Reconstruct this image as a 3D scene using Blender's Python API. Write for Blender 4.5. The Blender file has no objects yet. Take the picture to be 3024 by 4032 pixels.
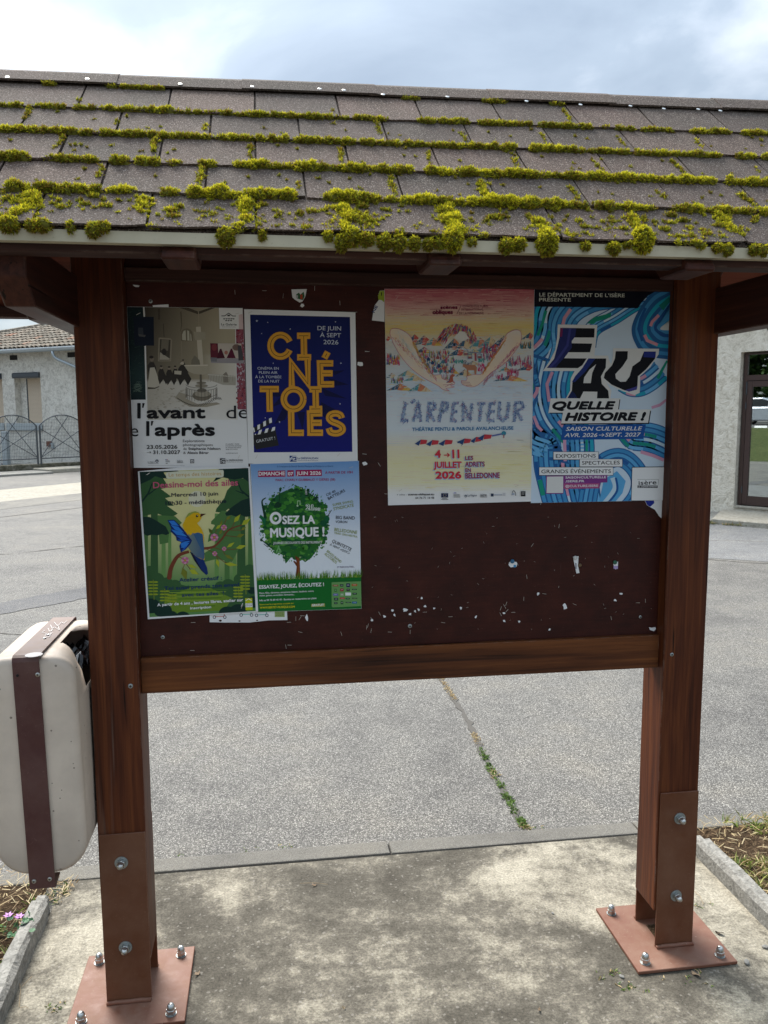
import bpy, bmesh, math, random
import numpy as np
from mathutils import Vector, Matrix, geometry
R = math.radians
rnd = random.Random(7)
sc = bpy.context.scene
col = sc.collection

# ------------------------------------------------------------------ camera
FPX, CXP, CYP = 3178.4, 1512.0, 2016.0          # focal length and centre, for a 3024 x 4032 frame
AX = Vector((0.989756, -0.142715, -0.004002)); AY = Vector((0.020942, 0.117398, 0.992864)); AF = Vector((0.141227, 0.982777, -0.119184))
CH = 1.645
cam_data = bpy.data.cameras.new('camera'); cam = bpy.data.objects.new('camera', cam_data); col.objects.link(cam)
cam_data.sensor_fit = 'VERTICAL'; cam_data.sensor_height = 36.0; cam_data.lens = FPX / 4032 * 36.0
cam_data.clip_start = 0.05; cam_data.clip_end = 1500
m = Matrix((AX, AY, -AF)).transposed().to_4x4(); m.translation = (0, 0, CH); cam.matrix_world = m
sc.camera = cam

# ------------------------------------------------------------------ sky, sun, exposure
SUN_EL, SUN_AZ = 50.0, -22.0                     # degrees; azimuth from +Y, minus is to the left
sc.view_settings.view_transform = 'Standard'; sc.view_settings.look = 'None'
sc.view_settings.gamma = 1.0; sc.view_settings.use_curve_mapping = False
sc.view_settings.exposure = 2.15
sc.cycles.use_denoising = True
sc.cycles.max_bounces = 8
w = bpy.data.worlds.new('World'); sc.world = w; w.use_nodes = True
nt = w.node_tree; nt.nodes.clear()
def N(nt, t, **k):
    n = nt.nodes.new(t)
    for a, b in k.items(): setattr(n, a, b)
    return n
out = N(nt, 'ShaderNodeOutputWorld')
sky = N(nt, 'ShaderNodeTexSky', sky_type='NISHITA', sun_disc=False, sun_elevation=R(SUN_EL), sun_rotation=R(SUN_AZ))
bg1 = N(nt, 'ShaderNodeBackground'); bg1.inputs[1].default_value = 0.07
nt.links.new(sky.outputs[0], bg1.inputs[0])
tc = N(nt, 'ShaderNodeTexCoord')
sep = N(nt, 'ShaderNodeSeparateXYZ'); nt.links.new(tc.outputs['Generated'], sep.inputs[0])
def M(nt, op, a, b=None, c=None):
    n = N(nt, 'ShaderNodeMath', operation=op)
    for i, v in enumerate((a, b, c)):
        if v is None: continue
        if hasattr(v, 'is_output') or isinstance(v, bpy.types.NodeSocket): nt.links.new(v, n.inputs[i])
        else: n.inputs[i].default_value = v
    return n.outputs[0]
zz = M(nt, 'MAXIMUM', sep.outputs[2], 0.0)
zd = M(nt, 'ADD', zz, 0.22)
cx_ = M(nt, 'DIVIDE', sep.outputs[0], zd); cy_ = M(nt, 'DIVIDE', sep.outputs[1], zd)
cmb = N(nt, 'ShaderNodeCombineXYZ'); nt.links.new(cx_, cmb.inputs[0]); nt.links.new(cy_, cmb.inputs[1])
cn = N(nt, 'ShaderNodeTexNoise'); cn.inputs['Scale'].default_value = 1.5; cn.inputs['Detail'].default_value = 7; cn.inputs['Roughness'].default_value = 0.52; cn.inputs['Distortion'].default_value = 0.35
mp = N(nt, 'ShaderNodeMapping'); mp.inputs['Location'].default_value = (3.1, 1.7, 0.4); nt.links.new(cmb.outputs[0], mp.inputs[0]); nt.links.new(mp.outputs[0], cn.inputs[0])
ramp = N(nt, 'ShaderNodeValToRGB'); nt.links.new(cn.outputs[0], ramp.inputs[0])
e = ramp.color_ramp.elements; e[0].position = 0.36; e[0].color = (0.27, 0.325, 0.385, 1); e[1].position = 0.70; e[1].color = (0.80, 0.85, 0.90, 1)
e2 = ramp.color_ramp.elements.new(0.52); e2.color = (0.39, 0.455, 0.52, 1)
# cloud lit from behind by the sun: brighter towards it, and brighter towards the zenith
sd = Vector((math.sin(R(SUN_AZ)) * math.cos(R(SUN_EL)), math.cos(R(SUN_AZ)) * math.cos(R(SUN_EL)), math.sin(R(SUN_EL))))
dot = N(nt, 'ShaderNodeVectorMath', operation='DOT_PRODUCT'); nt.links.new(tc.outputs['Generated'], dot.inputs[0]); dot.inputs[1].default_value = (sd.x - 0.07, sd.y, sd.z - 0.12)
dp = M(nt, 'MAXIMUM', dot.outputs['Value'], 0.0)
g1 = M(nt, 'MULTIPLY', M(nt, 'POWER', dp, 9.0), 0.42)
zen = M(nt, 'MULTIPLY', M(nt, 'MULTIPLY', zz, zz), 1.02)
gain = M(nt, 'ADD', M(nt, 'ADD', g1, zen), 0.165)
bg2 = N(nt, 'ShaderNodeBackground'); nt.links.new(ramp.outputs[0], bg2.inputs[0]); nt.links.new(gain, bg2.inputs[1])
mixs = N(nt, 'ShaderNodeMixShader'); mixs.inputs[0].default_value = 0.86
nt.links.new(bg1.outputs[0], mixs.inputs[1]); nt.links.new(bg2.outputs[0], mixs.inputs[2]); nt.links.new(mixs.outputs[0], out.inputs[0])
sl = bpy.data.lights.new('sun', 'SUN'); sl.energy = 1.6; sl.angle = R(32); sl.color = (1.0, 0.95, 0.88)
so = bpy.data.objects.new('sun', sl); col.objects.link(so)
so.rotation_euler = (-sd).to_track_quat('-Z', 'Y').to_euler(); so.location = (0, 0, 20)

# ------------------------------------------------------------------ helpers
def ray(px, py):
    return (AX * ((px - CXP) / FPX) - AY * ((py - CYP) / FPX) + AF)
def bpY(px, py, Y):
    d = ray(px, py); d = d * (Y / d.y); return Vector((d.x, d.y, d.z + CH))
def bpZ(px, py, Z):
    d = ray(px, py); d = d * ((Z - CH) / d.z); return Vector((d.x, d.y, Z))
def lin(c): return c / 12.92 if c <= 0.04045 else ((c + 0.055) / 1.055) ** 2.4
def H(s):
    s = s.lstrip('#'); return tuple(lin(int(s[i:i + 2], 16) / 255) for i in (0, 2, 4))
def tag(o, label=None, cat=None, group=None, kind=None):
    if label: o['label'] = label
    if cat: o['category'] = cat
    if group: o['group'] = group
    if kind: o['kind'] = kind
    return o
def empty(name, loc=(0, 0, 0), rz=0.0, label=None, cat=None, group=None):
    o = bpy.data.objects.new(name, None); o.empty_display_size = 0.05; col.objects.link(o); o.location = loc; o.rotation_euler = (0, 0, rz)
    return tag(o, label, cat, group)
def link(name, me, mat=None, parent=None, loc=None, rot=None):
    if mat is not None and not me.materials: me.materials.append(mat)
    o = bpy.data.objects.new(name, me); col.objects.link(o)
    if parent is not None: o.parent = parent
    if loc is not None: o.location = loc
    if rot is not None: o.rotation_euler = rot
    return o
def me_from(name, verts, faces, smooth=False):
    me = bpy.data.meshes.new(name); me.from_pydata([tuple(v) for v in verts], [], faces); me.update()
    if smooth:
        me.polygons.foreach_set('use_smooth', [True] * len(me.polygons))
    return me
class MB:
    """collects shapes into one mesh"""
    def __init__(s): s.bm = bmesh.new()
    def box(s, x0, x1, y0, y1, z0, z1, bev=0.0, seg=1, mtx=None):
        r = bmesh.ops.create_cube(s.bm, size=1.0); vs = r['verts']
        for v in vs:
            v.co = Vector((x0 + (v.co.x + .5) * (x1 - x0), y0 + (v.co.y + .5) * (y1 - y0), z0 + (v.co.z + .5) * (z1 - z0)))
        if bev > 0:
            es = list({e for v in vs for e in v.link_edges})
            rb = bmesh.ops.bevel(s.bm, geom=es, offset=bev, segments=seg, profile=0.6, affect='EDGES')
            vs = list({v for f in rb['faces'] for v in f.verts} | {v for v in vs if v.is_valid})
        if mtx is not None:
            for v in vs: v.co = mtx @ v.co
        return s
    def prism(s, pts, y0, y1, axis='Y', bev=0.0):
        """polygon pts (a,b) extruded along an axis; axis Y: (x,z), X: (y,z), Z: (x,y)"""
        def mk(a, b, t): return {'Y': (a, t, b), 'X': (t, a, b), 'Z': (a, b, t)}[axis]
        A = [s.bm.verts.new(mk(a, b, y0)) for a, b in pts]; B = [s.bm.verts.new(mk(a, b, y1)) for a, b in pts]
        fs = [s.bm.faces.new(A), s.bm.faces.new(B[::-1])]
        n = len(pts)
        for i in range(n): fs.append(s.bm.faces.new((A[i], B[i], B[(i + 1) % n], A[(i + 1) % n])))
        bmesh.ops.recalc_face_normals(s.bm, faces=fs)
        if bev > 0:
            es = list({e for f in fs for e in f.edges})
            bmesh.ops.bevel(s.bm, geom=es, offset=bev, segments=1, profile=0.5, affect='EDGES')
        return s
    def tube(s, pts, r, n=8, cap=True):
        pts = [Vector(p) for p in pts]; rings = []
        rr = r if isinstance(r, (list, tuple)) else [r] * len(pts)
        up = Vector((0, 0, 1))
        for i, p in enumerate(pts):
            d = (pts[min(i + 1, len(pts) - 1)] - pts[max(i - 1, 0)]).normalized()
            a = d.cross(up)
            if a.length < 1e-3: a = d.cross(Vector((1, 0, 0)))
            a.normalize(); b = d.cross(a).normalized()
            rings.append([s.bm.verts.new(p + (a * math.cos(2 * math.pi * k / n) + b * math.sin(2 * math.pi * k / n)) * rr[i]) for k in range(n)])
        for i in range(len(rings) - 1):
            for k in range(n):
                s.bm.faces.new((rings[i][k], rings[i][(k + 1) % n], rings[i + 1][(k + 1) % n], rings[i + 1][k]))
        if cap: s.bm.faces.new(rings[0][::-1]); s.bm.faces.new(rings[-1])
        return s
    def lathe(s, prof, n=16, mtx=None):
        """prof (r,z) from bottom to top"""
        rings = []; mtx = mtx or Matrix()
        for r, z in prof:
            if r < 1e-6: rings.append([s.bm.verts.new(mtx @ Vector((0, 0, z)))])
            else: rings.append([s.bm.verts.new(mtx @ Vector((r * math.cos(2 * math.pi * k / n), r * math.sin(2 * math.pi * k / n), z))) for k in range(n)])
        for a, b in zip(rings, rings[1:]):
            for k in range(n):
                k2 = (k + 1) % n
                if len(a) == 1 and len(b) == 1: continue
                if len(a) == 1: s.bm.faces.new((a[0], b[k2], b[k]))
                elif len(b) == 1: s.bm.faces.new((a[k], a[k2], b[0]))
                else: s.bm.faces.new((a[k], a[k2], b[k2], b[k]))
        return s
    def mesh(s, name, smooth=False):
        bmesh.ops.recalc_face_normals(s.bm, faces=s.bm.faces[:])
        me = bpy.data.meshes.new(name); s.bm.to_mesh(me); s.bm.free()
        if smooth: me.polygons.foreach_set('use_smooth', [True] * len(me.polygons))
        return me
    def build(s, name, mat, parent=None, loc=None, rot=None, smooth=False):
        return link(name, s.mesh(name, smooth), mat, parent, loc, rot)
def copy_tree(o, parent=None, kids=None):
    c = o.copy(); col.objects.link(c)
    if parent is not None: c.parent = parent
    for ch in (kids or {}).get(o, []) if kids else [x for x in o.children]: copy_tree(ch, c)
    return c

# ------------------------------------------------------------------ materials
def mat(name, base=(0.5, 0.5, 0.5), rough=0.7, metal=0.0, spec=0.5):
    m = bpy.data.materials.new(name); m.use_nodes = True
    b = m.node_tree.nodes['Principled BSDF']
    b.inputs['Base Color'].default_value = (*base, 1); b.inputs['Roughness'].default_value = rough
    b.inputs['Metallic'].default_value = metal; b.inputs['Specular IOR Level'].default_value = spec
    return m, m.node_tree, b
def coords(nt, scale=(1, 1, 1), loc=(0, 0, 0), kind='Object', rot=(0, 0, 0), perobj=False):
    tc = N(nt, 'ShaderNodeTexCoord'); mp = N(nt, 'ShaderNodeMapping')
    mp.inputs['Scale'].default_value = scale; mp.inputs['Location'].default_value = loc; mp.inputs['Rotation'].default_value = rot
    src = tc.outputs[kind]
    if perobj:
        oi = N(nt, 'ShaderNodeObjectInfo'); ad = N(nt, 'ShaderNodeVectorMath', operation='ADD'); ml = N(nt, 'ShaderNodeVectorMath', operation='SCALE')
        cb = N(nt, 'ShaderNodeCombineXYZ'); nt.links.new(oi.outputs['Random'], cb.inputs[0]); nt.links.new(oi.outputs['Random'], cb.inputs[1]); nt.links.new(oi.outputs['Random'], cb.inputs[2])
        nt.links.new(cb.outputs[0], ml.inputs[0]); ml.inputs['Scale'].default_value = 37.0
        nt.links.new(src, ad.inputs[0]); nt.links.new(ml.outputs[0], ad.inputs[1]); src = ad.outputs[0]
    nt.links.new(src, mp.inputs[0]); return mp.outputs[0]
def noise(nt, vec, scale, detail=4, rough=0.55, dist=0.0):
    n = N(nt, 'ShaderNodeTexNoise'); n.inputs['Scale'].default_value = scale; n.inputs['Detail'].default_value = detail
    n.inputs['Roughness'].default_value = rough; n.inputs['Distortion'].default_value = dist
    nt.links.new(vec, n.inputs['Vector']); return n.outputs[0]
def cramp(nt, fac, stops, interp='LINEAR'):
    r = N(nt, 'ShaderNodeValToRGB'); r.color_ramp.interpolation = interp
    el = r.color_ramp.elements
    while len(el) > 1: el.remove(el[-1])
    el[0].position = stops[0][0]; el[0].color = (*stops[0][1], 1) if len(stops[0][1]) == 3 else stops[0][1]
    for p, c in stops[1:]:
        x = el.new(p); x.color = (*c, 1) if len(c) == 3 else c
    nt.links.new(fac, r.inputs[0]); return r.outputs[0]
def mixc(nt, fac, a, b, mode='MIX'):
    n = N(nt, 'ShaderNodeMix', data_type='RGBA', blend_type=mode)
    for s, v in ((n.inputs[0], fac), (n.inputs[6], a), (n.inputs[7], b)):
        if isinstance(v, bpy.types.NodeSocket): nt.links.new(v, s)
        elif isinstance(v, (int, float)): s.default_value = v
        else: s.default_value = (*v, 1)
    return n.outputs[2]
def gray(v): return (v, v, v)
def bump(nt, b, h, strength=0.3, dist=0.01):
    n = N(nt, 'ShaderNodeBump'); n.inputs['Strength'].default_value = strength; n.inputs['Distance'].default_value = dist
    nt.links.new(h, n.inputs['Height']); nt.links.new(n.outputs[0], b.inputs['Normal']); return n
def vorn(nt, vec, scale, feature='F1', outp='Distance'):
    n = N(nt, 'ShaderNodeTexVoronoi', feature=feature); n.inputs['Scale'].default_value = scale
    nt.links.new(vec, n.inputs['Vector']); return n.outputs[outp]

def scale_(c, k): return tuple(x * k for x in c)
def wood(name, axis, dark, mid, light, grain=60, rough=0.55, wear=0.0):
    """stained softwood, grain along axis"""
    m, nt, b = mat(name, rough=rough, spec=0.22)
    s = [grain, grain, grain]; s['XYZ'.index(axis)] = grain * 0.035
    v = coords(nt, s, perobj=True)
    n1 = noise(nt, v, 1.0, 5, 0.6, 0.6)
    s2 = [5.0, 5.0, 5.0]; s2['XYZ'.index(axis)] = 1.2
    v2 = coords(nt, s2, perobj=True); n2 = noise(nt, v2, 1.0, 3, 0.5)
    f = M(nt, 'ADD', M(nt, 'MULTIPLY', n1, 0.65), M(nt, 'MULTIPLY', n2, 0.45))
    c = cramp(nt, f, [(0.36, dark), (0.52, mid), (0.72, light)])
    v3 = coords(nt, [x * 2.6 for x in s], perobj=True); n3 = noise(nt, v3, 1.0, 2, 0.5)
    c = mixc(nt, cramp(nt, n3, [(0.30, gray(0.4)), (0.42, gray(0.0))]), c, dark)
    if wear > 0:
        v4 = coords(nt, [x * 0.45 for x in s2], perobj=True); n4 = noise(nt, coords(nt, [x * 0.4 for x in s], perobj=True), 1.0, 4, 0.65)
        n5 = noise(nt, v4, 1.0, 3, 0.6)
        fw = M(nt, 'MULTIPLY', cramp(nt, n4, [(0.58, gray(0)), (0.70, gray(1))]), cramp(nt, n5, [(0.50, gray(0)), (0.68, gray(wear))]))
        c = mixc(nt, fw, c, (0.26, 0.20, 0.16))
    # drying splits along the grain, and bare, dented arrises
    s6 = [grain * .9, grain * .9, grain * .9]; s6['XYZ'.index(axis)] = 1.6
    n6 = noise(nt, coords(nt, s6, perobj=True), 1.0, 2, 0.5, 0.3); crk = cramp(nt, n6, [(0.30, gray(1)), (0.335, gray(0))])
    c = mixc(nt, crk, c, scale_(dark, .35))
    bv = N(nt, 'ShaderNodeBevel', samples=4); bv.inputs['Radius'].default_value = 0.006; ge = N(nt, 'ShaderNodeNewGeometry'); dt = N(nt, 'ShaderNodeVectorMath', operation='DOT_PRODUCT')
    nt.links.new(bv.outputs[0], dt.inputs[0]); nt.links.new(ge.outputs['Normal'], dt.inputs[1])
    edge = cramp(nt, dt.outputs['Value'], [(0.80, gray(1)), (0.985, gray(0))]); n7 = noise(nt, coords(nt, (14, 14, 14), perobj=True), 1.0, 4, 0.65)
    c = mixc(nt, M(nt, 'MULTIPLY', edge, cramp(nt, n7, [(0.48, gray(0)), (0.62, gray(0.75))])), c, (0.22, 0.17, 0.135))
    nt.links.new(c, b.inputs['Base Color'])
    bump(nt, b, M(nt, 'SUBTRACT', n1, M(nt, 'MULTIPLY', crk, 0.8)), 0.35, 0.002)
    rr = cramp(nt, n2, [(0.3, gray(rough - 0.12)), (0.7, gray(rough + 0.15))]); nt.links.new(rr, b.inputs['Roughness'])
    return m
WD = ((0.028, 0.0075, 0.0035), (0.082, 0.0205, 0.0072), (0.165, 0.048, 0.014))
M_woodZ = wood('stained_wood_upright', 'Z', *WD, wear=0.55)
M_woodX = wood('stained_wood_rail', 'X', (0.024, 0.008, 0.004), (0.088, 0.027, 0.009), (0.18, 0.060, 0.017), grain=45, wear=0.4)
M_woodY = wood('stained_wood_beam', 'Y', (0.020, 0.008, 0.006), (0.048, 0.015, 0.010), (0.085, 0.028, 0.017))
M_soffit = wood('soffit_board', 'X', (0.075, 0.022, 0.014), (0.15, 0.040, 0.024), (0.20, 0.060, 0.035), grain=30, rough=0.7)
M_fascia = wood('fascia_wood', 'X', (0.020, 0.010, 0.009), (0.042, 0.018, 0.014), (0.075, 0.033, 0.024), rough=0.75)

def m_board():
    m, nt, b = mat('varnished_plywood', rough=0.5, spec=0.22)
    v = coords(nt, (1, 1, 1)); n1 = noise(nt, v, 9, 5, 0.65); n2 = noise(nt, coords(nt, (4, 4, 60)), 3, 4, 0.6); n3 = noise(nt, v, 260, 2, 0.5)
    c = cramp(nt, M(nt, 'ADD', M(nt, 'MULTIPLY', n1, 0.7), M(nt, 'MULTIPLY', n2, 0.3)), [(0.36, (0.026, 0.0055, 0.004)), (0.52, (0.043, 0.0085, 0.0055)), (0.7, (0.064, 0.014, 0.008))])
    c = mixc(nt, cramp(nt, n3, [(0.68, gray(0)), (0.78, gray(0.5))]), c, (0.13, 0.07, 0.05))
    n4 = noise(nt, coords(nt, (140, 1, 8), rot=(0, 0.06, 0)), 1, 2, 0.5)
    c = mixc(nt, cramp(nt, n4, [(0.74, gray(0)), (0.80, gray(0.18))]), c, (0.16, 0.11, 0.09))
    nt.links.new(c, b.inputs['Base Color']); bump(nt, b, n3, 0.12, 0.001); return m
M_board = m_board()

def m_paint(name, base, dirt, rough=0.42, speck=0.5, dust=0.0, spec=0.5):
    m, nt, b = mat(name, rough=rough, spec=spec)
    v = coords(nt, (1, 1, 1), perobj=True); n1 = noise(nt, v, 7, 5, 0.65); n2 = noise(nt, v, 160, 2, 0.6); n3 = noise(nt, v, 26, 4, 0.6)
    c = mixc(nt, cramp(nt, n1, [(0.38, gray(0)), (0.75, gray(0.35))]), base, dirt)
    c = mixc(nt, cramp(nt, n2, [(0.66, gray(0)), (0.74, gray(speck))]), c, dirt)
    if dust > 0:
        g = N(nt, 'ShaderNodeNewGeometry'); sp = N(nt, 'ShaderNodeSeparateXYZ'); nt.links.new(g.outputs['Normal'], sp.inputs[0])
        f = M(nt, 'MULTIPLY', cramp(nt, sp.outputs[2], [(0.5, gray(0)), (0.9, gray(dust))]), cramp(nt, n3, [(0.34, gray(0.25)), (0.66, gray(1))]))
        c = mixc(nt, f, c, (0.33, 0.25, 0.19))
    nt.links.new(c, b.inputs['Base Color'])
    nt.links.new(cramp(nt, n3, [(0.3, gray(rough)), (0.7, gray(min(1, rough + 0.25)))]), b.inputs['Roughness'])
    bump(nt, b, n2, 0.08, 0.001); return m
M_steel = m_paint('brown_painted_steel', (0.115, 0.034, 0.011), (0.24, 0.13, 0.08), 0.40, 0.35)
M_plate = m_paint('red_brown_painted_plate', (0.150, 0.044, 0.020), (0.26, 0.17, 0.12), 0.55, 0.8, dust=0.25)
M_bin = m_paint('beige_bin_plastic', (0.66, 0.56, 0.46), (0.30, 0.24, 0.20), 0.5, 0.0)
M_strap = m_paint('maroon_bin_strap', (0.072, 0.022, 0.020), (0.20, 0.12, 0.10), 0.42, 0.4, dust=0.45)
M_metal, _, _ = mat('zinc_steel', (0.50, 0.50, 0.48), 0.33, 1.0)
M_dullmetal, _, _ = mat('dull_zinc', (0.36, 0.39, 0.39), 0.5, 0.85)
M_drip = m_paint('pale_metal_drip_edge', (0.50, 0.46, 0.34), (0.27, 0.245, 0.17), 0.6, 0.5)
M_black, _, _ = mat('black_plastic_bag', (0.012, 0.012, 0.014), 0.25, 0.0, 0.7)
M_dark, _, _ = mat('dark_gap', (0.015, 0.013, 0.012), 0.9)
M_paperplain, _, _ = mat('torn_white_paper', (0.66, 0.66, 0.66), 0.8)
M_staple, _, _ = mat('staple_wire', (0.55, 0.52, 0.47), 0.4, 0.6)

# speckled poster bin dirt: dark crumbs on the plastic
def binspots():
    nt = M_bin.node_tree; b = nt.nodes['Principled BSDF']; src = b.inputs['Base Color'].links[0].from_socket
    v = coords(nt, (1, 1, 1)); d = vorn(nt, v, 34); n = noise(nt, v, 3.0, 2)
    th = M(nt, 'MULTIPLY', cramp(nt, n, [(0.35, gray(0.45)), (0.65, gray(1))]), 0.13)
    f = M(nt, 'LESS_THAN', d, th); c = mixc(nt, M(nt, 'MULTIPLY', f, 0.75), src, (0.10, 0.07, 0.05))
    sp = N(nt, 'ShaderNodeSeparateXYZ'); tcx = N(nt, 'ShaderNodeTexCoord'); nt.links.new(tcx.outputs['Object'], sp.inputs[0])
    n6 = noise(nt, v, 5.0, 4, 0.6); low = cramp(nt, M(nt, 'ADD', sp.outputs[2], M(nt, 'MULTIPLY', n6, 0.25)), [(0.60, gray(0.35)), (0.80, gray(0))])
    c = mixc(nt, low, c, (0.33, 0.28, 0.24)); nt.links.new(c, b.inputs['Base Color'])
binspots()

def m_shingle():
    m, nt, b = mat('asphalt_shingle', rough=0.9, spec=0.3)
    v = coords(nt, (1, 1, 1), perobj=True); g = noise(nt, v, 330, 2, 0.7); n1 = noise(nt, v, 6, 4, 0.6); g2 = vorn(nt, v, 520, outp='Color')
    c = cramp(nt, g, [(0.30, (0.027, 0.020, 0.015)), (0.50, (0.068, 0.053, 0.042)), (0.70, (0.150, 0.122, 0.100))])
    c = mixc(nt, cramp(nt, n1, [(0.35, gray(0)), (0.7, gray(0.5))]), c, mixc(nt, 0.5, c, (0.17, 0.105, 0.095)))
    sepc = N(nt, 'ShaderNodeSeparateColor'); nt.links.new(g2, sepc.inputs[0])
    c = mixc(nt, M(nt, 'MULTIPLY', M(nt, 'GREATER_THAN', sepc.outputs[0], 0.90), 0.6), c, (0.34, 0.30, 0.27))
    c = mixc(nt, M(nt, 'MULTIPLY', M(nt, 'LESS_THAN', sepc.outputs[1], 0.12), 0.6), c, (0.03, 0.025, 0.02))
    oi = N(nt, 'ShaderNodeObjectInfo'); tint = cramp(nt, oi.outputs['Random'], [(0, (0.80, 0.78, 0.76)), (0.5, (1.0, 0.97, 0.94)), (1, (1.2, 1.08, 1.02))])
    c = mixc(nt, 1.0, c, tint, 'MULTIPLY')
    nt.links.new(c, b.inputs['Base Color']); bump(nt, b, g, 0.6, 0.002); return m
M_shingle = m_shingle()

def m_attr(name, rough=0.7, bumpy=0.0, spec=0.3, rvar=0.0, sheen=0.0, trans=0.0):
    m, nt, b = mat(name, rough=rough, spec=spec)
    a = N(nt, 'ShaderNodeAttribute'); a.attribute_name = 'Col'; nt.links.new(a.outputs['Color'], b.inputs['Base Color'])
    if bumpy > 0:
        v = coords(nt, (1, 1, 1)); n1 = noise(nt, v, 16, 3, 0.5, 1.2); n2 = noise(nt, v, 90, 3, 0.5)
        bump(nt, b, M(nt, 'ADD', n1, M(nt, 'MULTIPLY', n2, 0.05)), bumpy, 0.004)
    if trans > 0:
        tl_ = N(nt, 'ShaderNodeBsdfTranslucent'); nt.links.new(a.outputs['Color'], tl_.inputs[0]); mx_ = N(nt, 'ShaderNodeMixShader'); mx_.inputs[0].default_value = trans
        nt.links.new(b.outputs[0], mx_.inputs[1]); nt.links.new(tl_.outputs[0], mx_.inputs[2]); nt.links.new(mx_.outputs[0], nt.nodes['Material Output'].inputs[0])
    return m
M_print = m_attr('printed_paper', 0.5, 0.30, 0.16)
M_moss = m_attr('moss_blades', 0.85, 0, 0.1, trans=0.38)
M_leaf = m_attr('plant_leaf', 0.6, 0, 0.3, trans=0.25)

def m_concrete():
    m, nt, b = mat('stained_concrete', rough=0.88, spec=0.25)
    v = coords(nt, (1, 1, 1)); big = noise(nt, v, 1.25, 6, 0.62, 1.3); mid = noise(nt, v, 7, 6, 0.72, 0.4); fine = noise(nt, v, 130, 5, 0.8); med = noise(nt, v, 34, 4, 0.7)
    f = M(nt, 'ADD', M(nt, 'ADD', M(nt, 'MULTIPLY', big, 0.66), M(nt, 'MULTIPLY', mid, 0.36)), M(nt, 'MULTIPLY', med, 0.24))
    c = cramp(nt, f, [(0.49, (0.055, 0.048, 0.037)), (0.58, (0.088, 0.079, 0.062)), (0.635, (0.135, 0.121, 0.096)), (0.675, (0.215, 0.195, 0.152)), (0.76, (0.34, 0.31, 0.245))])
    c = mixc(nt, 0.75, c, cramp(nt, fine, [(0.30, gray(0.12)), (0.5, gray(0.52)), (0.70, gray(0.95))]), 'OVERLAY')
    st = vorn(nt, v, 150, outp='Color'); sc_ = N(nt, 'ShaderNodeSeparateColor'); nt.links.new(st, sc_.inputs[0])
    c = mixc(nt, M(nt, 'MULTIPLY', M(nt, 'GREATER_THAN', sc_.outputs[0], 0.975), 0.22), c, (0.46, 0.43, 0.38))
    nt.links.new(c, b.inputs['Base Color']); bump(nt, b, M(nt, 'ADD', fine, M(nt, 'MULTIPLY', mid, 0.5)), 0.5, 0.004); return m
M_concrete = m_concrete()

def m_asphalt(name='weathered_asphalt', lo=(0.058, 0.055, 0.050), hi=(0.45, 0.43, 0.39), avg=(0.165, 0.157, 0.142), scale=200):
    m, nt, b = mat(name, rough=0.8, spec=0.4)
    v = coords(nt, (1, 1, 1)); cell = N(nt, 'ShaderNodeTexVoronoi'); cell.inputs['Scale'].default_value = scale; nt.links.new(v, cell.inputs['Vector'])
    s = N(nt, 'ShaderNodeSeparateColor'); nt.links.new(cell.outputs['Color'], s.inputs[0])
    stone = cramp(nt, s.outputs[0], [(0.0, lo), (0.35, avg), (0.75, (0.24, 0.229, 0.207)), (1.0, hi)])
    edge = cramp(nt, cell.outputs['Distance'], [(0.38, gray(0)), (0.70, gray(0.75))])
    c = mixc(nt, edge, stone, lo)
    cell2 = N(nt, 'ShaderNodeTexVoronoi'); cell2.inputs['Scale'].default_value = scale * 2.1; nt.links.new(v, cell2.inputs['Vector'])
    s2 = N(nt, 'ShaderNodeSeparateColor'); nt.links.new(cell2.outputs['Color'], s2.inputs[0])
    c = mixc(nt, M(nt, 'MULTIPLY', M(nt, 'LESS_THAN', s2.outputs[0], 0.22), 0.6), c, lo)
    big = noise(nt, v, 0.9, 5, 0.6); mid = noise(nt, v, 4.0, 4, 0.6)
    c = mixc(nt, 1.0, c, cramp(nt, M(nt, 'ADD', M(nt, 'MULTIPLY', big, 0.6), M(nt, 'MULTIPLY', mid, 0.4)), [(0.36, (0.72, 0.72, 0.735)), (0.50, (1, 1, 1)), (0.66, (1.2, 1.17, 1.11))]), 'MULTIPLY')
    nt.links.new(c, b.inputs['Base Color'])
    bump(nt, b, M(nt, 'SUBTRACT', 1.0, cell.outputs['Distance']), 0.7, 0.004); return m
M_asphalt = m_asphalt()
M_patch = m_asphalt('tar_repair_strip', (0.04, 0.04, 0.045), (0.22, 0.22, 0.23), (0.105, 0.108, 0.115), 260)
M_kerbstone = m_asphalt('exposed_aggregate_concrete', (0.12, 0.112, 0.095), (0.34, 0.32, 0.275), (0.205, 0.192, 0.163), 420)

def m_stucco(name, a, c_, d, scale=9.0, bd=0.03):
    m, nt, b = mat(name, rough=0.95, spec=0.1)
    v = coords(nt, (1, 1, 1)); n1 = noise(nt, v, scale, 6, 0.65, 1.6); n2 = noise(nt, v, 1.2, 4, 0.6); n3 = noise(nt, v, scale * 4, 3, 0.6)
    cc = cramp(nt, M(nt, 'ADD', M(nt, 'MULTIPLY', n1, 0.7), M(nt, 'MULTIPLY', n3, 0.3)), [(0.36, a), (0.50, c_), (0.62, d)])
    cc = mixc(nt, cramp(nt, n2, [(0.45, gray(0)), (0.75, gray(0.35))]), cc, a)
    nt.links.new(cc, b.inputs['Base Color']); bump(nt, b, M(nt, 'ADD', n1, M(nt, 'MULTIPLY', n3, 0.4)), 0.9, bd); return m
M_stucco = m_stucco('rough_stucco', (0.40, 0.375, 0.33), (0.66, 0.63, 0.565), (0.76, 0.735, 0.67), 5.0, 0.03)
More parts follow.
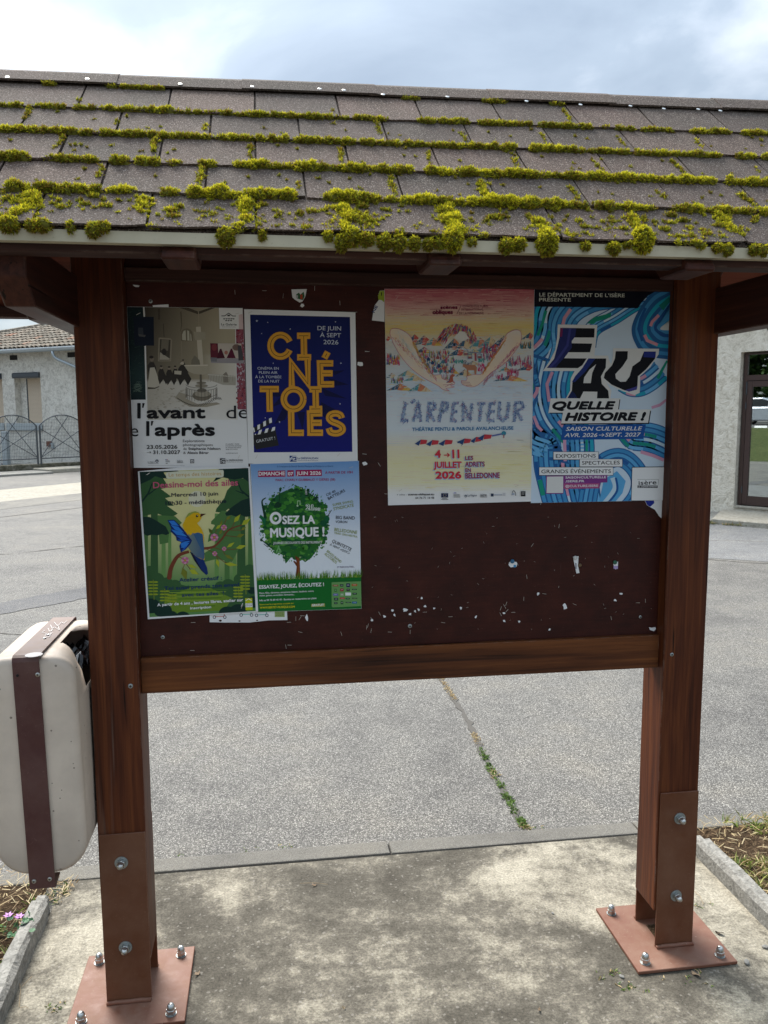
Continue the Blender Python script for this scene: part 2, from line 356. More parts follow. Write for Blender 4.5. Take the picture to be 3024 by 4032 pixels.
M_render = m_stucco('cream_roughcast', (0.50, 0.45, 0.36), (0.72, 0.665, 0.565), (0.80, 0.75, 0.65), 7.0, 0.025)
M_oldwall = m_stucco('mossy_concrete', (0.045, 0.045, 0.030), (0.11, 0.105, 0.08), (0.20, 0.19, 0.16), 4.0, 0.02)
M_greykerb = m_stucco('grey_kerb_concrete', (0.15, 0.145, 0.13), (0.27, 0.26, 0.235), (0.37, 0.355, 0.32), 30.0, 0.006)
M_palecon = m_stucco('pale_concrete', (0.24, 0.22, 0.18), (0.36, 0.335, 0.28), (0.44, 0.41, 0.35), 12.0, 0.008)
M_soil = m_stucco('bed_soil', (0.028, 0.018, 0.010), (0.085, 0.055, 0.032), (0.19, 0.13, 0.075), 40.0, 0.03)
M_grassmat = m_stucco('short_lawn', (0.035, 0.050, 0.018), (0.065, 0.085, 0.030), (0.13, 0.13, 0.055), 6.0, 0.05)
M_anthr, _, _ = mat('anthracite_metal', (0.055, 0.065, 0.075), 0.45, 0.2)
M_zinc, _, _ = mat('zinc_gutter', (0.40, 0.45, 0.48), 0.38, 0.55)
M_shutter, _, _ = mat('beige_roller_shutter', (0.56, 0.46, 0.35), 0.65)
M_brownframe, _, _ = mat('brown_door_frame', (0.055, 0.030, 0.026), 0.4)
M_white, _, _ = mat('white_lacquer', (0.72, 0.73, 0.72), 0.5)
M_darkroom, _, _ = mat('dark_interior', (0.06, 0.055, 0.05), 0.9)
# ------------------------------------------------------------------ ground, kerbs, beds
def flat(name, pts, z, m, kind='structure', parent=None, thick=0.0):
    if thick > 0:
        mb = MB(); mb.prism(pts, z - thick, z, 'Z'); o = mb.build(name, m, parent)
    else:
        o = link(name, me_from(name, [(x, y, z) for x, y in pts], [tuple(range(len(pts)))]), m, parent)
    if kind: o['kind'] = kind
    return o
flat('parking_lot_asphalt', [(-400, -400), (400, -400), (400, 700), (-400, 700)], -0.010, M_asphalt)
flat('concrete_slab', [(-0.75, -4), (1.56, -4), (1.56, 2.832), (-0.75, 2.832)], 0.0, M_concrete, thick=0.08)

base = flat('kerb_strip', [(-9, 2.842), (9, 2.842), (9, 2.922), (-9, 2.922)], -0.008, M_dark)
xs = [-9 + 1.0 * i for i in range(19)]; xs = [x + 0.43 for x in xs]
for i, x in enumerate(xs[:-1]):
    a = rnd.uniform(-.003, .003)
    MB().box(x + .003, x + .996, 2.838 + a, 2.926 + a, -0.09, 0.004 + rnd.uniform(-.001, .002), 0.006, 2).build('kerb_stone', M_kerbstone, base)

def bed_edge(name, x0, x1, yend, m):
    b = flat(name, [(x0 - .0, -4), (x1, -4), (x1, yend - .12), (x0, yend - .12)], 0.004, M_dark)
    y = yend; first = True
    while y > -3:
        L = 1.0
        mb = MB()
        pts = [(x0, -0.06), (x0, 0.052), (x0 + .012, 0.068), (x1 - .014, 0.070), (x1, 0.056), (x1, -0.06)]
        mb.prism(pts, y - L + .004, y - .004 if not first else y - .05, 'Y')
        if first:                                        # rounded, broken nose of the last stone
            cxm = (x0 + x1) / 2
            mb.prism([(cxm + (p[0] - cxm) * .72, p[1] * .8) for p in pts], y - .05, y, 'Y')
        bm = mb.bm
        bmesh.ops.subdivide_edges(bm, edges=[e for e in bm.edges if e.calc_length() > .3], cuts=10)
        for v in bm.verts: v.co += Vector((rnd.gauss(0, .0016), 0, rnd.gauss(0, .0014)))
        mb.build('edging_stone', m, b); y -= L; first = False
    return b
bed_edge('left_bed_edging', -0.806, -0.748, 2.665, M_greykerb)
bed_edge('right_bed_edging', 1.555, 1.617, 2.70, M_greykerb)
def soil(name, x0, x1, y0, y1, z):
    nx, ny = int((x1 - x0) / .045), int((y1 - y0) / .045)
    vs = []; fs = []
    for j in range(ny + 1):
        for i in range(nx + 1):
            edge = min(i, nx - i, j, ny - j)
            vs.append((x0 + (x1 - x0) * i / nx, y0 + (y1 - y0) * j / ny, z + (rnd.gauss(0, .006) if edge > 0 else -.03)))
    for j in range(ny):
        for i in range(nx):
            a = j * (nx + 1) + i; fs.append((a, a + 1, a + nx + 2, a + nx + 1))
    o = link(name, me_from(name, vs, fs, True), M_soil); o['kind'] = 'structure'; return o
soil('left_bed_soil', -3.2, -0.790, -0.5, 2.80, 0.045)
soil('right_bed_soil', 1.600, 4.2, -0.5, 2.80, 0.045)

# repair strips and cracks of the parking lot
def ribbon(name, pts, w0, w1, z, m, kind='structure', jit=0.0, parent=None, label=None):
    vs = []; fs = []
    P = [Vector((x, y, 0)) for x, y in pts]
    dense = []
    for a, b in zip(P, P[1:]):
        n = max(1, int((b - a).length / max(.04, jit * 6)))
        dense += [a.lerp(b, k / n) for k in range(n)]
    dense.append(P[-1])
    for i, p in enumerate(dense):
        d = (dense[min(i + 1, len(dense) - 1)] - dense[max(0, i - 1)]).normalized(); nrm = Vector((-d.y, d.x, 0))
        t = i / max(1, len(dense) - 1); w = (w0 * (1 - t) + w1 * t) / 2
        a = p + nrm * (w + rnd.gauss(0, jit)); b = p - nrm * (w + rnd.gauss(0, jit))
        vs += [(a.x, a.y, z), (b.x, b.y, z)]
    for i in range(len(dense) - 1): fs.append((2 * i, 2 * i + 1, 2 * i + 3, 2 * i + 2))
    o = link(name, me_from(name, vs, fs), m, parent)
    if kind: o['kind'] = kind
    return o
M_crack, _, _ = mat('crack_dirt', (0.085, 0.078, 0.068), 0.95)
d0 = Vector((0.636, 0.564)); p0 = Vector((-2.04, 7.52))
ribbon('tar_repair_strip', [tuple(p0 + d0 * k) for k in (-9, -4, -1, 0, 1, 3, 6)], 0.44, 0.44, -0.006, M_patch, jit=0.012)
ribbon('asphalt_crack', [(1.06, 4.85), (1.054, 4.77), (1.051, 4.45), (1.043, 4.05), (1.015, 3.69), (1.003, 3.38), (0.994, 3.10), (0.997, 2.93)], 0.035, 0.022, -0.0065, M_crack, jit=0.006)
ribbon('asphalt_crack', [(-6.0, 6.4), (-3.2, 6.35), (-2.5, 6.6), (-1.8, 6.3), (-1.0, 6.5)], 0.012, 0.008, -0.0065, M_crack, jit=0.008)
ribbon('asphalt_crack', [(4.2, 8.95), (4.95, 8.48), (5.3, 8.2), (5.48, 8.15), (6.5, 7.4)], 0.028, 0.02, -0.0065, M_crack, jit=0.007)
ribbon('asphalt_crack', [(4.3, 10.4), (5.4, 9.75), (6.0, 9.75), (7.2, 9.0)], 0.03, 0.02, -0.0065, M_crack, jit=0.01)
ribbon('asphalt_crack', [(-7, 11.6), (-5.0, 13.3), (-3.6, 15.0), (-2, 17)], 0.05, 0.04, -0.0065, M_crack, jit=0.01)
ribbon('asphalt_crack', [(-6, 9.8), (-4.2, 10.3), (-3.1, 10.2), (-2.2, 10.8)], 0.03, 0.02, -0.0065, M_crack, jit=0.012)
# newer grey surfacing by the right building
q0 = Vector((4.95, 8.48)); dd = Vector((0.85, -0.53))
flat('grey_resurfaced_lane', [tuple(q0 - dd * 9 + Vector((.53, .85)) * .1), tuple(q0 + dd * 9 + Vector((.53, .85)) * .1), tuple(q0 + dd * 9 + Vector((.53, .85)) * 5.2), tuple(q0 - dd * 9 + Vector((.53, .85)) * 5.2)], -0.0068, m_asphalt('grey_asphalt', (0.08, 0.082, 0.085), (0.42, 0.43, 0.44), (0.215, 0.22, 0.225), 160))
# pale concrete gutter strip on the left
e0 = Vector((0.589, 0.808))
A1 = Vector((-6.03, 19.3)); A2 = Vector((-5.19, 16.57)); A3 = Vector((-4.77, 15.2))
flat('pale_concrete_strip', [tuple(A2 - e0 * 14), tuple(A2 + e0 * 12), tuple(A1 + e0 * 12), tuple(A1 - e0 * 14)], -0.0062, M_palecon)
flat('grey_asphalt_lane', [tuple(A3 - e0 * 14), tuple(A3 + e0 * 12), tuple(A2 + e0 * 12), tuple(A2 - e0 * 14)], -0.0066, M_patch if False else M_kerbstone)

# ------------------------------------------------------------------ left: fence on its low wall
fr = empty('fence_wall_frame_tmp')
bpy.data.objects.remove(fr)
def placed(o, A, ang): o.location = (A[0], A[1], 0); o.rotation_euler = (0, 0, ang); return o
FA, Fang = (-7.74, 24.89), math.atan2(.664, .747)
lw = placed(MB().box(-10, 9, -0.02, 0.20, -0.05, 0.222, 0.015).build('low_wall', M_oldwall), FA, Fang)
tag(lw, 'low mossy concrete wall carrying the arched metal fence', 'wall')
sw = placed(MB().box(-10, 0.95, -1.3, -0.03, -0.05, 0.05, 0.01).build('pavement', M_greykerb), FA, Fang); sw['kind'] = 'structure'
sw2 = placed(MB().box(0.955, 9, -1.05, -0.03, -0.05, 0.11, 0.02).build('raised_pavement', M_palecon), FA, Fang); sw2['kind'] = 'structure'
fence = placed(empty('arched_fence', label='dark metal fence with arched wire panels and crossed bars on the low wall', cat='fence'), FA, Fang)
PW = 1.54
arc = []
half = PW / 2 - 0.045; rise = 1.688 - 1.364
Rr = (half * half + rise * rise) / (2 * rise); zc = 1.688 - Rr
def archz(u): return zc + math.sqrt(max(0, Rr * Rr - u * u))
mb = MB(); mb.tube([(u, 0, archz(u)) for u in np.linspace(-half, half, 17)], 0.017, 6); me_arch = mb.mesh('arch_rail')
me_rail = MB().box(-half, half, -.015, .015, .365, .395).mesh('bottom_rail')
me_post = MB().box(-.022, .022, -.022, .022, .20, 1.37, .004).mesh('fence_post')
def bar(a, b): mb = MB(); mb.tube([a, b], .011, 5); return mb.mesh('cross_bar')
def onarch(u): return (u, 0.0, archz(u))
bars = [bar((-half, 0, .40), onarch(.22)), bar((-half, 0, .40), (half, 0, 1.30)), bar((half, 0, .40), onarch(-.22)), bar((half, 0, .40), (-half, 0, 1.30))]
mb = MB()
for k in range(1, 29):
    u = -half + 2 * half * k / 29; mb.box(u - .0022, u + .0022, .012, .0165, .39, archz(u) - .005)
z = .47
while z < 1.66:
    uu = half if z < 1.364 else math.sqrt(max(0, Rr * Rr - (z - zc) ** 2)); mb.box(-uu, uu, .0165, .021, z - .0022, z + .0022); z += .098
me_wire = mb.mesh('wire_mesh')
for k in range(-4, 5):
    uc = 0.44 + PW * k
    if k not in (-1, 0, 1) and abs(k) > 3: continue
    fp = link('fence_panel', me_wire, M_anthr, fence, (uc, 0, 0))
    for me_, nm in ((me_arch, 'arch_rail'), (me_rail, 'bottom_rail')): link(nm, me_, M_anthr, fp)
    for b_ in bars: link('cross_bar', b_, M_anthr, fp)
    for s_ in (-1, 1): link('post', me_post, M_anthr, fp, (s_ * (PW / 2 - .050), 0, 0))

# ------------------------------------------------------------------ left building
LB = placed(empty('stucco_house', label='low stucco house with old canal tile roof behind the arched fence', cat='house'), (-6.3, 28.5), math.atan2(-.55, .835))
wins = [(-4.73, -3.48), (-2.88, -1.62), (3.2, 4.46), (-8.5, -7.25)]
mb = MB(); z0w, z1w, zt = 1.42, 2.965, 3.9
ed = sorted(wins); u = -11.0
for a, b in ed:
    mb.box(u, a, 0, .35, -.05, zt); mb.box(a, b, 0, .35, -.05, z0w); mb.box(a, b, 0, .35, z1w, zt); u = b
mb.box(u, 8, 0, .35, -.05, zt); mb.box(-11, -10.65, .35, 8, -.05, zt); mb.box(7.65, 8, .35, 8, -.05, zt)
mb.build('wall', M_stucco, LB)
for a, b in wins:
    wo = MB().box(a, b, .30, .33, z0w, z1w).build('window', M_darkroom, LB)
    mb = MB(); zz_ = z0w + .01
    while zz_ < z1w - .02: mb.box(a + .34, b - .005, .255, .275, zz_, zz_ + .043, .004); zz_ += .045
    mb.build('shutter', M_shutter, wo)
    MB().box(a + .30, a + .345, .245, .285, z0w, z1w).build('guide_rail', M_anthr, wo)
    MB().box(a + .003, a + .30, .24, .29, z0w, z1w).build('jamb', M_stucco, wo)
    MB().prism([(-.07, z1w), (-.09, z1w + .05), (-.09, z1w + .15), (-.05, z1w + .19), (-.002, z1w + .19), (-.002, z1w)], a - .005, b, 'X').build('shutter_box', M_anthr, LB)
    MB().box(a - .45, b + .0, -.06, -.002, 1.16, 1.405, .01).build('sill', M_zinc, LB)
mb = MB()                                                     # dark beam ends and vents under the eave
for u in (-8.3, -5.6, -2.84, -0.12, 2.5, 5.2): MB().box(u - .18, u + .18, -.012, .0 - .001, 3.60, 3.765).build('eave_vent', M_dark, LB)
slope = math.atan(0.36)
rz_ = lambda y: 3.90 + .36 * (y + .36)
rp = [(-10.72, -.36), (8.4, -.36), (8.4, 4.55), (-0.9, 4.55)]
rv_ = [(x, y, rz_(y)) for x, y in rp] + [(-10.72, 9.4, 3.90), (8.4, 9.4, 3.90)] + [(x, y, rz_(y) - .06) for x, y in rp[:2]]
rd = link('roof', me_from('roof', rv_, [(0, 1, 2, 3), (3, 2, 5, 4), (0, 3, 4), (6, 7, 1, 0)]), m_paint('old_tile_bed', (0.12, 0.09, 0.07), (0.05, 0.045, 0.035), 0.9), LB)
# canal tiles: one half tube each
def tile_mesh(seed):
    rr_ = random.Random(seed); vs = []; fs = []; n = 6
    for j, (yy, r) in enumerate(((0, .098), (.42, .078))):
        for k in range(n + 1):
            a = math.pi * k / n; vs.append((-math.cos(a) * r, yy, math.sin(a) * r * .95 + (0.0 if j == 0 else -.004)))
    for j, (yy, r) in enumerate(((0, .084), (.42, .064))):
        for k in range(n + 1):
            a = math.pi * k / n; vs.append((-math.cos(a) * r, yy, math.sin(a) * r * .95 + (0.0 if j == 0 else -.004)))
    m1 = n + 1
    for k in range(n):
        fs.append((k, k + 1, m1 + k + 1, m1 + k)); fs.append((2 * m1 + k, 3 * m1 + k, 3 * m1 + k + 1, 2 * m1 + k + 1)); fs.append((k, 2 * m1 + k, 2 * m1 + k + 1, k + 1))
    return me_from('roof_tile', vs, fs)
def tile_mat(i, a, b_, c_):
    m, nt, b = mat('clay_tile_%d' % i, rough=0.95, spec=0.1)
    v = coords(nt, (1, 1, 1), perobj=True); n1 = noise(nt, v, 7, 4, 0.6); n2 = noise(nt, v, 30, 3, 0.6)
    nt.links.new(cramp(nt, M(nt, 'ADD', M(nt, 'MULTIPLY', n1, .6), M(nt, 'MULTIPLY', n2, .4)), [(0.38, a), (0.52, b_), (0.66, c_)]), b.inputs['Base Color']); return m
TM = [tile_mat(0, (0.10, 0.085, 0.07), (0.22, 0.19, 0.15), (0.38, 0.35, 0.30)), tile_mat(1, (0.12, 0.10, 0.08), (0.27, 0.22, 0.17), (0.44, 0.40, 0.33)),
      tile_mat(2, (0.16, 0.10, 0.07), (0.34, 0.21, 0.15), (0.42, 0.32, 0.25)), tile_mat(3, (0.22, 0.12, 0.08), (0.38, 0.20, 0.14), (0.44, 0.27, 0.20))]
tm = []
for i in range(4):
    me = tile_mesh(i); me.materials.append(TM[i]); tm.append(me)
def hipy(u): return min(4.55, 2.1 + (u + 5.8) * .5)
row = 0
yy = -.40
while yy < 3.6:
    s_ = yy
    u = -8.6 + 1.13 * 0
    umin = -4.2 - 1.13 * (yy + .4); umax = 1.2 - 1.13 * (yy + .4) + .6
    u = math.floor(umin / .21) * .21
    while u < umax:
        if yy < hipy(u) - .1:
            me = rnd.choice([tm[0], tm[0], tm[1], tm[1], tm[0], tm[2], tm[2], tm[3]] if rnd.random() < .22 else [tm[0], tm[1]])
            z_ = 3.905 + .36 * (yy + .36) + .012
            link('roof_tile', me, None, rd, (u + rnd.gauss(0, .006), yy + rnd.gauss(0, .01), z_ + .02), (slope - .03, rnd.gauss(0, .03), rnd.gauss(0, .015)))
        u += .21
    yy += .36
mb = MB()                                                      # hip tiles
for i in range(16):
    u = -10.6 + i * .62; y_ = hipy(u)
    if y_ > 4.5: break
    a = Vector((u, y_, 3.905 + .36 * (y_ + .36) + .05)); b_ = Vector((u + .60, hipy(u + .6), 3.905 + .36 * (hipy(u + .6) + .36) + .07)); mb.tube([a, b_], [.115, .10], 8)
mb.build('hip_tiles', TM[0], rd)
mb = MB(); prof = [(-.47 + .075 - .075 * math.cos(a), 3.90 - .11 * math.sin(a)) for a in np.linspace(0, math.pi, 9)]
prof2 = [(y_ + (.012 if i < 4 else (-.012 if i > 4 else 0)), z_ + .012) for i, (y_, z_) in enumerate(prof)][::-1]
mb.prism(prof + prof2, -11.4, 8.4, 'X'); gt = mb.build('gutter', M_zinc, LB)
mb = MB(); mb.box(-11.4, 8.4, -.485, -.465, 3.885, 3.925, .004); mb.build('gutter_lip', M_white if False else m_paint('bright_zinc', (0.62, 0.68, 0.72), (0.4, 0.4, 0.4), .35, 0), gt)
mb = MB(); mb.tube([(-.55, -.40, 3.80), (-.545, -.40, 3.70), (-.50, -.38, 3.60), (-.40, -.33, 3.52), (.1, -.16, 3.30), (.5, -.08, 3.12), (.55, -.06, 3.0), (.55, -.06, .3)], .05, 10); mb.build('downpipe', M_zinc, LB, smooth=True)
# things seen through the fence wires
gp = placed(MB().box(-2.62, -2.38, -.9, -.75, 0, 1.15, .01).build('grey_panel', M_zinc), (-6.3, 28.5), math.atan2(-.55, .835)); tag(gp, 'narrow blue-grey upright panel behind the fence below the shuttered window', 'panel')
wp = placed(MB().box(-2.74, -2.68, -.95, -.89, 0, 1.2, .004).build('white_post', M_white), (-6.3, 28.5), math.atan2(-.55, .835)); tag(wp, 'thin white post beside the grey panel behind the fence', 'post')
tb = placed(empty('wall_box', label='small brown and grey box fixed low on the stucco wall behind the fence', cat='utility box'), (-6.3, 28.5), math.atan2(-.55, .835))
MB().box(-1.42, -1.22, -.08, -.002, .62, .80, .005).build('cover', M_plate, tb); MB().box(-1.215, -1.12, -.08, -.002, .56, .74, .005).build('meter', M_zinc, tb)

# ------------------------------------------------------------------ right building with the glazed door
RA, Rang = (7.36, 12.56), math.atan2(-.812, .584)
RB = placed(empty('roughcast_building', label='cream roughcast building wall with the brown glazed door on the right', cat='building'), RA, Rang)
mb = MB(); mb.box(-5, .375, 0, .35, -.05, 4.6); mb.box(.375, 2.05, 0, .35, 2.63, 4.6); mb.box(.375, 2.05, 0, .35, -.05, .105); mb.box(2.05, 8, 0, .35, -.05, 4.6)
mb.build('wall', M_render, RB)
mb = MB(); mb.box(-5, -4.65, .355, 7, -.05, 4.6); mb.box(7.65, 8, .355, 7, -.05, 4.6); mb.box(-5, 8, 6.65, 7, -.05, 4.6); mb.build('side_walls', M_render, RB)
MB().box(-5.3, 8.3, -.35, 7.2, 4.61, 4.72, .01).build('roof', M_fascia, RB)
MB().box(.378, 2.047, -.03, .12, .11, .145, .006).build('door_sill', M_palecon, RB)
df = empty('door'); df.parent = RB; bpy.data.objects.remove(df)
mb = MB()
mb.box(.40, .455, .10, .165, .147, 2.61); mb.box(1.99, 2.045, .10, .165, .147, 2.61); mb.box(.455, 1.99, .10, .165, 2.585, 2.61); mb.box(.455, 1.99, .10, .165, 2.175, 2.262)
dfr = mb.build('door_frame', M_brownframe, RB)
mb = MB()
mb.box(.463, .548, .085, .15, .158, 2.165, .006); mb.box(1.16, 1.245, .085, .15, .158, 2.165, .006); mb.box(.548, 1.16, .087, .148, .158, .305); mb.box(.548, 1.16, .087, .148, 2.075, 2.165)
door = mb.build('door', M_brownframe, RB)
mb = MB(); mb.box(1.25, 1.33, .085, .15, .158, 2.165, .006); mb.box(1.90, 1.985, .085, .15, .158, 2.165, .006); mb.box(1.33, 1.90, .087, .148, .158, .305); mb.box(1.33, 1.90, .087, .148, 2.075, 2.165)
door2 = mb.build('door', M_brownframe, RB)
mb = MB()
for z_ in (.35, 1.72, 1.95, 2.05): mb.box(.452, .470, .072, .086, z_, z_ + .10, .003)
mb.build('hinge', M_anthr, door)
MB().box(1.19, 1.21, .04, .085, 1.0, 1.14, .004).build('handle', M_metal, door)
gm, gnt, gb = mat('door_glass', rough=0.0)
gnt.nodes.remove(gb); glo = N(gnt, 'ShaderNodeBsdfGlossy'); glo.inputs['Roughness'].default_value = 0.01; glo.inputs['Color'].default_value = (0.9, 0.95, 0.93, 1)
trn = N(gnt, 'ShaderNodeBsdfTransparent'); trn.inputs[0].default_value = (0.62, 0.66, 0.64, 1); mx = N(gnt, 'ShaderNodeMixShader'); mx.inputs[0].default_value = 0.50
gnt.links.new(trn.outputs[0], mx.inputs[1]); gnt.links.new(glo.outputs[0], mx.inputs[2]); gnt.links.new(mx.outputs[0], gnt.nodes['Material Output'].inputs[0])
MB().box(.55, 1.158, .112, .120, .307, 2.073).build('pane', gm, door); MB().box(1.332, 1.898, .112, .120, .307, 2.073).build('pane', gm, door2)
MB().box(.457, 1.988, .125, .133, 2.264, 2.583).build('transom_pane', gm, dfr)
# room behind the door
mb = MB(); mb.box(-1.5, 4.5, .36, 4.5, .0, .12); mb.box(-1.5, 4.5, 4.4, 4.5, .12, 3.2); mb.box(-1.6, -1.5, .36, 4.5, .0, 3.2); mb.box(4.5, 4.6, .36, 4.5, .0, 3.2); mb.box(-1.5, 4.5, .36, 4.4, 3.1, 3.2)
mb.build('room', M_darkroom, RB)
rk = placed(empty('brochure_rack', label='white wire brochure rack standing behind the glass door', cat='rack'), RA, Rang)
for z_ in (.31, .55, .79):
    t_ = MB().box(.80, 1.18, .40, .62, z_, z_ + .015).box(.80, 1.18, .39, .40, z_, z_ + .085).build('tray', M_white, rk)
MB().box(.80, .815, .60, .62, .12, 1.0).box(1.165, 1.18, .60, .62, .12, 1.0).box(.80, .815, .39, .405, .12, .87).box(1.165, 1.18, .39, .405, .12, .87).build('frame', M_white, rk)
mg, _, _ = mat('green_leaflet', (0.30, 0.52, 0.10), 0.6)
lf = placed(MB().box(.93, 1.06, .45, .456, .565, .76).build('leaflet', mg), RA, Rang); tag(lf, 'bright green leaflet standing in the middle tray of the brochure rack', 'leaflet')
st = placed(MB().prism([(.62, -1.36), (5, -1.15), (5, -.01), (.22, -.01), (.28, -.30)], -.05, .075, 'Z', bev=.012).build('door_step_slab', M_palecon), RA, Rang); st['kind'] = 'structure'
st2 = placed(MB().prism([(-5, -1.0), (.55, -1.30), (.2, -.02), (-5, -.02)], -.05, .015, 'Z').build('pavement_by_wall', M_greykerb), RA, Rang); st2['kind'] = 'structure'

# ------------------------------------------------------------------ what the door glass mirrors: bank, road, crossing, car, trees (left of the view)
rv = Vector((-.968, -.25, 0)); pv = Vector((.25, -.968, 0)); O = Vector((7.8, 12.0, 0))
def MP(s, w_, z=0): p = O + rv * s + pv * w_; return (p.x, p.y, z)
vs = []; fs = []
prof = [(16.5, -.02), (17, .05), (20, .35), (24, .62), (28, .86), (30, .92)]
for s_, z_ in prof:
    for w_ in (-9, -5, -2, 0, 2, 5, 9, 14): vs.append(MP(s_, w_, z_ + rnd.gauss(0, .02)))
for j in range(len(prof) - 1):
    for i in range(7): a = j * 8 + i; fs.append((a, a + 1, a + 9, a + 8))
link('grass_bank', me_from('grass_bank', vs, fs, True), M_grassmat)['kind'] = 'structure'
o = link('upper_road', me_from('upper_road', [MP(30, -14, .92), MP(30, 14, .92), MP(44, 14, 1.10), MP(44, -14, 1.10)], [(0, 1, 2, 3)]), M_patch); o['kind'] = 'structure'
mp_, _, _ = mat('white_road_paint', (0.72, 0.72, 0.70), 0.7)
zc_ = []
for k in range(-5, 6):
    w_ = k * 1.3; zc_.append(link('crossing_stripe', me_from('crossing_stripe', [MP(30.6, w_ - .3, .934), MP(30.6, w_ + .3, .934), MP(34.4, w_ + .3, .984), MP(34.4, w_ - .3, .984)], [(0, 1, 2, 3)]), mp_))
    zc_[-1]['kind'] = 'structure'
def make_car():
    ang = math.atan2(pv.y, pv.x) + R(28)
    c = empty('parked_car', MP(37.5, .3, 1.01), ang, 'silver hatchback parked across the road, seen mirrored in the door glass', 'car')
    mpnt, _, _ = mat('silver_car_paint', (0.50, 0.54, 0.60), 0.25, 0.55); mgl, _, _ = mat('dark_car_glass', (0.02, 0.025, 0.03), 0.06, 0, 0.8)
    mrub, _, _ = mat('tyre_rubber', (0.02, 0.02, 0.02), 0.85)
    prof = [(-2.05, .32), (-2.08, .62), (-2.0, .92), (-1.75, 1.0), (1.15, 1.02), (1.75, .86), (2.0, .70), (2.08, .5), (2.02, .28), (1.6, .22), (-1.6, .22)]
    b = MB().prism(prof, -.86, .86, 'Y', bev=.07).build('body', mpnt, c)
    cab = [(-1.85, .98), (-1.55, 1.42), (-1.2, 1.52), (.1, 1.54), (.55, 1.42), (1.25, 1.0)]
    bm = MB(); bm.prism(cab, -.74, .74, 'Y', bev=.05); bm.build('cabin', mpnt, c)
    win = [(-1.55, 1.04), (-1.38, 1.36), (-1.1, 1.44), (.05, 1.46), (.42, 1.36), (1.0, 1.04)]
    for s_ in (-1, 1): MB().prism(win, min(s_ * .742, s_ * .752), max(s_ * .742, s_ * .752), 'Y').build('side_window', mgl, c)
    MB().prism([(.58, 1.40), (.62, 1.42), (1.27, 1.03), (1.23, 1.0)], -.66, .66, 'Y').build('windscreen', mgl, c)
    for x_ in (-1.3, 1.3):
        for s_ in (-1, 1):
            mt = Matrix.Translation((x_, s_ * .80, .32)) @ Matrix.Rotation(R(90), 4, 'X')
            wh = MB().lathe([(0, -.10), (.30, -.10), (.32, -.07), (.32, .07), (.30, .10), (0, .10)], 20, mt).build('wheel', mrub, c)
            MB().lathe([(0, -.105), (.2, -.105), (.2, .105), (0, .105)], 14, mt).build('rim', M_metal, wh)
    for s_ in (-1, 1):
        MB().box(1.90, 2.04, s_ * .62 - .18, s_ * .62 + .18, .66, .78, .02).build('headlight', M_white, c)
        MB().box(.55, .75, s_ * .95 - .09, s_ * .95 + .09, 1.0, 1.12, .02).build('wing_mirror', mpnt, c)
    MB().box(2.05, 2.085, -.45, .45, .34, .52, .01).build('grille', M_dark, c); MB().box(2.086, 2.095, -.26, .26, .38, .48).build('number_plate', M_white, c)
make_car()
def leaf_cloud(n, blobs, size, cols, seed):
    r_ = random.Random(seed); V = np.zeros((n * 4, 3)); C = np.ones((n * 4, 4)); wts = [b[3] ** 3 for b in blobs]
    for i in range(n):
        b = r_.choices(blobs, wts)[0]
        d = Vector((r_.gauss(0, 1), r_.gauss(0, 1), r_.gauss(0, 1))).normalized(); rad = b[3] * (0.55 + .5 * r_.random())
        p = Vector(b[:3]) + Vector((d.x, d.y, d.z * .85)) * rad
        a = Vector((r_.gauss(0, 1), r_.gauss(0, 1), r_.gauss(0, .6))).normalized(); b2 = a.cross(Vector((r_.gauss(0, 1), r_.gauss(0, 1), 1))).normalized()
        s_ = size * r_.uniform(.6, 1.4); c = r_.choice(cols); k = r_.uniform(.75, 1.25)
        for j, (u, v) in enumerate(((-1, 0), (0, -.6), (1, 0), (0, .6))):
            q = p + a * u * s_ + b2 * v * s_; V[i * 4 + j] = q; C[i * 4 + j, :3] = [x * k for x in c]
    return V, C
def quads_mesh(name, V, C, nper=4):
    me = bpy.data.meshes.new(name); n = len(V) // nper
    me.vertices.add(len(V)); me.vertices.foreach_set('co', V.astype(np.float32).ravel())
    me.loops.add(len(V)); me.loops.foreach_set('vertex_index', np.arange(len(V), dtype=np.int32))
    me.polygons.add(n); me.polygons.foreach_set('loop_start', np.arange(0, len(V), nper, dtype=np.int32))
    me.update(calc_edges=True)
    at = me.color_attributes.new('Col', 'FLOAT_COLOR', 'POINT'); at.data.foreach_set('color', C.astype(np.float32).ravel())
    return me
GR = [(0.045, 0.10, 0.02), (0.07, 0.14, 0.03), (0.03, 0.065, 0.018), (0.10, 0.17, 0.04)]
mbark = m_stucco('bark', (0.04, 0.03, 0.02), (0.10, 0.08, 0.06), (0.16, 0.13, 0.10), 20, .02)
bl = [(r_ * math.cos(a), r_ * math.sin(a), z_, q) for r_, a, z_, q in ((0, 0, 4.6, 1.6), (1.3, .4, 3.4, 1.3), (1.3, 2.6, 3.6, 1.2), (1.2, 4.6, 3.2, 1.3), (.6, 1.5, 5.6, 1.1), (.9, 3.6, 2.0, 1.4), (.9, .6, 1.9, 1.3), (.9, 5.6, 5.0, 1.1))]
V, C = leaf_cloud(6500, bl, .15, GR, 3); me_crown = quads_mesh('crown', V, C); me_crown.materials.append(M_leaf)
mb = MB(); mb.tube([(0, 0, 0), (.05, 0, 1.2), (0, .05, 2.6), (.1, 0, 4.4)], [.20, .16, .12, .05], 8); mb.tube([(.03, 0, 1.8), (.6, .2, 2.8), (1.1, .4, 3.5)], [.09, .06, .03], 6); mb.tube([(.02, 0, 2.1), (-.5, .4, 3.0), (-1.0, .6, 3.6)], [.08, .05, .02], 6); me_trunk = mb.mesh('trunk')
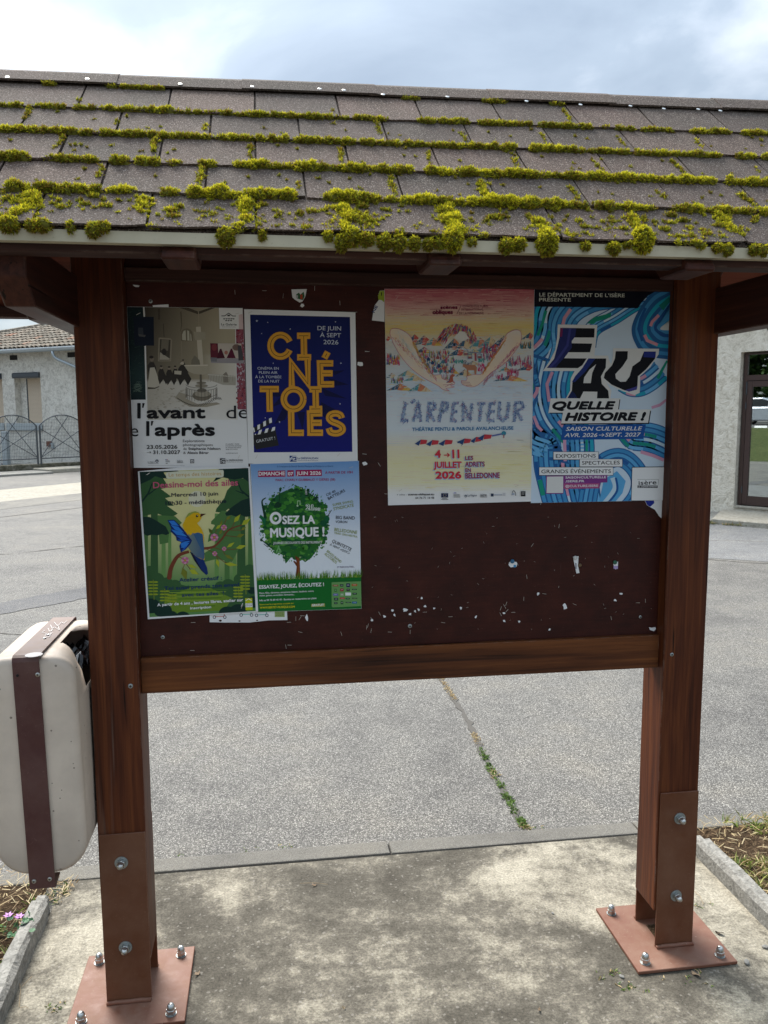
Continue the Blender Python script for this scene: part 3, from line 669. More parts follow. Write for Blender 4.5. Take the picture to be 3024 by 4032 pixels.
tl = ['broad leafy tree left of the others beyond the road, mirrored in the door glass', 'leafy tree behind the silver car, mirrored in the door glass', 'leafy tree right of the silver car beyond the road', 'tallest leafy tree at the end of the road', 'bushy tree furthest from the building beyond the road']
for i, (s_, w_, k) in enumerate(((44.5, -8, 1.5), (45.5, -3.2, 1.45), (44, 1.6, 1.5), (45.5, 6.4, 1.65), (44.5, 11, 1.4))):
    t_ = empty('leafy_tree', MP(s_, w_, 1.08), rnd.uniform(0, 6), tl[i], 'tree', 'trees beyond the upper road'); t_.scale = (k, k, k)
    link('crown', me_crown, None, t_); link('trunk', me_trunk, mbark, t_)
# ------------------------------------------------------------------ the notice board shelter
XL1, XL2, XR1, XR2 = -0.481, -0.355, 1.146, 1.275
YF, YB = 2.177, 2.303
NB = empty('notice_board', (0.397, 2.24, 0), 0, 'roofed brown wooden notice board on two posts with moss on its shingles', 'notice board')
def nb(o):                                             # parent keeping world coordinates
    o.parent = NB; o.matrix_parent_inverse = Matrix.Translation((-0.397, -2.24, 0)); return o
def sub(bm, length=.12, jit=0.0):
    bmesh.ops.subdivide_edges(bm, edges=[e for e in bm.edges if e.calc_length() > length * 2], cuts=14)
    for v in bm.verts: v.co += Vector((rnd.gauss(0, jit), rnd.gauss(0, jit), 0))
for side, (a, b) in enumerate(((XL1, XL2), (XR1, XR2))):
    mb = MB()
    mb.box(a, b, YF, YB, .127, 2.30, .0035, 2)
    sub(mb.bm, jit=.0004)
    post = nb(mb.build('post', M_woodZ)); 
    ca = (a + b) / 2
    # U shaped steel shoe
    mb = MB()
    cxp, cyp, h = (-.413 if side == 0 else 1.2084), 2.23, .1576
    mb.box(cxp - h, cxp + h, cyp - h, cyp + h, 0.002, .012, .0015)
    sh = nb(mb.build('base_plate', M_plate))
    x0, x1 = (-.4775, -.3557) if side == 0 else (1.1514, 1.2734)
    for (y0, y1) in ((YF - .007, YF - .001), (YB + .001, YB + .007)):
        MB().box(x0, x1, y0, y1, .012, .510 if y0 < 2.2 else .5, .0012).build('steel_strap', M_steel, sh)
        yy = y0 - .005 if y0 < 2.2 else y1 + .005
        mb = MB(); mb.tube([(x0 + .001, yy, .014), (x0 + .03, yy, .0165), (x0 + .06, yy, .0155), (x1 - .03, yy, .0165), (x1 - .001, yy, .014)], .0065, 7); mb.build('weld_bead', M_plate, sh, smooth=True)
    MB().box(cxp - .035, cxp + .035, cyp - .05, cyp + .045, .0122, .0135).build('drain_slot', M_soil, sh)
    # dome nuts
    def nut(parent, loc, rot=None, s=1.0, wr=.0180):
        mb = MB(); mb.lathe([(0, 0), (wr, 0), (wr, .0022), (0, .0022)], 24); wsh = mb.build('washer', M_dullmetal, parent, loc, rot)
        mb = MB()
        hexp = [(.0128 * s * math.cos(k * math.pi / 3), .0128 * s * math.sin(k * math.pi / 3)) for k in range(6)]
        mb.prism(hexp, .0024, .0145 * s, 'Z', bev=.0008)
        n_ = mb.build('hex_nut', M_metal, parent, loc, rot)
        mb = MB(); mb.lathe([(.0106 * s, .0143 * s), (.0105 * s, .019 * s), (.0096 * s, .0235 * s), (.0072 * s, .0275 * s), (.0036 * s, .0298 * s), (0, .0302 * s)], 16); mb.build('dome_cap', M_metal, parent, loc, rot, smooth=True)
    for dx, dy in ((-.120, .120), (.120, .118), (-.120, -.122), (.118, -.126)):
        nut(sh, (cxp + dx, cyp + dy, .0122), (0, 0, rnd.uniform(0, 1)), 1.05, .0152)
    for z_ in (.427, .177):
        nut(sh, ((-.422 if side == 0 else 1.213) + rnd.uniform(-.002, .002), YF - .0072, z_), (R(90), rnd.uniform(0, 1), 0), 0.95)
# plywood panel, rails
nb(MB().box(XL2 + .001, XR1 - .001, 2.222, 2.240, .955, 2.06).build('panel', M_board))
mb = MB(); mb.box(XL2 + .0005, XR1 - .0005, 2.206, 2.262, .890, .9905, .003, 2); sub(mb.bm, jit=.0003); nb(mb.build('bottom_rail', M_woodX))
mb = MB(); mb.box(XL2 + .0005, XR1 - .0005, 2.200, 2.262, 1.990, 2.024, .003, 2); nb(mb.build('top_rail', M_fascia))
# tie beams with chamfered ends, notched over the posts
for a, b in ((XL1 - .047, XL1 + .015), (XR2 - .015, XR2 + .047)):
    y0, y1, z0, z1 = 1.730, 2.746, 1.869, 1.996
    pts = [(y0, z1), (y0, 1.920), (y0 + .058, z0), (y1 - .058, z0), (y1, 1.920), (y1, z1)]
    nb(MB().prism(pts, a, b, 'X', bev=.0025).build('tie_beam', M_woodY))

# roof geometry
YR, ZR = 2.238, 2.520; TH = math.atan2(ZR - 1.9975, YR - 1.637); TT = math.tan(TH); SL = math.hypot(ZR - 1.9975, YR - 1.637)
RX0, RX1 = -1.02, 1.82
EZ, EY = 1.9975, 1.637
def zr(x): return ZR - .0130 * (1.42 - x)              # the ridge sags slightly towards the left
def th_at(x): return math.atan2(zr(x) - EZ, YR - EY)
def W(x, s, h, side=-1):
    """roof coordinates (x along the eave, s down the slope, h off the felt) to world"""
    a = th_at(x); s2 = s * math.hypot(zr(x) - EZ, YR - EY) / SL; c, q = math.cos(a), math.sin(a)
    return Vector((x, YR + side * (s2 * c) + side * h * q, zr(x) - s2 * q + h * c))
def deckb(Y, x): return zr(x) - abs(YR - Y) * math.tan(th_at(x)) - .045
for x in (-.70, -.163, .364, .917, 1.46):
    for s_ in (-1, 1):
        f = lambda Y: YR + s_ * Y                      # distance from the ridge -> world Y
        dn = YR - 1.645; zx = zr(x); dl = (zx - .045 - .115 - 1.9455) / math.tan(th_at(x))
        pts = [(f(dn), deckb(f(dn), x)), (f(dn), 1.9455), (f(dl), 1.9455), (f(0.004), zx - .16), (f(0.004), zx - .045)]
        if s_ < 0: pts = pts[::-1]
        nb(MB().prism(pts, x - .034, x + .034, 'X', bev=.004).build('rafter', M_woodY))
for s_ in (-1, 1):
    ys = sorted((YR + s_ * (YR - 1.663), YR + s_ * (YR - 1.722)))
    nb(MB().box(RX0 + .03, RX1 - .03, ys[0], ys[1], 1.958, 1.992, .002).build('eave_purlin', M_fascia))
nb(MB().box(RX0 + .03, RX1 - .03, YR - .03, YR + .03, 2.22, 2.32, .003).build('ridge_beam', M_woodX))
def slab(name, m, x0, x1, s0, s1, h0, h1, side, parent, nx=14):
    vs = []; fs = []
    for i in range(nx + 1):
        x = x0 + (x1 - x0) * i / nx
        for s2, h2 in ((s0, h0), (s1, h0), (s1, h1), (s0, h1)): vs.append(W(x, s2, h2, side))
    for i in range(nx):
        for k in range(4): a = i * 4; fs.append((a + k, a + (k + 1) % 4, a + 4 + (k + 1) % 4, a + 4 + k))
    fs += [(0, 3, 2, 1), (nx * 4, nx * 4 + 1, nx * 4 + 2, nx * 4 + 3)]
    bm = bmesh.new(); me = me_from(name, vs, fs); bm.from_mesh(me); bmesh.ops.recalc_face_normals(bm, faces=bm.faces[:]); bm.to_mesh(me); bm.free()
    return link(name, me, m, parent)
decks = []
for s_ in (-1, 1):
    dk = nb(slab('roof_deck', M_fascia, RX0, RX1, .004, SL - .02, -.016, -.0085, s_, None)); decks.append(dk)
    for k in range(6):                                 # boards under the felt
        s0 = .010 + k * .130; slab('deck_board', M_soffit, RX0 + .002, RX1 - .002, s0, min(s0 + .127, SL - .022), -.042, -.0165, s_, dk)
    slab('barge_board', M_fascia, RX0 - .02, RX0 - .001, .01, SL - .01, -.14, -.006, s_, dk, 1); slab('barge_board', M_fascia, RX1 + .001, RX1 + .02, .01, SL - .01, -.14, -.006, s_, dk, 1)
deck = decks[0]
# drip edge: pale folded sheet under the lowest shingles
mb = MB(); mb.box(RX0 - .02, RX1 + .02, 1.6365, 1.6380, 1.9715, 1.9935); mb.box(RX0 - .02, RX1 + .02, 1.6380, 1.66, 1.9715, 1.9728)
nb(mb.build('drip_edge', M_drip))
# shingle tabs: each tab an object, five rows shown
BND = [.082, .225, .368, .512, .655, .797]
tabs = []
for i in range(6):
    r_ = random.Random(50 + i); w_, L = .2000, .168; nx, ny = 5, 3; th_ = .0042; vs = []; fs = []
    jl = [r_.gauss(0, .0018) for _ in range(nx + 1)]
    for layer in (0, 1):
        for j in range(ny + 1):
            for k in range(nx + 1):
                y_ = -L * j / ny - (jl[k] if j == ny else 0); x_ = w_ * k / nx + r_.gauss(0, .0003)
                curl = .0022 * (j / ny) ** 3 * (1 if k in (0, nx) else .4) * r_.uniform(.3, 1.4)
                vs.append((x_, y_, layer * th_ + .0055 * j / ny + curl))
    m1 = (nx + 1) * (ny + 1)
    for j in range(ny):
        for k in range(nx):
            a = j * (nx + 1) + k; fs.append((a, a + nx + 1, a + nx + 2, a + 1)); fs.append((m1 + a, m1 + a + 1, m1 + a + nx + 2, m1 + a + nx + 1))
    for k in range(nx):
        a = ny * (nx + 1) + k; fs.append((a, m1 + a, m1 + a + 1, a + 1))
    for j in range(ny):
        a = j * (nx + 1); fs.append((a, m1 + a, m1 + a + nx + 1, a + nx + 1)); a += nx; fs.append((a, a + nx + 1, m1 + a + nx + 1, m1 + a))
    me = me_from('shingle', vs, fs); me.materials.append(M_shingle); tabs.append(me)
for row in range(5):
    off = -.4235 if row % 2 == 0 else -.5263
    lo, hi = BND[row], BND[row + 1]; k0 = math.ceil((RX0 - off) / .205) ; x = off + .205 * k0
    x -= .205
    while x < RX1 - .01:
        xx = x + .0025
        if xx >= RX0 - .21 and xx + .1 < RX1 + .1:
            sh_ = link('shingle', rnd.choice(tabs), None, deck, W(xx, hi - .168 + rnd.gauss(0, .0006), -.002 + rnd.gauss(0, .0003)), (th_at(xx), -.012, rnd.gauss(0, .0025))); sh_.rotation_mode = 'XYZ'
        x += .205
M_felt = m_shingle(); M_felt.name = 'dark_felt'
slab('underlay', M_felt, RX0, RX1, .004, SL - .003, -.0084, -.0030, -1, deck)
slab('rear_shingles', M_shingle, RX0, RX1, .004, SL, -.0084, .008, 1, decks[1])
# ridge cap pieces
for k in range(9):
    x0 = RX0 + .325 * k; x1 = min(x0 + .345, RX1 + .01); L = .076 + rnd.uniform(-.003, .003); t = .012 + .002 * (k % 2); vs = []
    for x in (x0, x1):
        for tt in (t, t - .005): vs += [W(x, L, tt, -1), W(x, .02, tt, -1), W(x, 0, tt - .001, -1) * .5 + W(x, 0, tt - .001, 1) * .5, W(x, .02, tt, 1), W(x, L, tt, 1)]
    fs = [(i, i + 1, i + 11, i + 10) for i in range(4)] + [(i + 5, i + 15, i + 16, i + 6) for i in range(4)] + [(0, 10, 15, 5), (4, 9, 19, 14)] + [(i, i + 5, i + 6, i + 1) for i in range(4)] + [(i + 10, i + 11, i + 16, i + 15) for i in range(4)]
    nb(link('ridge_cap', me_from('ridge_cap', vs, fs), M_shingle))
def roofxs(px, py, h=0.006):
    d = ray(px, py); x = 0.4
    for _ in range(4):
        a = th_at(x); T = math.tan(a); Zp = zr(x) - YR * T + h / math.cos(a); t = (Zp - CH) / (d.z - d.y * T); p = d * t; x = p.x
    return p.x, (YR - p.y) / math.cos(a) * SL / math.hypot(zr(x) - EZ, YR - EY)
for px, py in ((33, 296), (346, 303), (711, 323), (993, 333), (1258, 342), (1353, 347), (1507, 364), (1759, 373), (2069, 390), (2281, 404), (2477, 409), (2608, 420), (2743, 422), (2830, 428)):
    xx, ss = roofxs(px, py, .014); mt = Matrix.Translation(W(xx, ss, .0135)) @ Matrix.Rotation(th_at(xx), 4, 'X')
    nb(MB().lathe([(0, -.002), (.0052, -.002), (.0052, .0006), (.003, .0012), (0, .0013)], 12, mt).build('clout_nail', M_metal))
# screws of panel and post
def screw(p, r, m=None, parent=None):
    mt = Matrix.Translation(p) @ Matrix.Rotation(R(90), 4, 'X')
    mb = MB(); mb.lathe([(0, -.001), (r, -.001), (r * .95, .0012), (r * .5, .0022), (0, .0022)], 12, mt)
    o = mb.build('screw', m or M_dullmetal, parent); 
    mb = MB(); mb.box(p[0] - r * .5, p[0] + r * .5, p[1] - .0028, p[1] - .0023, p[2] - r * .12, p[2] + r * .12); mb.box(p[0] - r * .12, p[0] + r * .12, p[1] - .0031, p[1] - .0029, p[2] - r * .5, p[2] + r * .5)
    mb.build('screw_slot', M_dark, o); return o
for px, py, Y, r in ((593, 1186, 2.222, .0055), (641, 2509, 2.222, .0055), (1614, 2465, 2.222, .0062), (2521, 2429, 2.222, .005), (514, 2701, YF, .0068), (2645, 2577, YF, .006)):
    p = bpY(px, py, Y); nb(screw(p, r))

# ------------------------------------------------------------------ litter bin on the left post
XC, HW, ZB, ZT, RT_, RB_ = -.600, .113, .462, 1.052, .058, .085
BY = 2.235
prof = []
def arcp(cx, cz, r, a0, a1, n):
    for i in range(n + 1):
        a = R(a0 + (a1 - a0) * i / n); prof.append((cx, cz, r, math.cos(a), math.sin(a)))
arcp(XC - HW + RB_, ZB + RB_, RB_, 180, 270, 9); arcp(XC + HW - RB_, ZB + RB_, RB_, 270, 360, 9)
for z in np.linspace(ZB + RB_ + .05, .925, 6): prof.append((XC + HW - RB_, z, RB_, 1, 0))
for z in np.linspace(.935, ZT - RT_ - .005, 4): prof.append((XC + HW - RT_, z, RT_, 1, 0))
arcp(XC + HW - RT_, ZT - RT_, RT_, 0, 90, 8)
for x in np.linspace(XC + HW - RT_ - .008, XC - HW + RT_ + .008, 8): prof.append((x, ZT - RT_, RT_, 0, 1))
arcp(XC - HW + RT_, ZT - RT_, RT_, 90, 180, 8)
for z in np.linspace(ZT - RT_ - .03, ZB + RB_ + .03, 8): prof.append((XC - HW + RT_, z, RT_, -1, 0))
def openw(i):
    cx, cz, r, ca, sa = prof[i]; x, z = cx + r * ca, cz + r * sa
    if x > XC + .03 and z > .930:
        if ca > .999: return .080 + (z - .935) / .065 * .045, True
        a = math.degrees(math.atan2(sa, ca))
        if a < 89.5: return (.125 + .012 * min(1, a / 25)) if a < 30 else .137 - (a - 30) / 60 * .075, True
        return (.062, True) if x > XC + HW - RT_ - .012 else (.062, False)
    return .080, False
def yfr(z): return 2.040 + .034 * (ZT - z) / .6
def ybk(z): return 2.430 - .034 * (ZT - z) / .6
bm = bmesh.new(); rows = []
secs = [('f', 0, .016), ('f', .004, .007), ('f', .011, .002), ('f', .022, 0), ('f', .030, .0025), ('f', .036, 0), ('w', -1, 0), ('w', 1, 0), ('b', .036, 0), ('b', .011, .002), ('b', .004, .007), ('b', 0, .016)]
for kd, t, ins in secs:
    ring = []
    for i, (cx, cz, r, ca, sa) in enumerate(prof):
        x, z = cx + (r - ins) * ca, cz + (r - ins) * sa
        y = yfr(z) + t if kd == 'f' else (ybk(z) - t if kd == 'b' else BY + t * openw(i)[0])
        ring.append(bm.verts.new((x, y, z)))
    rows.append(ring)
n = len(prof)
for j in range(len(rows) - 1):
    for i in range(n):
        i2 = (i + 1) % n
        if j == 6 and openw(i)[1] and openw(i2)[1]: continue
        bm.faces.new((rows[j][i], rows[j][i2], rows[j + 1][i2], rows[j + 1][i]))
bm.faces.new(rows[0][::-1]); bm.faces.new(rows[-1])
bmesh.ops.recalc_face_normals(bm, faces=bm.faces[:])
me = bpy.data.meshes.new('bin_body'); bm.to_mesh(me); bm.free(); me.polygons.foreach_set('use_smooth', [True] * len(me.polygons))
BIN = empty('litter_bin', (XC, BY, ZB), 0, 'beige rounded litter bin with a maroon strap hung on the left post', 'litter bin')
def bn(o): o.parent = BIN; o.matrix_parent_inverse = Matrix.Translation((-XC, -BY, -ZB)); return o
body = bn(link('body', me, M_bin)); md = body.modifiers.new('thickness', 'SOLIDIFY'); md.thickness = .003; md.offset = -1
def strapline(pts, t, x0, x1, name, m, mbev=.0012):
    o_ = []; P = [Vector((0, a, b)) for a, b in pts]; inn = []
    for i, p in enumerate(P):
        d = (P[min(i + 1, len(P) - 1)] - P[max(0, i - 1)]).normalized(); nn = Vector((0, -d.z, d.y)); inn.append((p.y + nn.y * -t, p.z + nn.z * -t)); o_.append((p.y, p.z))
    return MB().prism(o_ + inn[::-1], x0, x1, 'X').build(name, m)
sx0, sx1 = -.632, -.569
bn(strapline([(2.120, .440), (2.072, .428), (2.067, .432), (2.0335, 1.045), (2.036, 1.056), (2.045, 1.0605), (2.425, 1.0605), (2.437, 1.055), (2.440, 1.04)], .0035, sx0, sx1, 'strap', M_strap))
def yst(z): return 2.067 + (2.0335 - 2.067) * (z - .432) / .613
for x, z in ((-.5735, 1.012), (-.620, .4535), (-.581, .4565)): bn(screw((x, yst(z) - .001, z), .0058, M_metal))
bn(screw((-.621, yst(1.012) - .0003, 1.012), .0035, M_dark))  # open hole in the strap: a dark-coloured disc stands for its shade
for px, py in ((191, 2500), (176, 2513)):
    p = bpZ(px, py, 1.0615); bn(MB().lathe([(0, 0), (.005, 0), (.003, .002), (0, .003)], 10, Matrix.Translation(p)).build('rivet', M_metal))
# white scribble and old glue spot on the strap top
mb = MB()
for line in ([(400, 130), (425, 160), (455, 128), (470, 140), (495, 120)], [(372, 150), (390, 185), (365, 205), (400, 165), (440, 190), (425, 150)], [(330, 190), (310, 205), (345, 215), (330, 235), (360, 240), (385, 205)], [(355, 175), (372, 215)]):
    P = [bpZ(a * .5336, 2380 + b * .5336, 1.0618) for a, b in line]
    for a, b in zip(P, P[1:]):
        d = (b - a).normalized(); nn = Vector((-d.y, d.x, 0)) * .0009
        f = [mb.bm.verts.new(q) for q in (a - nn - d * .001, b - nn + d * .001, b + nn + d * .001, a + nn - d * .001)]; mb.bm.faces.new(f)
msc, _, _ = mat('white_marker_ink', (0.62, 0.58, 0.56), 0.6); bn(mb.build('scribble', msc))
cgl = bpZ(250 * .5336, 2380 + 371 * .5336, 1.0616)
bn(MB().lathe([(0, 0), (.021, 0), (.020, .0006), (0, .0007)], 14, Matrix.Translation(cgl)).build('sticker_residue', msc))
bn(MB().box(-.4865, -.4815, 2.19, 2.28, .60, .92, .001).build('mounting_plate', M_dark))
# black bag inside
r_ = random.Random(5); bm = bmesh.new(); bmesh.ops.create_grid(bm, x_segments=26, y_segments=44, size=1)
for v in bm.verts:
    x, y = v.co.x, v.co.y
    z = .965 + .030 * math.sin(7 * x + 5 * y) * math.cos(9 * y) + r_.gauss(0, .006) - .02 * x * x + (.045 * max(0, x) if True else 0)
    v.co = Vector((XC + x * .1065, BY + y * .170, z))
me = bpy.data.meshes.new('bin_bag'); bm.to_mesh(me); bm.free()
bag = link('bin_bag', me, M_black); bag.modifiers.new('t', 'SOLIDIFY').thickness = .002; tag(bag, 'crumpled black plastic bag lining the open bin', 'bin bag')
mb = MB(); pts = [bpY(576, 430, 2.0)] if False else None
pc = Vector((-.506, 2.165, 1.0)); f = [mb.bm.verts.new(pc + Vector(q)) for q in ((0, -.012, -.022), (.006, .010, -.018), (.004, .012, .026), (-.004, -.006, .020))]; mb.bm.faces.new(f)
pp = mb.build('paper_scrap', M_paperplain); pp.modifiers.new('t', 'SOLIDIFY').thickness = .0006; tag(pp, 'small white paper scrap on the black bag inside the bin', 'paper')
# ------------------------------------------------------------------ moss on the shingles (roof coordinates: x along the eave, s down the slope)
mr = np.random.RandomState(11); mv = []; mc = []; mw = []
WORLD = [False]
def tufts(P, Nn, C, blades=5, L=.0065, Wd=.0016):
    """P,Nn: (n,3) points and outward directions; C: (n,) colour index 0..1 brightness"""
    n = len(P)
    for k in range(blades):
        d = Nn + mr.normal(0, .55, (n, 3)); d /= np.linalg.norm(d, axis=1)[:, None] + 1e-9
        s = mr.normal(0, 1, (n, 3)); s -= d * (s * d).sum(1)[:, None]; s /= np.linalg.norm(s, axis=1)[:, None] + 1e-9
        ll = L * mr.uniform(.6, 1.35, (n, 1)); o = P + mr.normal(0, .0012, (n, 3))
        a = o - s * Wd; b = o + s * Wd; t = o + d * ll
        mv.append(np.stack([a, b, t], 1)); mw.append(WORLD[0])
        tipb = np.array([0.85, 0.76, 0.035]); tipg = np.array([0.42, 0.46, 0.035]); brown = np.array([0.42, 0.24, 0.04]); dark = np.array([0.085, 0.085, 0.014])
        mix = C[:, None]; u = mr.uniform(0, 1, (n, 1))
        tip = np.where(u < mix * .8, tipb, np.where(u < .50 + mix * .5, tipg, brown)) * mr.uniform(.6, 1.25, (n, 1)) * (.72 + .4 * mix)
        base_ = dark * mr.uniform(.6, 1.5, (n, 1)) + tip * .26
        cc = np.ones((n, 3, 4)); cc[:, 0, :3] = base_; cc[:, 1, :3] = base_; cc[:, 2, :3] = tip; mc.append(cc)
core_v = []; core_f = []
def pillow(x, s, rx, rs, hg, bright=.5, dens=1.0, h0=.004, drop=0.0):
    n = int(max(6, dens * rx * rs * math.pi / (.0031 ** 2)))
    a = mr.uniform(0, 2 * math.pi, n); r = np.sqrt(mr.uniform(0, 1, n)); wob = 1 + .18 * np.sin(3 * a + x * 90) + .12 * np.sin(5 * a + s * 70)
    X = r * np.cos(a) * wob; S = r * np.sin(a) * wob; zz = np.sqrt(np.clip(1 - r * r, 0, 1))
    P = np.stack([x + X * rx, -(s + S * rs), h0 + zz * hg - drop * np.clip(S, 0, 1) ** 2], 1)
    Nn = np.stack([X * hg / rx * 1.1, -S * hg / rs * 1.1, zz + .15], 1); Nn /= np.linalg.norm(Nn, axis=1)[:, None]
    Nn[:, 1] += .25; 
    clump = .5 + .5 * np.sin(P[:, 0] * 210 + 3 * np.sin(P[:, 1] * 160)) * np.cos(P[:, 1] * 190)
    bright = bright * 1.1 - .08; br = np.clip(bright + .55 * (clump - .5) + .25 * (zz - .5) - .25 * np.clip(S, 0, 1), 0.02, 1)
    tufts(P, Nn, br)
    # core
    b0 = len(core_v); m_ = 10
    core_v.append((x, -s, h0 + hg * .82))
    for q in (.6, .97):
        for k in range(m_):
            an = 2 * math.pi * k / m_; wb = 1 + .18 * math.sin(3 * an + x * 90) + .12 * math.sin(5 * an + s * 70)
            core_v.append((x + q * math.cos(an) * rx * wb, -(s + q * math.sin(an) * rs * wb), h0 + math.sqrt(max(0, 1 - q * q)) * hg * .8 - .003 * (q > .9) - drop * max(0, math.sin(an) * q) ** 2))
    for k in range(m_): core_f.append((b0, b0 + 1 + k, b0 + 1 + (k + 1) % m_)); core_f.append((b0 + 1 + k, b0 + 1 + m_ + k, b0 + 1 + m_ + (k + 1) % m_, b0 + 1 + (k + 1) % m_))
def Apx(x, y=0): return 0 + x * .663, 240 + y * .663
def Bpx(x, y=0): return 1000 + x * .633, 300 + y * .633
def Cpx(x, y=0): return 1974 + x * .633, 340 + y * .633
segs = [ # boundary, [(px0, px1, size, bright)]
 (1, [(Apx(a)[0], Apx(b)[0], s, br) for a, b, s, br in ((-60, 160, .8, .5), (185, 420, .8, .45), (430, 590, .8, .4), (590, 985, 1.0, .5), (1030, 1080, .4, .2), (1080, 1260, .8, .35), (1280, 1370, .8, .4), (1380, 1515, .9, .45))]
   + [(Bpx(a)[0], Bpx(b)[0], s, br) for a, b, s, br in ((0, 330, .9, .45), (338, 480, 1.0, .5), (488, 585, .7, .3), (602, 808, .9, .45), (950, 1062, .9, .35), (1080, 1350, 1.0, .45), (1375, 1540, .9, .35))]
   + [(Cpx(a)[0], Cpx(b)[0], s, br) for a, b, s, br in ((0, 180, .8, .35), (212, 535, .95, .4), (602, 682, .6, .3), (690, 820, .75, .35), (850, 945, .75, .4), (960, 1035, .7, .4), (1160, 1440, .95, .45), (1478, 1645, 1.0, .45))]),
 (2, [(Apx(a)[0], Apx(b)[0], s, br) for a, b, s, br in ((-60, 220, 1.2, .6), (222, 455, 1.1, .5), (455, 770, 1.05, .45), (776, 930, 1.0, .4), (935, 1230, 1.05, .5), (1280, 1510, 1.0, .45))]
   + [(Bpx(a)[0], Bpx(b)[0], s, br) for a, b, s, br in ((0, 70, 1, .4), (76, 262, 1.15, .55), (268, 728, 1.1, .5), (738, 900, 1.05, .5), (915, 1080, 1.0, .45), (1090, 1262, .95, .45), (1280, 1500, 1.05, .5), (1514, 1600, 1.2, .5))]
   + [(Cpx(a)[0], Cpx(b)[0], s, br) for a, b, s, br in ((0, 155, 1.2, .55), (160, 335, 1.15, .6), (335, 505, 1.1, .55), (525, 600, 1.0, .35), (600, 870, 1.05, .5), (870, 1010, 1.0, .45), (1040, 1122, 1.15, .45), (1140, 1410, 1.1, .5), (1440, 1700, 1.05, .5))]),
 (3, [(Apx(a)[0], Apx(b)[0], s, br) for a, b, s, br in ((-60, 110, 1.5, .5), (262, 365, 1.0, .3), (325, 437, 1.5, .45), (470, 556, 1.3, .45), (648, 760, 1.3, .5), (790, 950, 1.3, .65), (988, 1120, 1.25, .55), (1165, 1235, 1.2, .4), (1215, 1512, 1.35, .8))]
   + [(Bpx(a)[0], Bpx(b)[0], s, br) for a, b, s, br in ((0, 212, 1.4, .65), (235, 400, 1.6, .7), (380, 500, 1.2, .3), (512, 700, 1.5, .6), (705, 930, 1.45, .6), (930, 1245, 1.6, .85), (1245, 1368, 1.5, .75), (1382, 1600, 1.4, .6))]
   + [(Cpx(a)[0], Cpx(b)[0], s, br) for a, b, s, br in ((0, 75, 1.4, .55), (75, 250, 1.5, .6), (300, 420, 1.3, .4), (420, 720, 1.4, .65), (720, 920, 1.55, .85), (920, 985, 1.2, .6), (985, 1252, 1.5, .8), (1265, 1600, 1.5, .75), (1600, 1700, 1.5, .5))]),
 (4, [(Apx(a)[0], Apx(b)[0], s, br) for a, b, s, br in ((20, 160, 1.8, .6), (190, 290, 1.4, .5), (300, 480, 1.5, .55), (520, 620, 1.4, .4), (625, 835, 1.7, .85), (950, 1015, 1.1, .4), (1100, 1340, 2.1, .95), (1340, 1512, 1.8, .7))]
   + [(Bpx(a)[0], Bpx(b)[0], s, br) for a, b, s, br in ((0, 40, 1.8, .8), (40, 342, 1.8, .9), (405, 640, 2.0, .85), (630, 770, 1.5, .6), (770, 890, 1.6, .7), (890, 1085, 1.9, .9), (1040, 1120, .8, .3), (1110, 1290, 1.4, .5), (1310, 1440, 1.8, .8), (1440, 1600, 1.7, .75))]
   + [(Cpx(a)[0], Cpx(b)[0], s, br) for a, b, s, br in ((0, 190, 1.9, .9), (220, 340, 1.5, .65), (335, 465, 1.7, .85), (465, 515, 1.2, .3), (555, 715, 1.3, .5), (745, 850, 1.4, .75), (900, 940, .7, .2), (1035, 1090, 1.0, .3), (1110, 1215, 1.3, .65), (1235, 1305, 1.1, .45), (1310, 1450, 1.1, .6), (1470, 1530, .9, .3), (1590, 1700, 1.3, .7))]),
]
ylin = {}
for bi, lst in segs:
    sb = BND[bi]
    for x0, x1, sz, br in lst:
        def Xat(px):
            # world x where the row edge crosses image column px
            f = lambda X: None
            lo_, hi_ = -1.6, 2.4
            for _ in range(26):
                mid = (lo_ + hi_) / 2
                p = W(mid, sb, .004) - Vector((0, 0, CH)); ix = CXP + FPX * (p.dot(AX)) / p.dot(AF)
                if ix < px: lo_ = mid
                else: hi_ = mid
            return (lo_ + hi_) / 2
        a, b = Xat(x0), Xat(x1); x = a + .006
        while x < b - .003:
            rx = mr.uniform(.007, .018) * (.7 + .3 * sz); rx = min(rx, (b - a) / 2 + .002)
            k = mr.uniform(.6, 1.35)
            if mr.uniform() > .07:
                pillow(x + rx * .8, sb + .001 + mr.normal(0, .0018), rx, .0066 * sz * k + .0012, .0072 * sz * k, br + mr.normal(0, .16), 1.0)
            x += rx * mr.uniform(.9, 1.7)
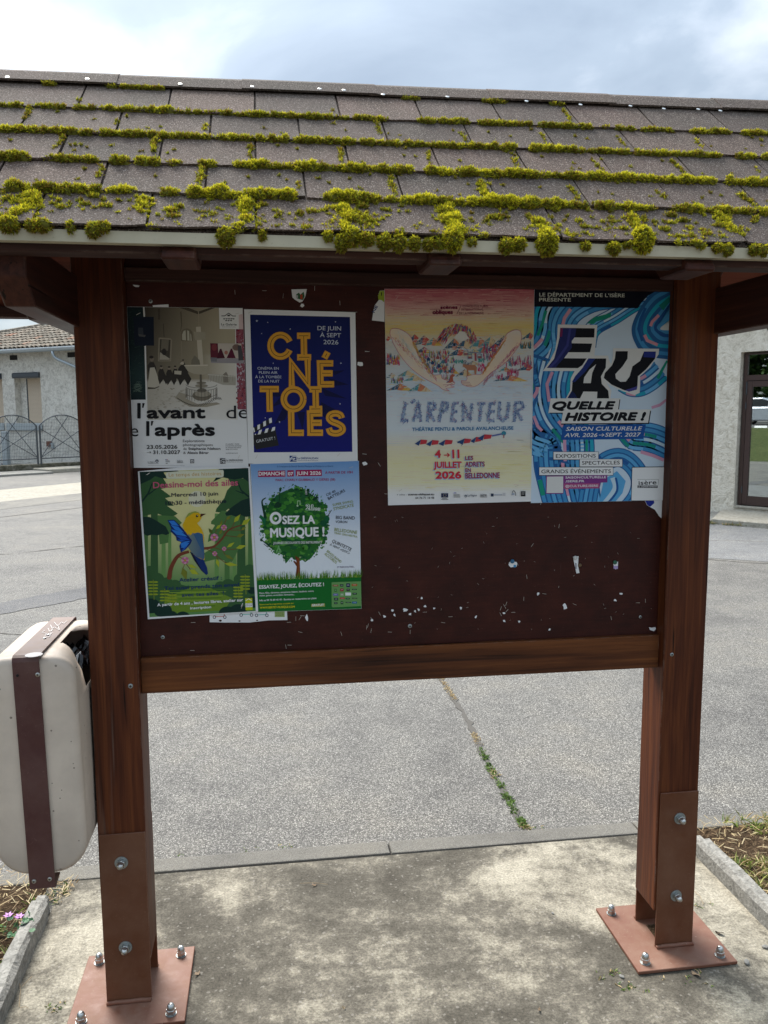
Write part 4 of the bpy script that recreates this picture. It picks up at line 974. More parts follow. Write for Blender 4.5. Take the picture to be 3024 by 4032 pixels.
# strands in the slots and patches on the lowest course
def strand(pts, sz, br):
    P = [roofxs(*p) for p in pts]; sz0 = sz; tot_ = len(P) - 1; sz *= .8
    for (xa, sa), (xb, sb) in zip(P, P[1:]):
        n = max(1, int(math.hypot(xb - xa, sb - sa) / .011))
        for k in range(n):
            t = (k + mr.uniform(0, .6)) / n; q_ = mr.uniform(.45, 1.25)
            pillow(xa + (xb - xa) * t + mr.normal(0, .0022 * sz), sa + (sb - sa) * t, .0058 * sz * q_, .0066 * sz * q_, .0046 * sz * q_, br + mr.normal(0, .18))
            if sz > 1.2:
                for _ in range(3): pillow(xa + (xb - xa) * t + mr.normal(0, .009 * sz), sa + (sb - sa) * t + mr.normal(0, .004), .0034 * mr.uniform(.6, 1.5), .003, .0026, br - .1 + mr.normal(0, .15))
for f, pts, sz, br in ((Apx, [(178, 265), (168, 310), (140, 350)], .9, .4), (Apx, [(462, 225), (452, 240)], 1.0, .2), (Apx, [(700, 345), (685, 380)], .5, .3), (Apx, [(1225, 370), (1222, 420)], .9, .5),
   (Apx, [(380, 440), (365, 480), (300, 530)], .8, .2), (Apx, [(930, 450), (915, 540)], 1.2, .4), (Apx, [(1485, 490), (1488, 580)], .8, .3), (Apx, [(612, 610), (578, 700)], 1.1, .5), (Apx, [(1200, 640), (1185, 740)], 1.2, .5),
   (Apx, [(180, 790), (205, 830), (150, 880), (120, 920)], 2.6, .85), (Apx, [(850, 800), (860, 850), (820, 910)], 1.6, .75), (Apx, [(1480, 830), (1440, 900), (1450, 960), (1430, 1000)], 2.6, .75), (Apx, [(1350, 940), (1400, 945)], 1.4, .6),
   (Bpx, [(495, 205), (497, 245)], 1.1, .3), (Bpx, [(765, 275), (780, 370)], .8, .35), (Bpx, [(1290, 350), (1320, 415)], .9, .3), (Bpx, [(535, 440), (545, 540)], .9, .4), (Bpx, [(1080, 460), (1095, 560)], .7, .3), (Bpx, [(1605, 505), (1640, 580)], .9, .3),
   (Bpx, [(275, 650), (278, 710)], .7, .3), (Bpx, [(850, 630), (880, 750)], 1.0, .4), (Bpx, [(1400, 650), (1440, 740)], 1.5, .5), (Bpx, [(560, 810), (590, 860), (580, 920), (560, 960)], 3.0, .85), (Bpx, [(1160, 800), (1210, 860), (1230, 940), (1240, 990)], 3.2, .85),
   (Bpx, [(1350, 960), (1440, 990)], 1.6, .6), (Cpx, [(1700 - 1320, 140), (430, 215)], .8, .35), (Cpx, [(240, 290), (280, 370)], .8, .3), (Cpx, [(715, 305), (770, 380)], .4, .3), (Cpx, [(1190, 320), (1260, 400)], .8, .4), (Cpx, [(75, 450), (95, 500)], 1.0, .4),
   (Cpx, [(560, 450), (610, 510), (650, 540)], .9, .3), (Cpx, [(1060, 460), (1140, 550)], .9, .35), (Cpx, [(1570, 500), (1620, 550)], .8, .3), (Cpx, [(420, 620), (500, 740)], 1.1, .3), (Cpx, [(960, 640), (1020, 710)], 1.2, .5), (Cpx, [(1480, 670), (1650, 810)], 1.4, .55),
   (Cpx, [(225, 820), (260, 870), (290, 930)], 2.6, .85), (Cpx, [(800, 800), (850, 880)], 1.8, .8), (Cpx, [(1350, 790), (1400, 870), (1500, 930)], 2.0, .8), (Cpx, [(1090, 965), (1250, 965)], 1.4, .7), (Cpx, [(150, 890), (230, 915)], 1.3, .7), (Cpx, [(370, 910), (460, 940)], 1.2, .65)):
    strand([f(*p) for p in pts], sz, br)
# small scattered tufts on the two lowest courses
for _ in range(560):
    x = mr.uniform(-.80, 1.55); s = .797 - .135 * mr.beta(1.1, 1.5)
    if math.sin(x * 9 + 1) + math.sin(x * 23 + s * 40) < -0.9: continue
    k = mr.uniform(.25, .95) if mr.uniform() < .85 else 1.3; pillow(x, s, .0065 * k * mr.uniform(.8, 1.8), .005 * k, .0035 * k, mr.uniform(.05, .75), 1.2)
for _ in range(200):
    x = mr.uniform(-.80, 1.6); s = mr.uniform(.24, .65); k = mr.uniform(.2, .45); pillow(x, s, .006 * k, .005 * k, .003 * k, mr.uniform(0, .2), 1.3)
for px0, px1 in ((165, 210), (420, 640), (1600, 1650), (1905, 2010), (2190, 2230)):          # greyish tufts along the ridge cap
    for _ in range(int((px1 - px0) / 9)):
        px = mr.uniform(px0, px1); xx, ss = roofxs(px, 300 + .05 * px + 26); pillow(xx, .080, .007, .004, .004, .35)
# clumps hanging over the drip edge
hang = [(Apx, 50, 970, 50, 45, .35), (Apx, 185, 975, 28, 30, .3), (Apx, 250, 975, 48, 34, .3), (Apx, 418, 985, 20, 30, .3), (Apx, 552, 1005, 34, 42, .3), (Apx, 615, 985, 30, 30, .4), (Apx, 1340, 1045, 46, 56, .35), (Apx, 1560, 1035, 16, 30, .3),
 (Bpx, 50, 985, 14, 24, .3), (Bpx, 465, 995, 30, 26, .5), (Bpx, 545, 1040, 36, 50, .35), (Bpx, 610, 1000, 46, 60, .6), (Bpx, 700, 1015, 46, 40, .35), (Bpx, 815, 1030, 46, 48, .4), (Bpx, 905, 1040, 44, 50, .35), (Bpx, 1000, 1040, 34, 40, .35), (Bpx, 1085, 1045, 34, 36, .3),
 (Bpx, 1150, 1040, 30, 34, .35), (Bpx, 1240, 1020, 62, 74, .8), (Bpx, 1360, 1030, 26, 22, .5), (Bpx, 1575, 1060, 46, 38, .35), (Bpx, 1640, 1050, 26, 40, .35),
 (Cpx, 30, 990, 40, 44, .35), (Cpx, 110, 985, 44, 38, .4), (Cpx, 285, 975, 68, 80, .65), (Cpx, 525, 995, 28, 28, .5), (Cpx, 700, 1010, 42, 38, .35), (Cpx, 785, 985, 22, 20, .3), (Cpx, 882, 955, 70, 88, .85), (Cpx, 1245, 990, 24, 18, .6), (Cpx, 1345, 1005, 30, 28, .5), (Cpx, 1410, 1015, 32, 38, .45), (Cpx, 1580, 1015, 40, 34, .4), (Cpx, 1635, 1020, 24, 34, .45)]
def ball(c, rx, ry, rz, br):
    n = int(rx * rz * 4 * math.pi / (.0033 ** 2) * .5)
    d = mr.normal(0, 1, (n, 3)); d /= np.linalg.norm(d, axis=1)[:, None]; lump = 1 + .12 * np.sin(d[:, 0:1] * 9 + c[0] * 50) * np.cos(d[:, 2:3] * 8)
    P = np.array(c) + d * np.array([rx, ry, rz]) * .86 * lump
    nn = d.copy(); nn[:, 2] -= .25
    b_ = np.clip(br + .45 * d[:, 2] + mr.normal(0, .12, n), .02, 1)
    WORLD[0] = True; tufts(P, nn, b_, 7, .0056, .0017); WORLD[0] = False
    bm_ = bmesh.new(); bmesh.ops.create_icosphere(bm_, subdivisions=2, radius=1); b0 = len(core_v)
    Q = np.array([[v.co.x * rx * .84 + c[0], v.co.y * ry * .84 + c[1], v.co.z * rz * .84 + c[2]] for v in bm_.verts]); core_v.extend([('w', *q) for q in Q])
    core_f.extend([tuple(b0 + v.index for v in f.verts) for f in bm_.faces]); bm_.free()
for f, x, y, hw, hh, br in hang:
    px, py = f(x, y); Yh = 1.628; c = bpY(px, py, Yh); sc_ = (.663 if f is Apx else .633) * (Yh * 1.0 / FPX) * 1.03
    rx = hw * sc_; rz = hh * sc_
    k = max(1, int(rx / .016))
    if hw > 55 or k == 1: ball((c.x, Yh + .002, c.z), rx, min(rx, .022), rz, br)
    else:
        for q in range(k + 1): ball((c.x + (q / k - .5) * rx * 1.3, Yh + .003, c.z + mr.normal(0, .003)), rx * .62, .015, rz * mr.uniform(.7, 1.05), br)
def mapW(P):
    P = np.asarray(P).reshape(-1, 3); x, s2, h = P[:, 0], -P[:, 1], P[:, 2]; z0 = ZR - .0130 * (1.42 - x); a = np.arctan2(z0 - EZ, YR - EY); s2 = s2 * np.hypot(z0 - EZ, YR - EY) / SL
    return np.stack([x, YR - s2 * np.cos(a) - h * np.sin(a), z0 - s2 * np.sin(a) + h * np.cos(a)], 1)
mv = [m_ if w_ else mapW(m_).reshape(-1, 3, 3) for m_, w_ in zip(mv, mw)]
core_v = [tuple(v[1:]) if v[0] == 'w' else tuple(mapW(v)[0]) for v in core_v]
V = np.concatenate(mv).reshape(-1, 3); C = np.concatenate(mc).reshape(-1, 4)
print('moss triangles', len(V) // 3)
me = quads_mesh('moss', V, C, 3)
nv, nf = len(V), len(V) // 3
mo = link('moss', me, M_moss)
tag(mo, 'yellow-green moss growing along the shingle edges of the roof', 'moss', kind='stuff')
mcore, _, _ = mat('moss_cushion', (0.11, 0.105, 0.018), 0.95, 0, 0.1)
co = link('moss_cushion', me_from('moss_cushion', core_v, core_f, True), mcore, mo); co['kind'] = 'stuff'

# ------------------------------------------------------------------ grass, straw, weeds
def blades(pts, hmin, hmax, cols, per=6, wd=.0022, spread=.5, seed=1, droop=.4):
    r_ = np.random.RandomState(seed); P = np.array(pts); n = len(P) * per; P = np.repeat(P, per, 0) + np.c_[r_.normal(0, .006, (n, 2)), np.zeros(n)]
    d = np.c_[r_.normal(0, spread, (n, 2)), np.ones(n)]; d /= np.linalg.norm(d, axis=1)[:, None]
    h = r_.uniform(hmin, hmax, (n, 1)); s = np.c_[r_.normal(0, 1, (n, 2)), np.zeros(n)]; s /= np.linalg.norm(s, axis=1)[:, None]
    w_ = wd * r_.uniform(.6, 1.3, (n, 1)); mid = P + d * h * .55; tip = P + d * h; tip[:, :2] += d[:, :2] * h * droop; tip[:, 2:] -= h * .12
    V = np.stack([P - s * w_, P + s * w_, mid + s * w_ * .8, tip, mid - s * w_ * .8], 1)
    c = np.array(cols)[r_.randint(0, len(cols), n)] * r_.uniform(.7, 1.3, (n, 1)); C = np.ones((n, 5, 4)); C[:, :, :3] = c[:, None, :]
    return V.reshape(-1, 3), C.reshape(-1, 4)
GRN = [(0.075, 0.14, 0.022), (0.12, 0.20, 0.035), (0.05, 0.10, 0.02), (0.19, 0.24, 0.06)]
STR = [(0.40, 0.30, 0.15), (0.50, 0.39, 0.21), (0.30, 0.20, 0.10), (0.58, 0.47, 0.28)]
def inb(x0, x1, y0, y1, n, z, r_): return [(r_.uniform(x0, x1), r_.uniform(y0, y1), z) for _ in range(n)]
def straw(x0, x1, y0, y1, n, z, seed, L=(.02, .08)):
    r_ = np.random.RandomState(seed); c = np.c_[r_.uniform(x0, x1, n), r_.uniform(y0, y1, n), z + r_.uniform(0, .022, n)]
    a = r_.uniform(0, math.pi, n); d = np.c_[np.cos(a), np.sin(a), r_.normal(0, .22, n)]; l = r_.uniform(*L, (n, 1)) / 2; s = np.c_[-np.sin(a), np.cos(a), r_.normal(0, .3, n)] * r_.uniform(.0008, .0018, (n, 1))
    V = np.stack([c - d * l - s, c + d * l - s, c + d * l + s, c - d * l + s], 1); cc = np.array(STR)[r_.randint(0, 4, n)] * r_.uniform(.6, 1.25, (n, 1)); C = np.ones((n, 4, 4)); C[:, :, :3] = cc[:, None, :]
    return V.reshape(-1, 3), C.reshape(-1, 4)
r_ = random.Random(9)
pr = [p for p in inb(1.62, 3.2, 1.4, 2.80, 2600, .042, r_) if math.sin(p[0] * 9 + 2) + math.sin(p[1] * 11 + p[0] * 4) > -1.0]
V, C = blades(pr, .015, .055, [(0.20, 0.26, 0.05), (0.14, 0.24, 0.04)] + STR[:2] + [(0.34, 0.36, 0.11), (0.24, 0.32, 0.06), (0.42, 0.40, 0.16)], 9, seed=4, spread=.75); g = link('bed_grass', quads_mesh('bed_grass', V, C, 5), M_leaf); tag(g, 'patchy green and straw-coloured grass in the bed at the right edge', 'grass', kind='stuff')
V, C = straw(1.60, 3.2, 1.3, 2.82, 3600, .045, 6, (.012, .05)); g = link('dry_straw', quads_mesh('dry_straw', V, C, 4), M_leaf); tag(g, 'dry straw littering the right-hand bed', 'straw', kind='stuff')
pl_ = [p for p in inb(-2.2, -.80, 1.3, 2.80, 700, .042, r_) if math.sin(p[0] * 14) + math.sin(p[1] * 17 + p[0] * 5) > -.3]
V, C = blades(pl_, .012, .045, GRN, 5, seed=5, spread=.8); g = link('bed_weeds', quads_mesh('bed_weeds', V, C, 5), M_leaf); tag(g, 'low green weeds in the bed below the litter bin', 'weeds', kind='stuff')
V, C = straw(-2.2, -.79, 1.3, 2.86, 4200, .045, 7, (.015, .06)); g = link('wood_straw', quads_mesh('wood_straw', V, C, 4), M_leaf); tag(g, 'brown straw and bark chips in the left-hand bed', 'straw', kind='stuff')
V, C = straw(-.86, -.70, 2.70, 2.83, 110, .002, 17, (.01, .035)); V2, C2 = blades(inb(-.85, -.72, 2.70, 2.83, 30, .0, r_), .01, .03, GRN + STR[:1], 5, seed=12, spread=.9)
g = link('corner_straw', quads_mesh('corner_straw', V, C, 4), M_leaf); tag(g, 'tuft of dry straw at the end of the left kerb', 'straw', kind='stuff')
g = link('corner_weeds', quads_mesh('corner_weeds', V2, C2, 5), M_leaf); tag(g, 'small weeds at the end of the left kerb', 'weeds', kind='stuff')
# weeds in the asphalt crack
cr = [(1.06, 4.85), (1.051, 4.45), (1.043, 4.05), (1.015, 3.69), (1.003, 3.38), (.994, 3.10), (.997, 2.95)]
pts = []; dry = []
for (a, b), (c, d) in zip(cr, cr[1:]):
    n = 46
    for _ in range(n):
        t = r_.random(); x, y = a + (c - a) * t + r_.gauss(0, .0055), b + (d - b) * t
        if y < 3.75 and math.sin(y * 26) + .6 * math.sin(y * 57) > -.9: pts.append((x, y, -.008))
        if (y > 4.45 or 3.8 < y < 3.95 or 3.42 < y < 3.5 or y < 2.99) : dry.append((x, y, -.008))
V, C = blades(pts, .006, .020, GRN[:3] + [(0.13, 0.20, 0.04)], 5, wd=.0042, spread=1.3, seed=8); g = link('crack_weeds', quads_mesh('crack_weeds', V, C, 5), M_leaf); tag(g, 'green weeds growing out of the crack in the asphalt', 'weeds', kind='stuff')
V, C = blades(dry, .006, .018, STR, 6, wd=.003, spread=1.4, seed=9); g = link('crack_straw', quads_mesh('crack_straw', V, C, 5), M_leaf); tag(g, 'withered tan grass in the far part of the asphalt crack', 'dry grass', kind='stuff')
# a few weeds at the asphalt edge, by the plates and by the door step
ex = []
for cx_1, cy_1, n, sp in ((-.10, 2.945, 5, .02), (.02, 2.95, 6, .02), (-.35, 2.95, 3, .015), (1.00, 2.03, 14, .03), (.97, 2.10, 12, .04), (1.2, 2.055, 10, .05), (1.34, 2.36, 10, .03), (-.6, 2.08, 8, .02), (-.62, 2.2, 8, .02), (1.05, 2.935, 5, .02)):
    for _ in range(n // 2 + 1): ex.append((cx_1 + r_.gauss(0, sp), cy_1 + r_.gauss(0, sp * .4), 0))
V, C = blades(ex, .004, .014, GRN + [(0.06, 0.06, 0.02)] + STR[:2], 5, spread=1.2, seed=13); g = link('edge_weeds', quads_mesh('edge_weeds', V, C, 5), M_leaf); tag(g, 'tiny weeds and moss along joints and plate edges', 'weeds', kind='stuff')
ex = []
for _ in range(60):
    t = r_.random(); ex.append((6.5 + 1.6 * t * .75, 11.28 - 1.6 * t * .62 + r_.gauss(0, .02), 0))
V, C = blades(ex, .02, .08, GRN + STR, 5, wd=.006, spread=.8, seed=14); g = link('step_weeds', quads_mesh('step_weeds', V, C, 5), M_leaf); tag(g, 'weeds at the foot of the pale step before the door', 'weeds', kind='stuff')
# purple flowers with round leaves in the left bed
mfl, _, _ = mat('purple_petal', (0.50, 0.22, 0.58), 0.5); mst, _, _ = mat('green_stem', (0.10, 0.17, 0.04), 0.6); mlf, _, _ = mat('round_leaf', (0.045, 0.13, 0.05), 0.55)
fl = empty('flower_plant', (-.85, 2.46, .05), 0, 'small plant with two purple flowers and round green leaves under the bin', 'flower')
for px, py in ((33, 3606), (76, 3611)):
    p = bpZ(px, py, .082); l = p - Vector((-.85, 2.46, .05))
    mb = MB(); mb.tube([(l.x * .3, l.y * .3, -.01), (l.x * .8, l.y * .8, .015), tuple(l)], .0012, 5); s_ = mb.build('stem', mst, fl)
    mb = MB()
    for k in range(6):
        a = k * math.pi / 3 + .3; u = Vector((math.cos(a), math.sin(a), .35)).normalized(); v_ = Vector((-math.sin(a), math.cos(a), 0))
        q = [l + u * .002, l + u * .009 - v_ * .0042, l + u * .0165, l + u * .009 + v_ * .0042]; mb.bm.faces.new([mb.bm.verts.new(x) for x in q])
    mb.build('petals', mfl, fl)
for k in range(22):
    x, y = r_.gauss(.03, .035), r_.gauss(.03, .03); z = .005 + r_.random() * .025; rr = r_.uniform(.006, .012); mt = Matrix.Translation((x, y, z)) @ Matrix.Rotation(r_.gauss(0, .4), 4, 'X') @ Matrix.Rotation(r_.gauss(0, .4), 4, 'Y')
    mb = MB(); ring = [mb.bm.verts.new(mt @ Vector((rr * math.cos(a) * (1 + .1 * math.cos(5 * a)), rr * math.sin(a) * (1 + .1 * math.cos(5 * a)), .001 * math.cos(5 * a)))) for a in [2 * math.pi * i / 14 for i in range(14)]]
    c0 = mb.bm.verts.new(mt @ Vector((0, 0, -.002)))
    for i in range(14): mb.bm.faces.new((c0, ring[i], ring[(i + 1) % 14]))
    mb.build('leaf', mlf, fl)
# litter on the concrete: leaves, twigs, pebbles
mdl, _, _ = mat('dry_leaf', (0.27, 0.19, 0.12), 0.8); mpb, _, _ = mat('grey_pebble', (0.20, 0.195, 0.18), 0.85); mtw, _, _ = mat('twig', (0.33, 0.25, 0.15), 0.8)
def dleaf(px, py, L, ang, label, m=mdl):
    p = bpZ(px, py, .003); mb = MB(); n = 6
    A = [mb.bm.verts.new((L * (i / n - .5), L * .22 * math.sin(math.pi * i / n) + .0005, .003 + .004 * math.sin(i))) for i in range(n + 1)]
    B_ = [mb.bm.verts.new((L * (i / n - .5), -L * .22 * math.sin(math.pi * i / n) - .0005, .002 + .003 * math.cos(i))) for i in range(n + 1)]
    for i in range(n): mb.bm.faces.new((A[i], A[i + 1], B_[i + 1], B_[i]))
    o = mb.build('dry_leaf', m, None, p, (0, 0, ang)); o.modifiers.new('t', 'SOLIDIFY').thickness = .0006; tag(o, label, 'leaf', 'dry leaves on the concrete'); return o
dleaf(777, 3835, .022, .9, 'pale curled leaf beside the left base plate'); dleaf(2740, 3838, .03, 2.0, 'brown dry leaf in front of the right base plate'); dleaf(1237, 3486, .020, .5, 'thin reddish leaf on the slab behind the left post'); dleaf(245, 3520, .014, .4, 'small pale leaf near the end of the left kerb')
dleaf(2123, 3978, .016, 1.2, 'tan leaf near the bottom edge of the slab'); dleaf(1353, 3970, .012, .1, 'small dark leaf in the middle of the near slab', mtw); dleaf(2833, 3675, .026, 2.6, 'dark bark chip beside the right base plate', mbark)
def pebble(px, py, r, label):
    p = bpZ(px, py, 0); bm = bmesh.new(); bmesh.ops.create_icosphere(bm, subdivisions=2, radius=r)
    for v in bm.verts: v.co = Vector((v.co.x * 1.3, v.co.y * .8, v.co.z * .55 + r * .4)) * (1 + r_.gauss(0, .06))
    me = bpy.data.meshes.new('pebble'); bm.to_mesh(me); bm.free(); o = link('pebble', me, mpb, None, p, (0, 0, r_.uniform(0, 3))); tag(o, label, 'pebble', 'pebbles on the concrete'); return o
pebble(2447, 3848, .007, 'dark round pebble left of the right base plate'); pebble(2940, 3793, .010, 'flat grey pebble off the front right corner of the right plate'); pebble(3015, 3733, .009, 'grey pebble at the right edge near the kerb'); pebble(2176, 3598, .005, 'small white pebble on the slab between the posts')
for i, (a, b, c, d) in enumerate(((75, 3965, 75, 3850), (85, 3885, 125, 3845), (112, 3970, 80, 3968), (2735, 3510, 2770, 3560), (2735, 3815, 2755, 3845), (1180, 3478, 1290, 3482))):
    pa, pb_ = bpZ(a, b, .004), bpZ(c, d, .006); mb = MB(); mb.tube([pa, (pa + pb_) / 2 + Vector((.004, 0, .004)), pb_], .0009, 5); o = mb.build('twig', mtw); tag(o, ['upright straw stalk by the left kerb foot', 'short slanted stalk by the left kerb', 'tiny flat stalk near the left kerb', 'thin stalk right of the right post shoe', 'bent stalk in front of the right plate', 'long thin straw on the slab behind the left post'][i], 'stalk', 'loose stalks on the concrete')
# ------------------------------------------------------------------ posters: flat print built from coloured shapes
PY = 2.2205
_txt = {}
def glyphs(s, bold, shear, spacing=1.0):
    key = (s, bold, shear, spacing)
    if key in _txt: return _txt[key]
    cu = bpy.data.curves.new('t', 'FONT'); cu.body = s; cu.size = 1.0; cu.offset = bold; cu.shear = shear; cu.resolution_u = 3; cu.space_character = spacing
    ob = bpy.data.objects.new('t', cu); col.objects.link(ob); dg = bpy.context.evaluated_depsgraph_get(); ev = ob.evaluated_get(dg); me = ev.to_mesh()
    vs = [(v.co.x, v.co.y) for v in me.vertices]; fs = [tuple(p.vertices) for p in me.polygons]; ev.to_mesh_clear()
    bpy.data.objects.remove(ob); bpy.data.curves.remove(cu)
    x0 = min(v[0] for v in vs); x1 = max(v[0] for v in vs)
    _txt[key] = ([(x - x0, y) for x, y in vs], fs, x1 - x0); return _txt[key]
CAP = max(y for x, y in glyphs('H', 0, 0)[0])
class Art:
    def __init__(s, ox, oy, sc_, corners, Y):
        s.o = (ox, oy, sc_); s.c = [Vector(c) for c in corners]; s.Y = Y; s.v = []; s.f = []; s.k = []; s.n = 0; s.clip = None; s.gam = 1.2
    def add(s, pts, faces, colr):
        b = len(s.v); s.n += 1; s.cnt = getattr(s, 'cnt', 0) + 1; z = s.n + (s.cnt % 10) / 10
        for p in pts:
            c = colr(p[0], p[1]) if callable(colr) else colr
            s.v.append((p[0], p[1], z)); s.k.append((*c, 1))
        s.f += [tuple(b + i for i in f) for f in faces]
    def lay(s, k=1): s.n += k
    def same(s): s.n -= 1
    def poly(s, pts, c):
        if len(pts) <= 4: s.add(pts, [tuple(range(len(pts)))], c); return
        tr = geometry.tessellate_polygon([[Vector((p[0], p[1], 0)) for p in pts]]); s.add(pts, tr, c)
    def rect(s, x0, y0, x1, y1, c): s.add([(x0, y0), (x1, y0), (x1, y1), (x0, y1)], [(0, 1, 2, 3)], c)
    def grid(s, q, nx, ny, c):
        a, b, d, e_ = [Vector(p) for p in q]; pts = []; fs = []
        for j in range(ny + 1):
            for i in range(nx + 1):
                u, v = i / nx, j / ny; p = (a * (1 - u) + b * u) * (1 - v) + (e_ * (1 - u) + d * u) * v; pts.append((p.x, p.y))
        for j in range(ny):
            for i in range(nx): k = j * (nx + 1) + i; fs.append((k, k + 1, k + nx + 2, k + nx + 1))
        s.add(pts, fs, c)
    def disc(s, x, y, r, c, ry=None, n=20, a0=0.0):
        ry = ry or r; s.add([(x + r * math.cos(a0 + 2 * math.pi * i / n), y + ry * math.sin(a0 + 2 * math.pi * i / n)) for i in range(n)], [tuple(range(n))], c)
    def line(s, pts, w_, c, w2=None, closed=False, dz=0.0):
        P = [Vector(p) for p in pts]
        if closed: P.append(P[0])
        vs = []; fs = []; n = len(P)
        for i, p in enumerate(P):
            if closed and i in (0, n - 1): d1 = (P[1] - P[0]).normalized(); d0_ = (P[0] - P[-2]).normalized()
            else:
                d0_ = (p - P[i - 1]).normalized() if i > 0 else (P[1] - P[0]).normalized(); d1 = (P[i + 1] - p).normalized() if i < n - 1 else d0_
            t = (d0_ + d1);
            if t.length < 1e-4: t = d1.copy()
            t.normalize(); nn = Vector((-t.y, t.x)); m_ = 1 / max(.45, nn.dot(Vector((-d1.y, d1.x))))
            ww = (w_ if w2 is None else w_ + (w2 - w_) * i / (n - 1)) / 2 * m_
            vs += [tuple(p + nn * ww), tuple(p - nn * ww)]
        if dz:
            for i in range(n - 1): s.add([vs[2 * i], vs[2 * i + 1], vs[2 * i + 3], vs[2 * i + 2]], [(0, 1, 2, 3)], c); s.v[-4:] = [(q[0], q[1], q[2] + ((i * 5) % 11) * dz * .3) for q in s.v[-4:]]; s.n -= 1; s.cnt -= 1
            s.n += 1; s.cnt += 1; return
        for i in range(n - 1): fs.append((2 * i, 2 * i + 1, 2 * i + 3, 2 * i + 2))
        s.add(vs, fs, c)
    def curve(s, pts, n=8):
        P = [Vector(p) for p in pts]; out = []
        for i in range(len(P) - 1):
            p0, p1, p2, p3 = P[max(0, i - 1)], P[i], P[i + 1], P[min(len(P) - 1, i + 2)]
            for k in range(n):
                t = k / n; out.append(tuple(.5 * ((2 * p1) + (p2 - p0) * t + (2 * p0 - 5 * p1 + 4 * p2 - p3) * t * t + (3 * p1 - p0 - 3 * p2 + p3) * t ** 3)))
        out.append(tuple(P[-1])); return out
    def text(s, t, x0, y0, x1, y1, h, c, bold=0.0, shear=0.0, sp=1.0):
        vs, fs, w_ = glyphs(t, 0.0, shear, sp); d = Vector((x1 - x0, y1 - y0)); L = d.length; d /= L; up = Vector((d.y, -d.x)); ky = h / (CAP + 2 * bold); bb = bold * ky; kx = (L - 2 * bb) / w_
        offs = [(0, 0)] if bold <= 0 else [(bb * math.cos(a), bb * math.sin(a)) for a in [math.pi * (k + .5) / (2 if bold < .03 else 4) for k in range(4 if bold < .03 else 8)]] + ([(0, 0)] if bold > .05 else [])
        x0 += d.x * bb + up.x * bb; y0 += d.y * bb + up.y * bb
        for ax_, ay_ in offs: s.add([(x0 + ax_ + d.x * x * kx + up.x * y * ky, y0 + ay_ + d.y * x * kx + up.y * y * ky) for x, y in vs], fs, c); s.n -= 1
        s.n += 1
    def build(s, name, label, cat, group=None, border=None, thick=True, paper=None):
        ox, oy, k = s.o
        def W3(x, y, z): p = bpY(ox + x * k, oy + y * k, s.Y); return (p.x, p.y - z, p.z)
        pc = [W3(c.x, c.y, 0) for c in s.c]; n = len(pc)
        back = [(a, b + .0006, c) for a, b, c in pc]
        me = me_from(name, pc + back, [tuple(range(n))[::-1], tuple(range(n, 2 * n))] + [(i, (i + 1) % n, n + (i + 1) % n, n + i) for i in range(n)])
        o = link(name, me, paper or M_paper); tag(o, label, cat, group)
        if s.v:
            st = min(.000014, .0026 / max(1, s.n)); vs = []
            a, b, c, d = s.c[0], s.c[1], s.c[-2], s.c[-1]
            for x, y, z in s.v:
                if s.clip: x, y = s.clip(x, y)
                vs.append(W3(x, y, .00012 + z * st))
            fs = []; kk = np.array(s.k)
            for f in s.f:
                p0, p1, p2 = [s.v[i] for i in f[:3]]
                ar = sum(s.v[f[i]][0] * s.v[f[(i + 1) % len(f)]][1] - s.v[f[(i + 1) % len(f)]][0] * s.v[f[i]][1] for i in range(len(f)))
                fs.append(f if ar < 0 else f[::-1])
            me2 = bpy.data.meshes.new('print'); me2.from_pydata(vs, [], fs); at = me2.color_attributes.new('Col', 'FLOAT_COLOR', 'POINT'); kk[:, :3] = .82 * (np.clip(kk[:, :3], 0, 1) / .73) ** s.gam; at.data.foreach_set('color', kk.astype(np.float32).ravel())
            pr_ = link('print', me2, M_print, o)
        return o
def quadclip(tl, tr, br_, bl):
    def f(x, y):
        t = min(1, max(0, (y - tl[1]) / (bl[1] - tl[1]))); L = tl[0] + (bl[0] - tl[0]) * t; Rr_ = tr[0] + (br_[0] - tr[0]) * t
        x = min(max(x, L), Rr_); u = (x - L) / (Rr_ - L); T = tl[1] + (tr[1] - tl[1]) * u; B = bl[1] + (br_[1] - bl[1]) * u
        return x, min(max(y, T), B)
    return f
mpp, ntp, bp_ = mat('white_poster_paper', (0.79, 0.80, 0.81), 0.5, 0, 0.16); 
v_ = coords(ntp, (1, 1, 1)); bump(ntp, bp_, noise(ntp, v_, 16, 3, .5, 1.2), .22, .004); M_paper = mpp
WH = (0.72, 0.73, 0.74); BK = (0.012, 0.012, 0.016)
def lerp(a, b, t): t = min(1, max(0, t)); return tuple(x + (y - x) * t for x, y in zip(a, b))
def scale(c, k): return tuple(x * k for x in c)
R_ = random.Random(21)
def wob(): return R_.uniform(-1, 1)

# --- 1: exhibition poster with old photograph ---
A = Art(480, 1180, .31344, [(62, 88), (1518, 105), (1590, 2110), (150, 2112)], PY)
A.clip = quadclip((64, 90), (1516, 107), (1588, 2108), (152, 2110))
sep1, sep2, sep3 = (0.16, 0.135, 0.105), (0.42, 0.37, 0.29), (0.62, 0.58, 0.49)
def fern(x, y): return lerp((0.012, 0.028, 0.032), (0.035, 0.07, 0.07), max(0, 1 - abs(y - 950) / 350) * .8)
A.grid([(64, 90), (290, 92), (305, 1256), (108, 1258)], 3, 12, fern)
for _ in range(150):
    x, y = R_.uniform(85, 280), R_.uniform(120, 1200); a = R_.uniform(-.9, .3); l = R_.uniform(12, 40); A.line([(x, y), (x + l * math.cos(a), y + l * math.sin(a))], 4, R_.choice([(0.04, 0.085, 0.075), (0.02, 0.05, 0.05), (0.07, 0.12, 0.10)]), 1); A.same()
A.lay()
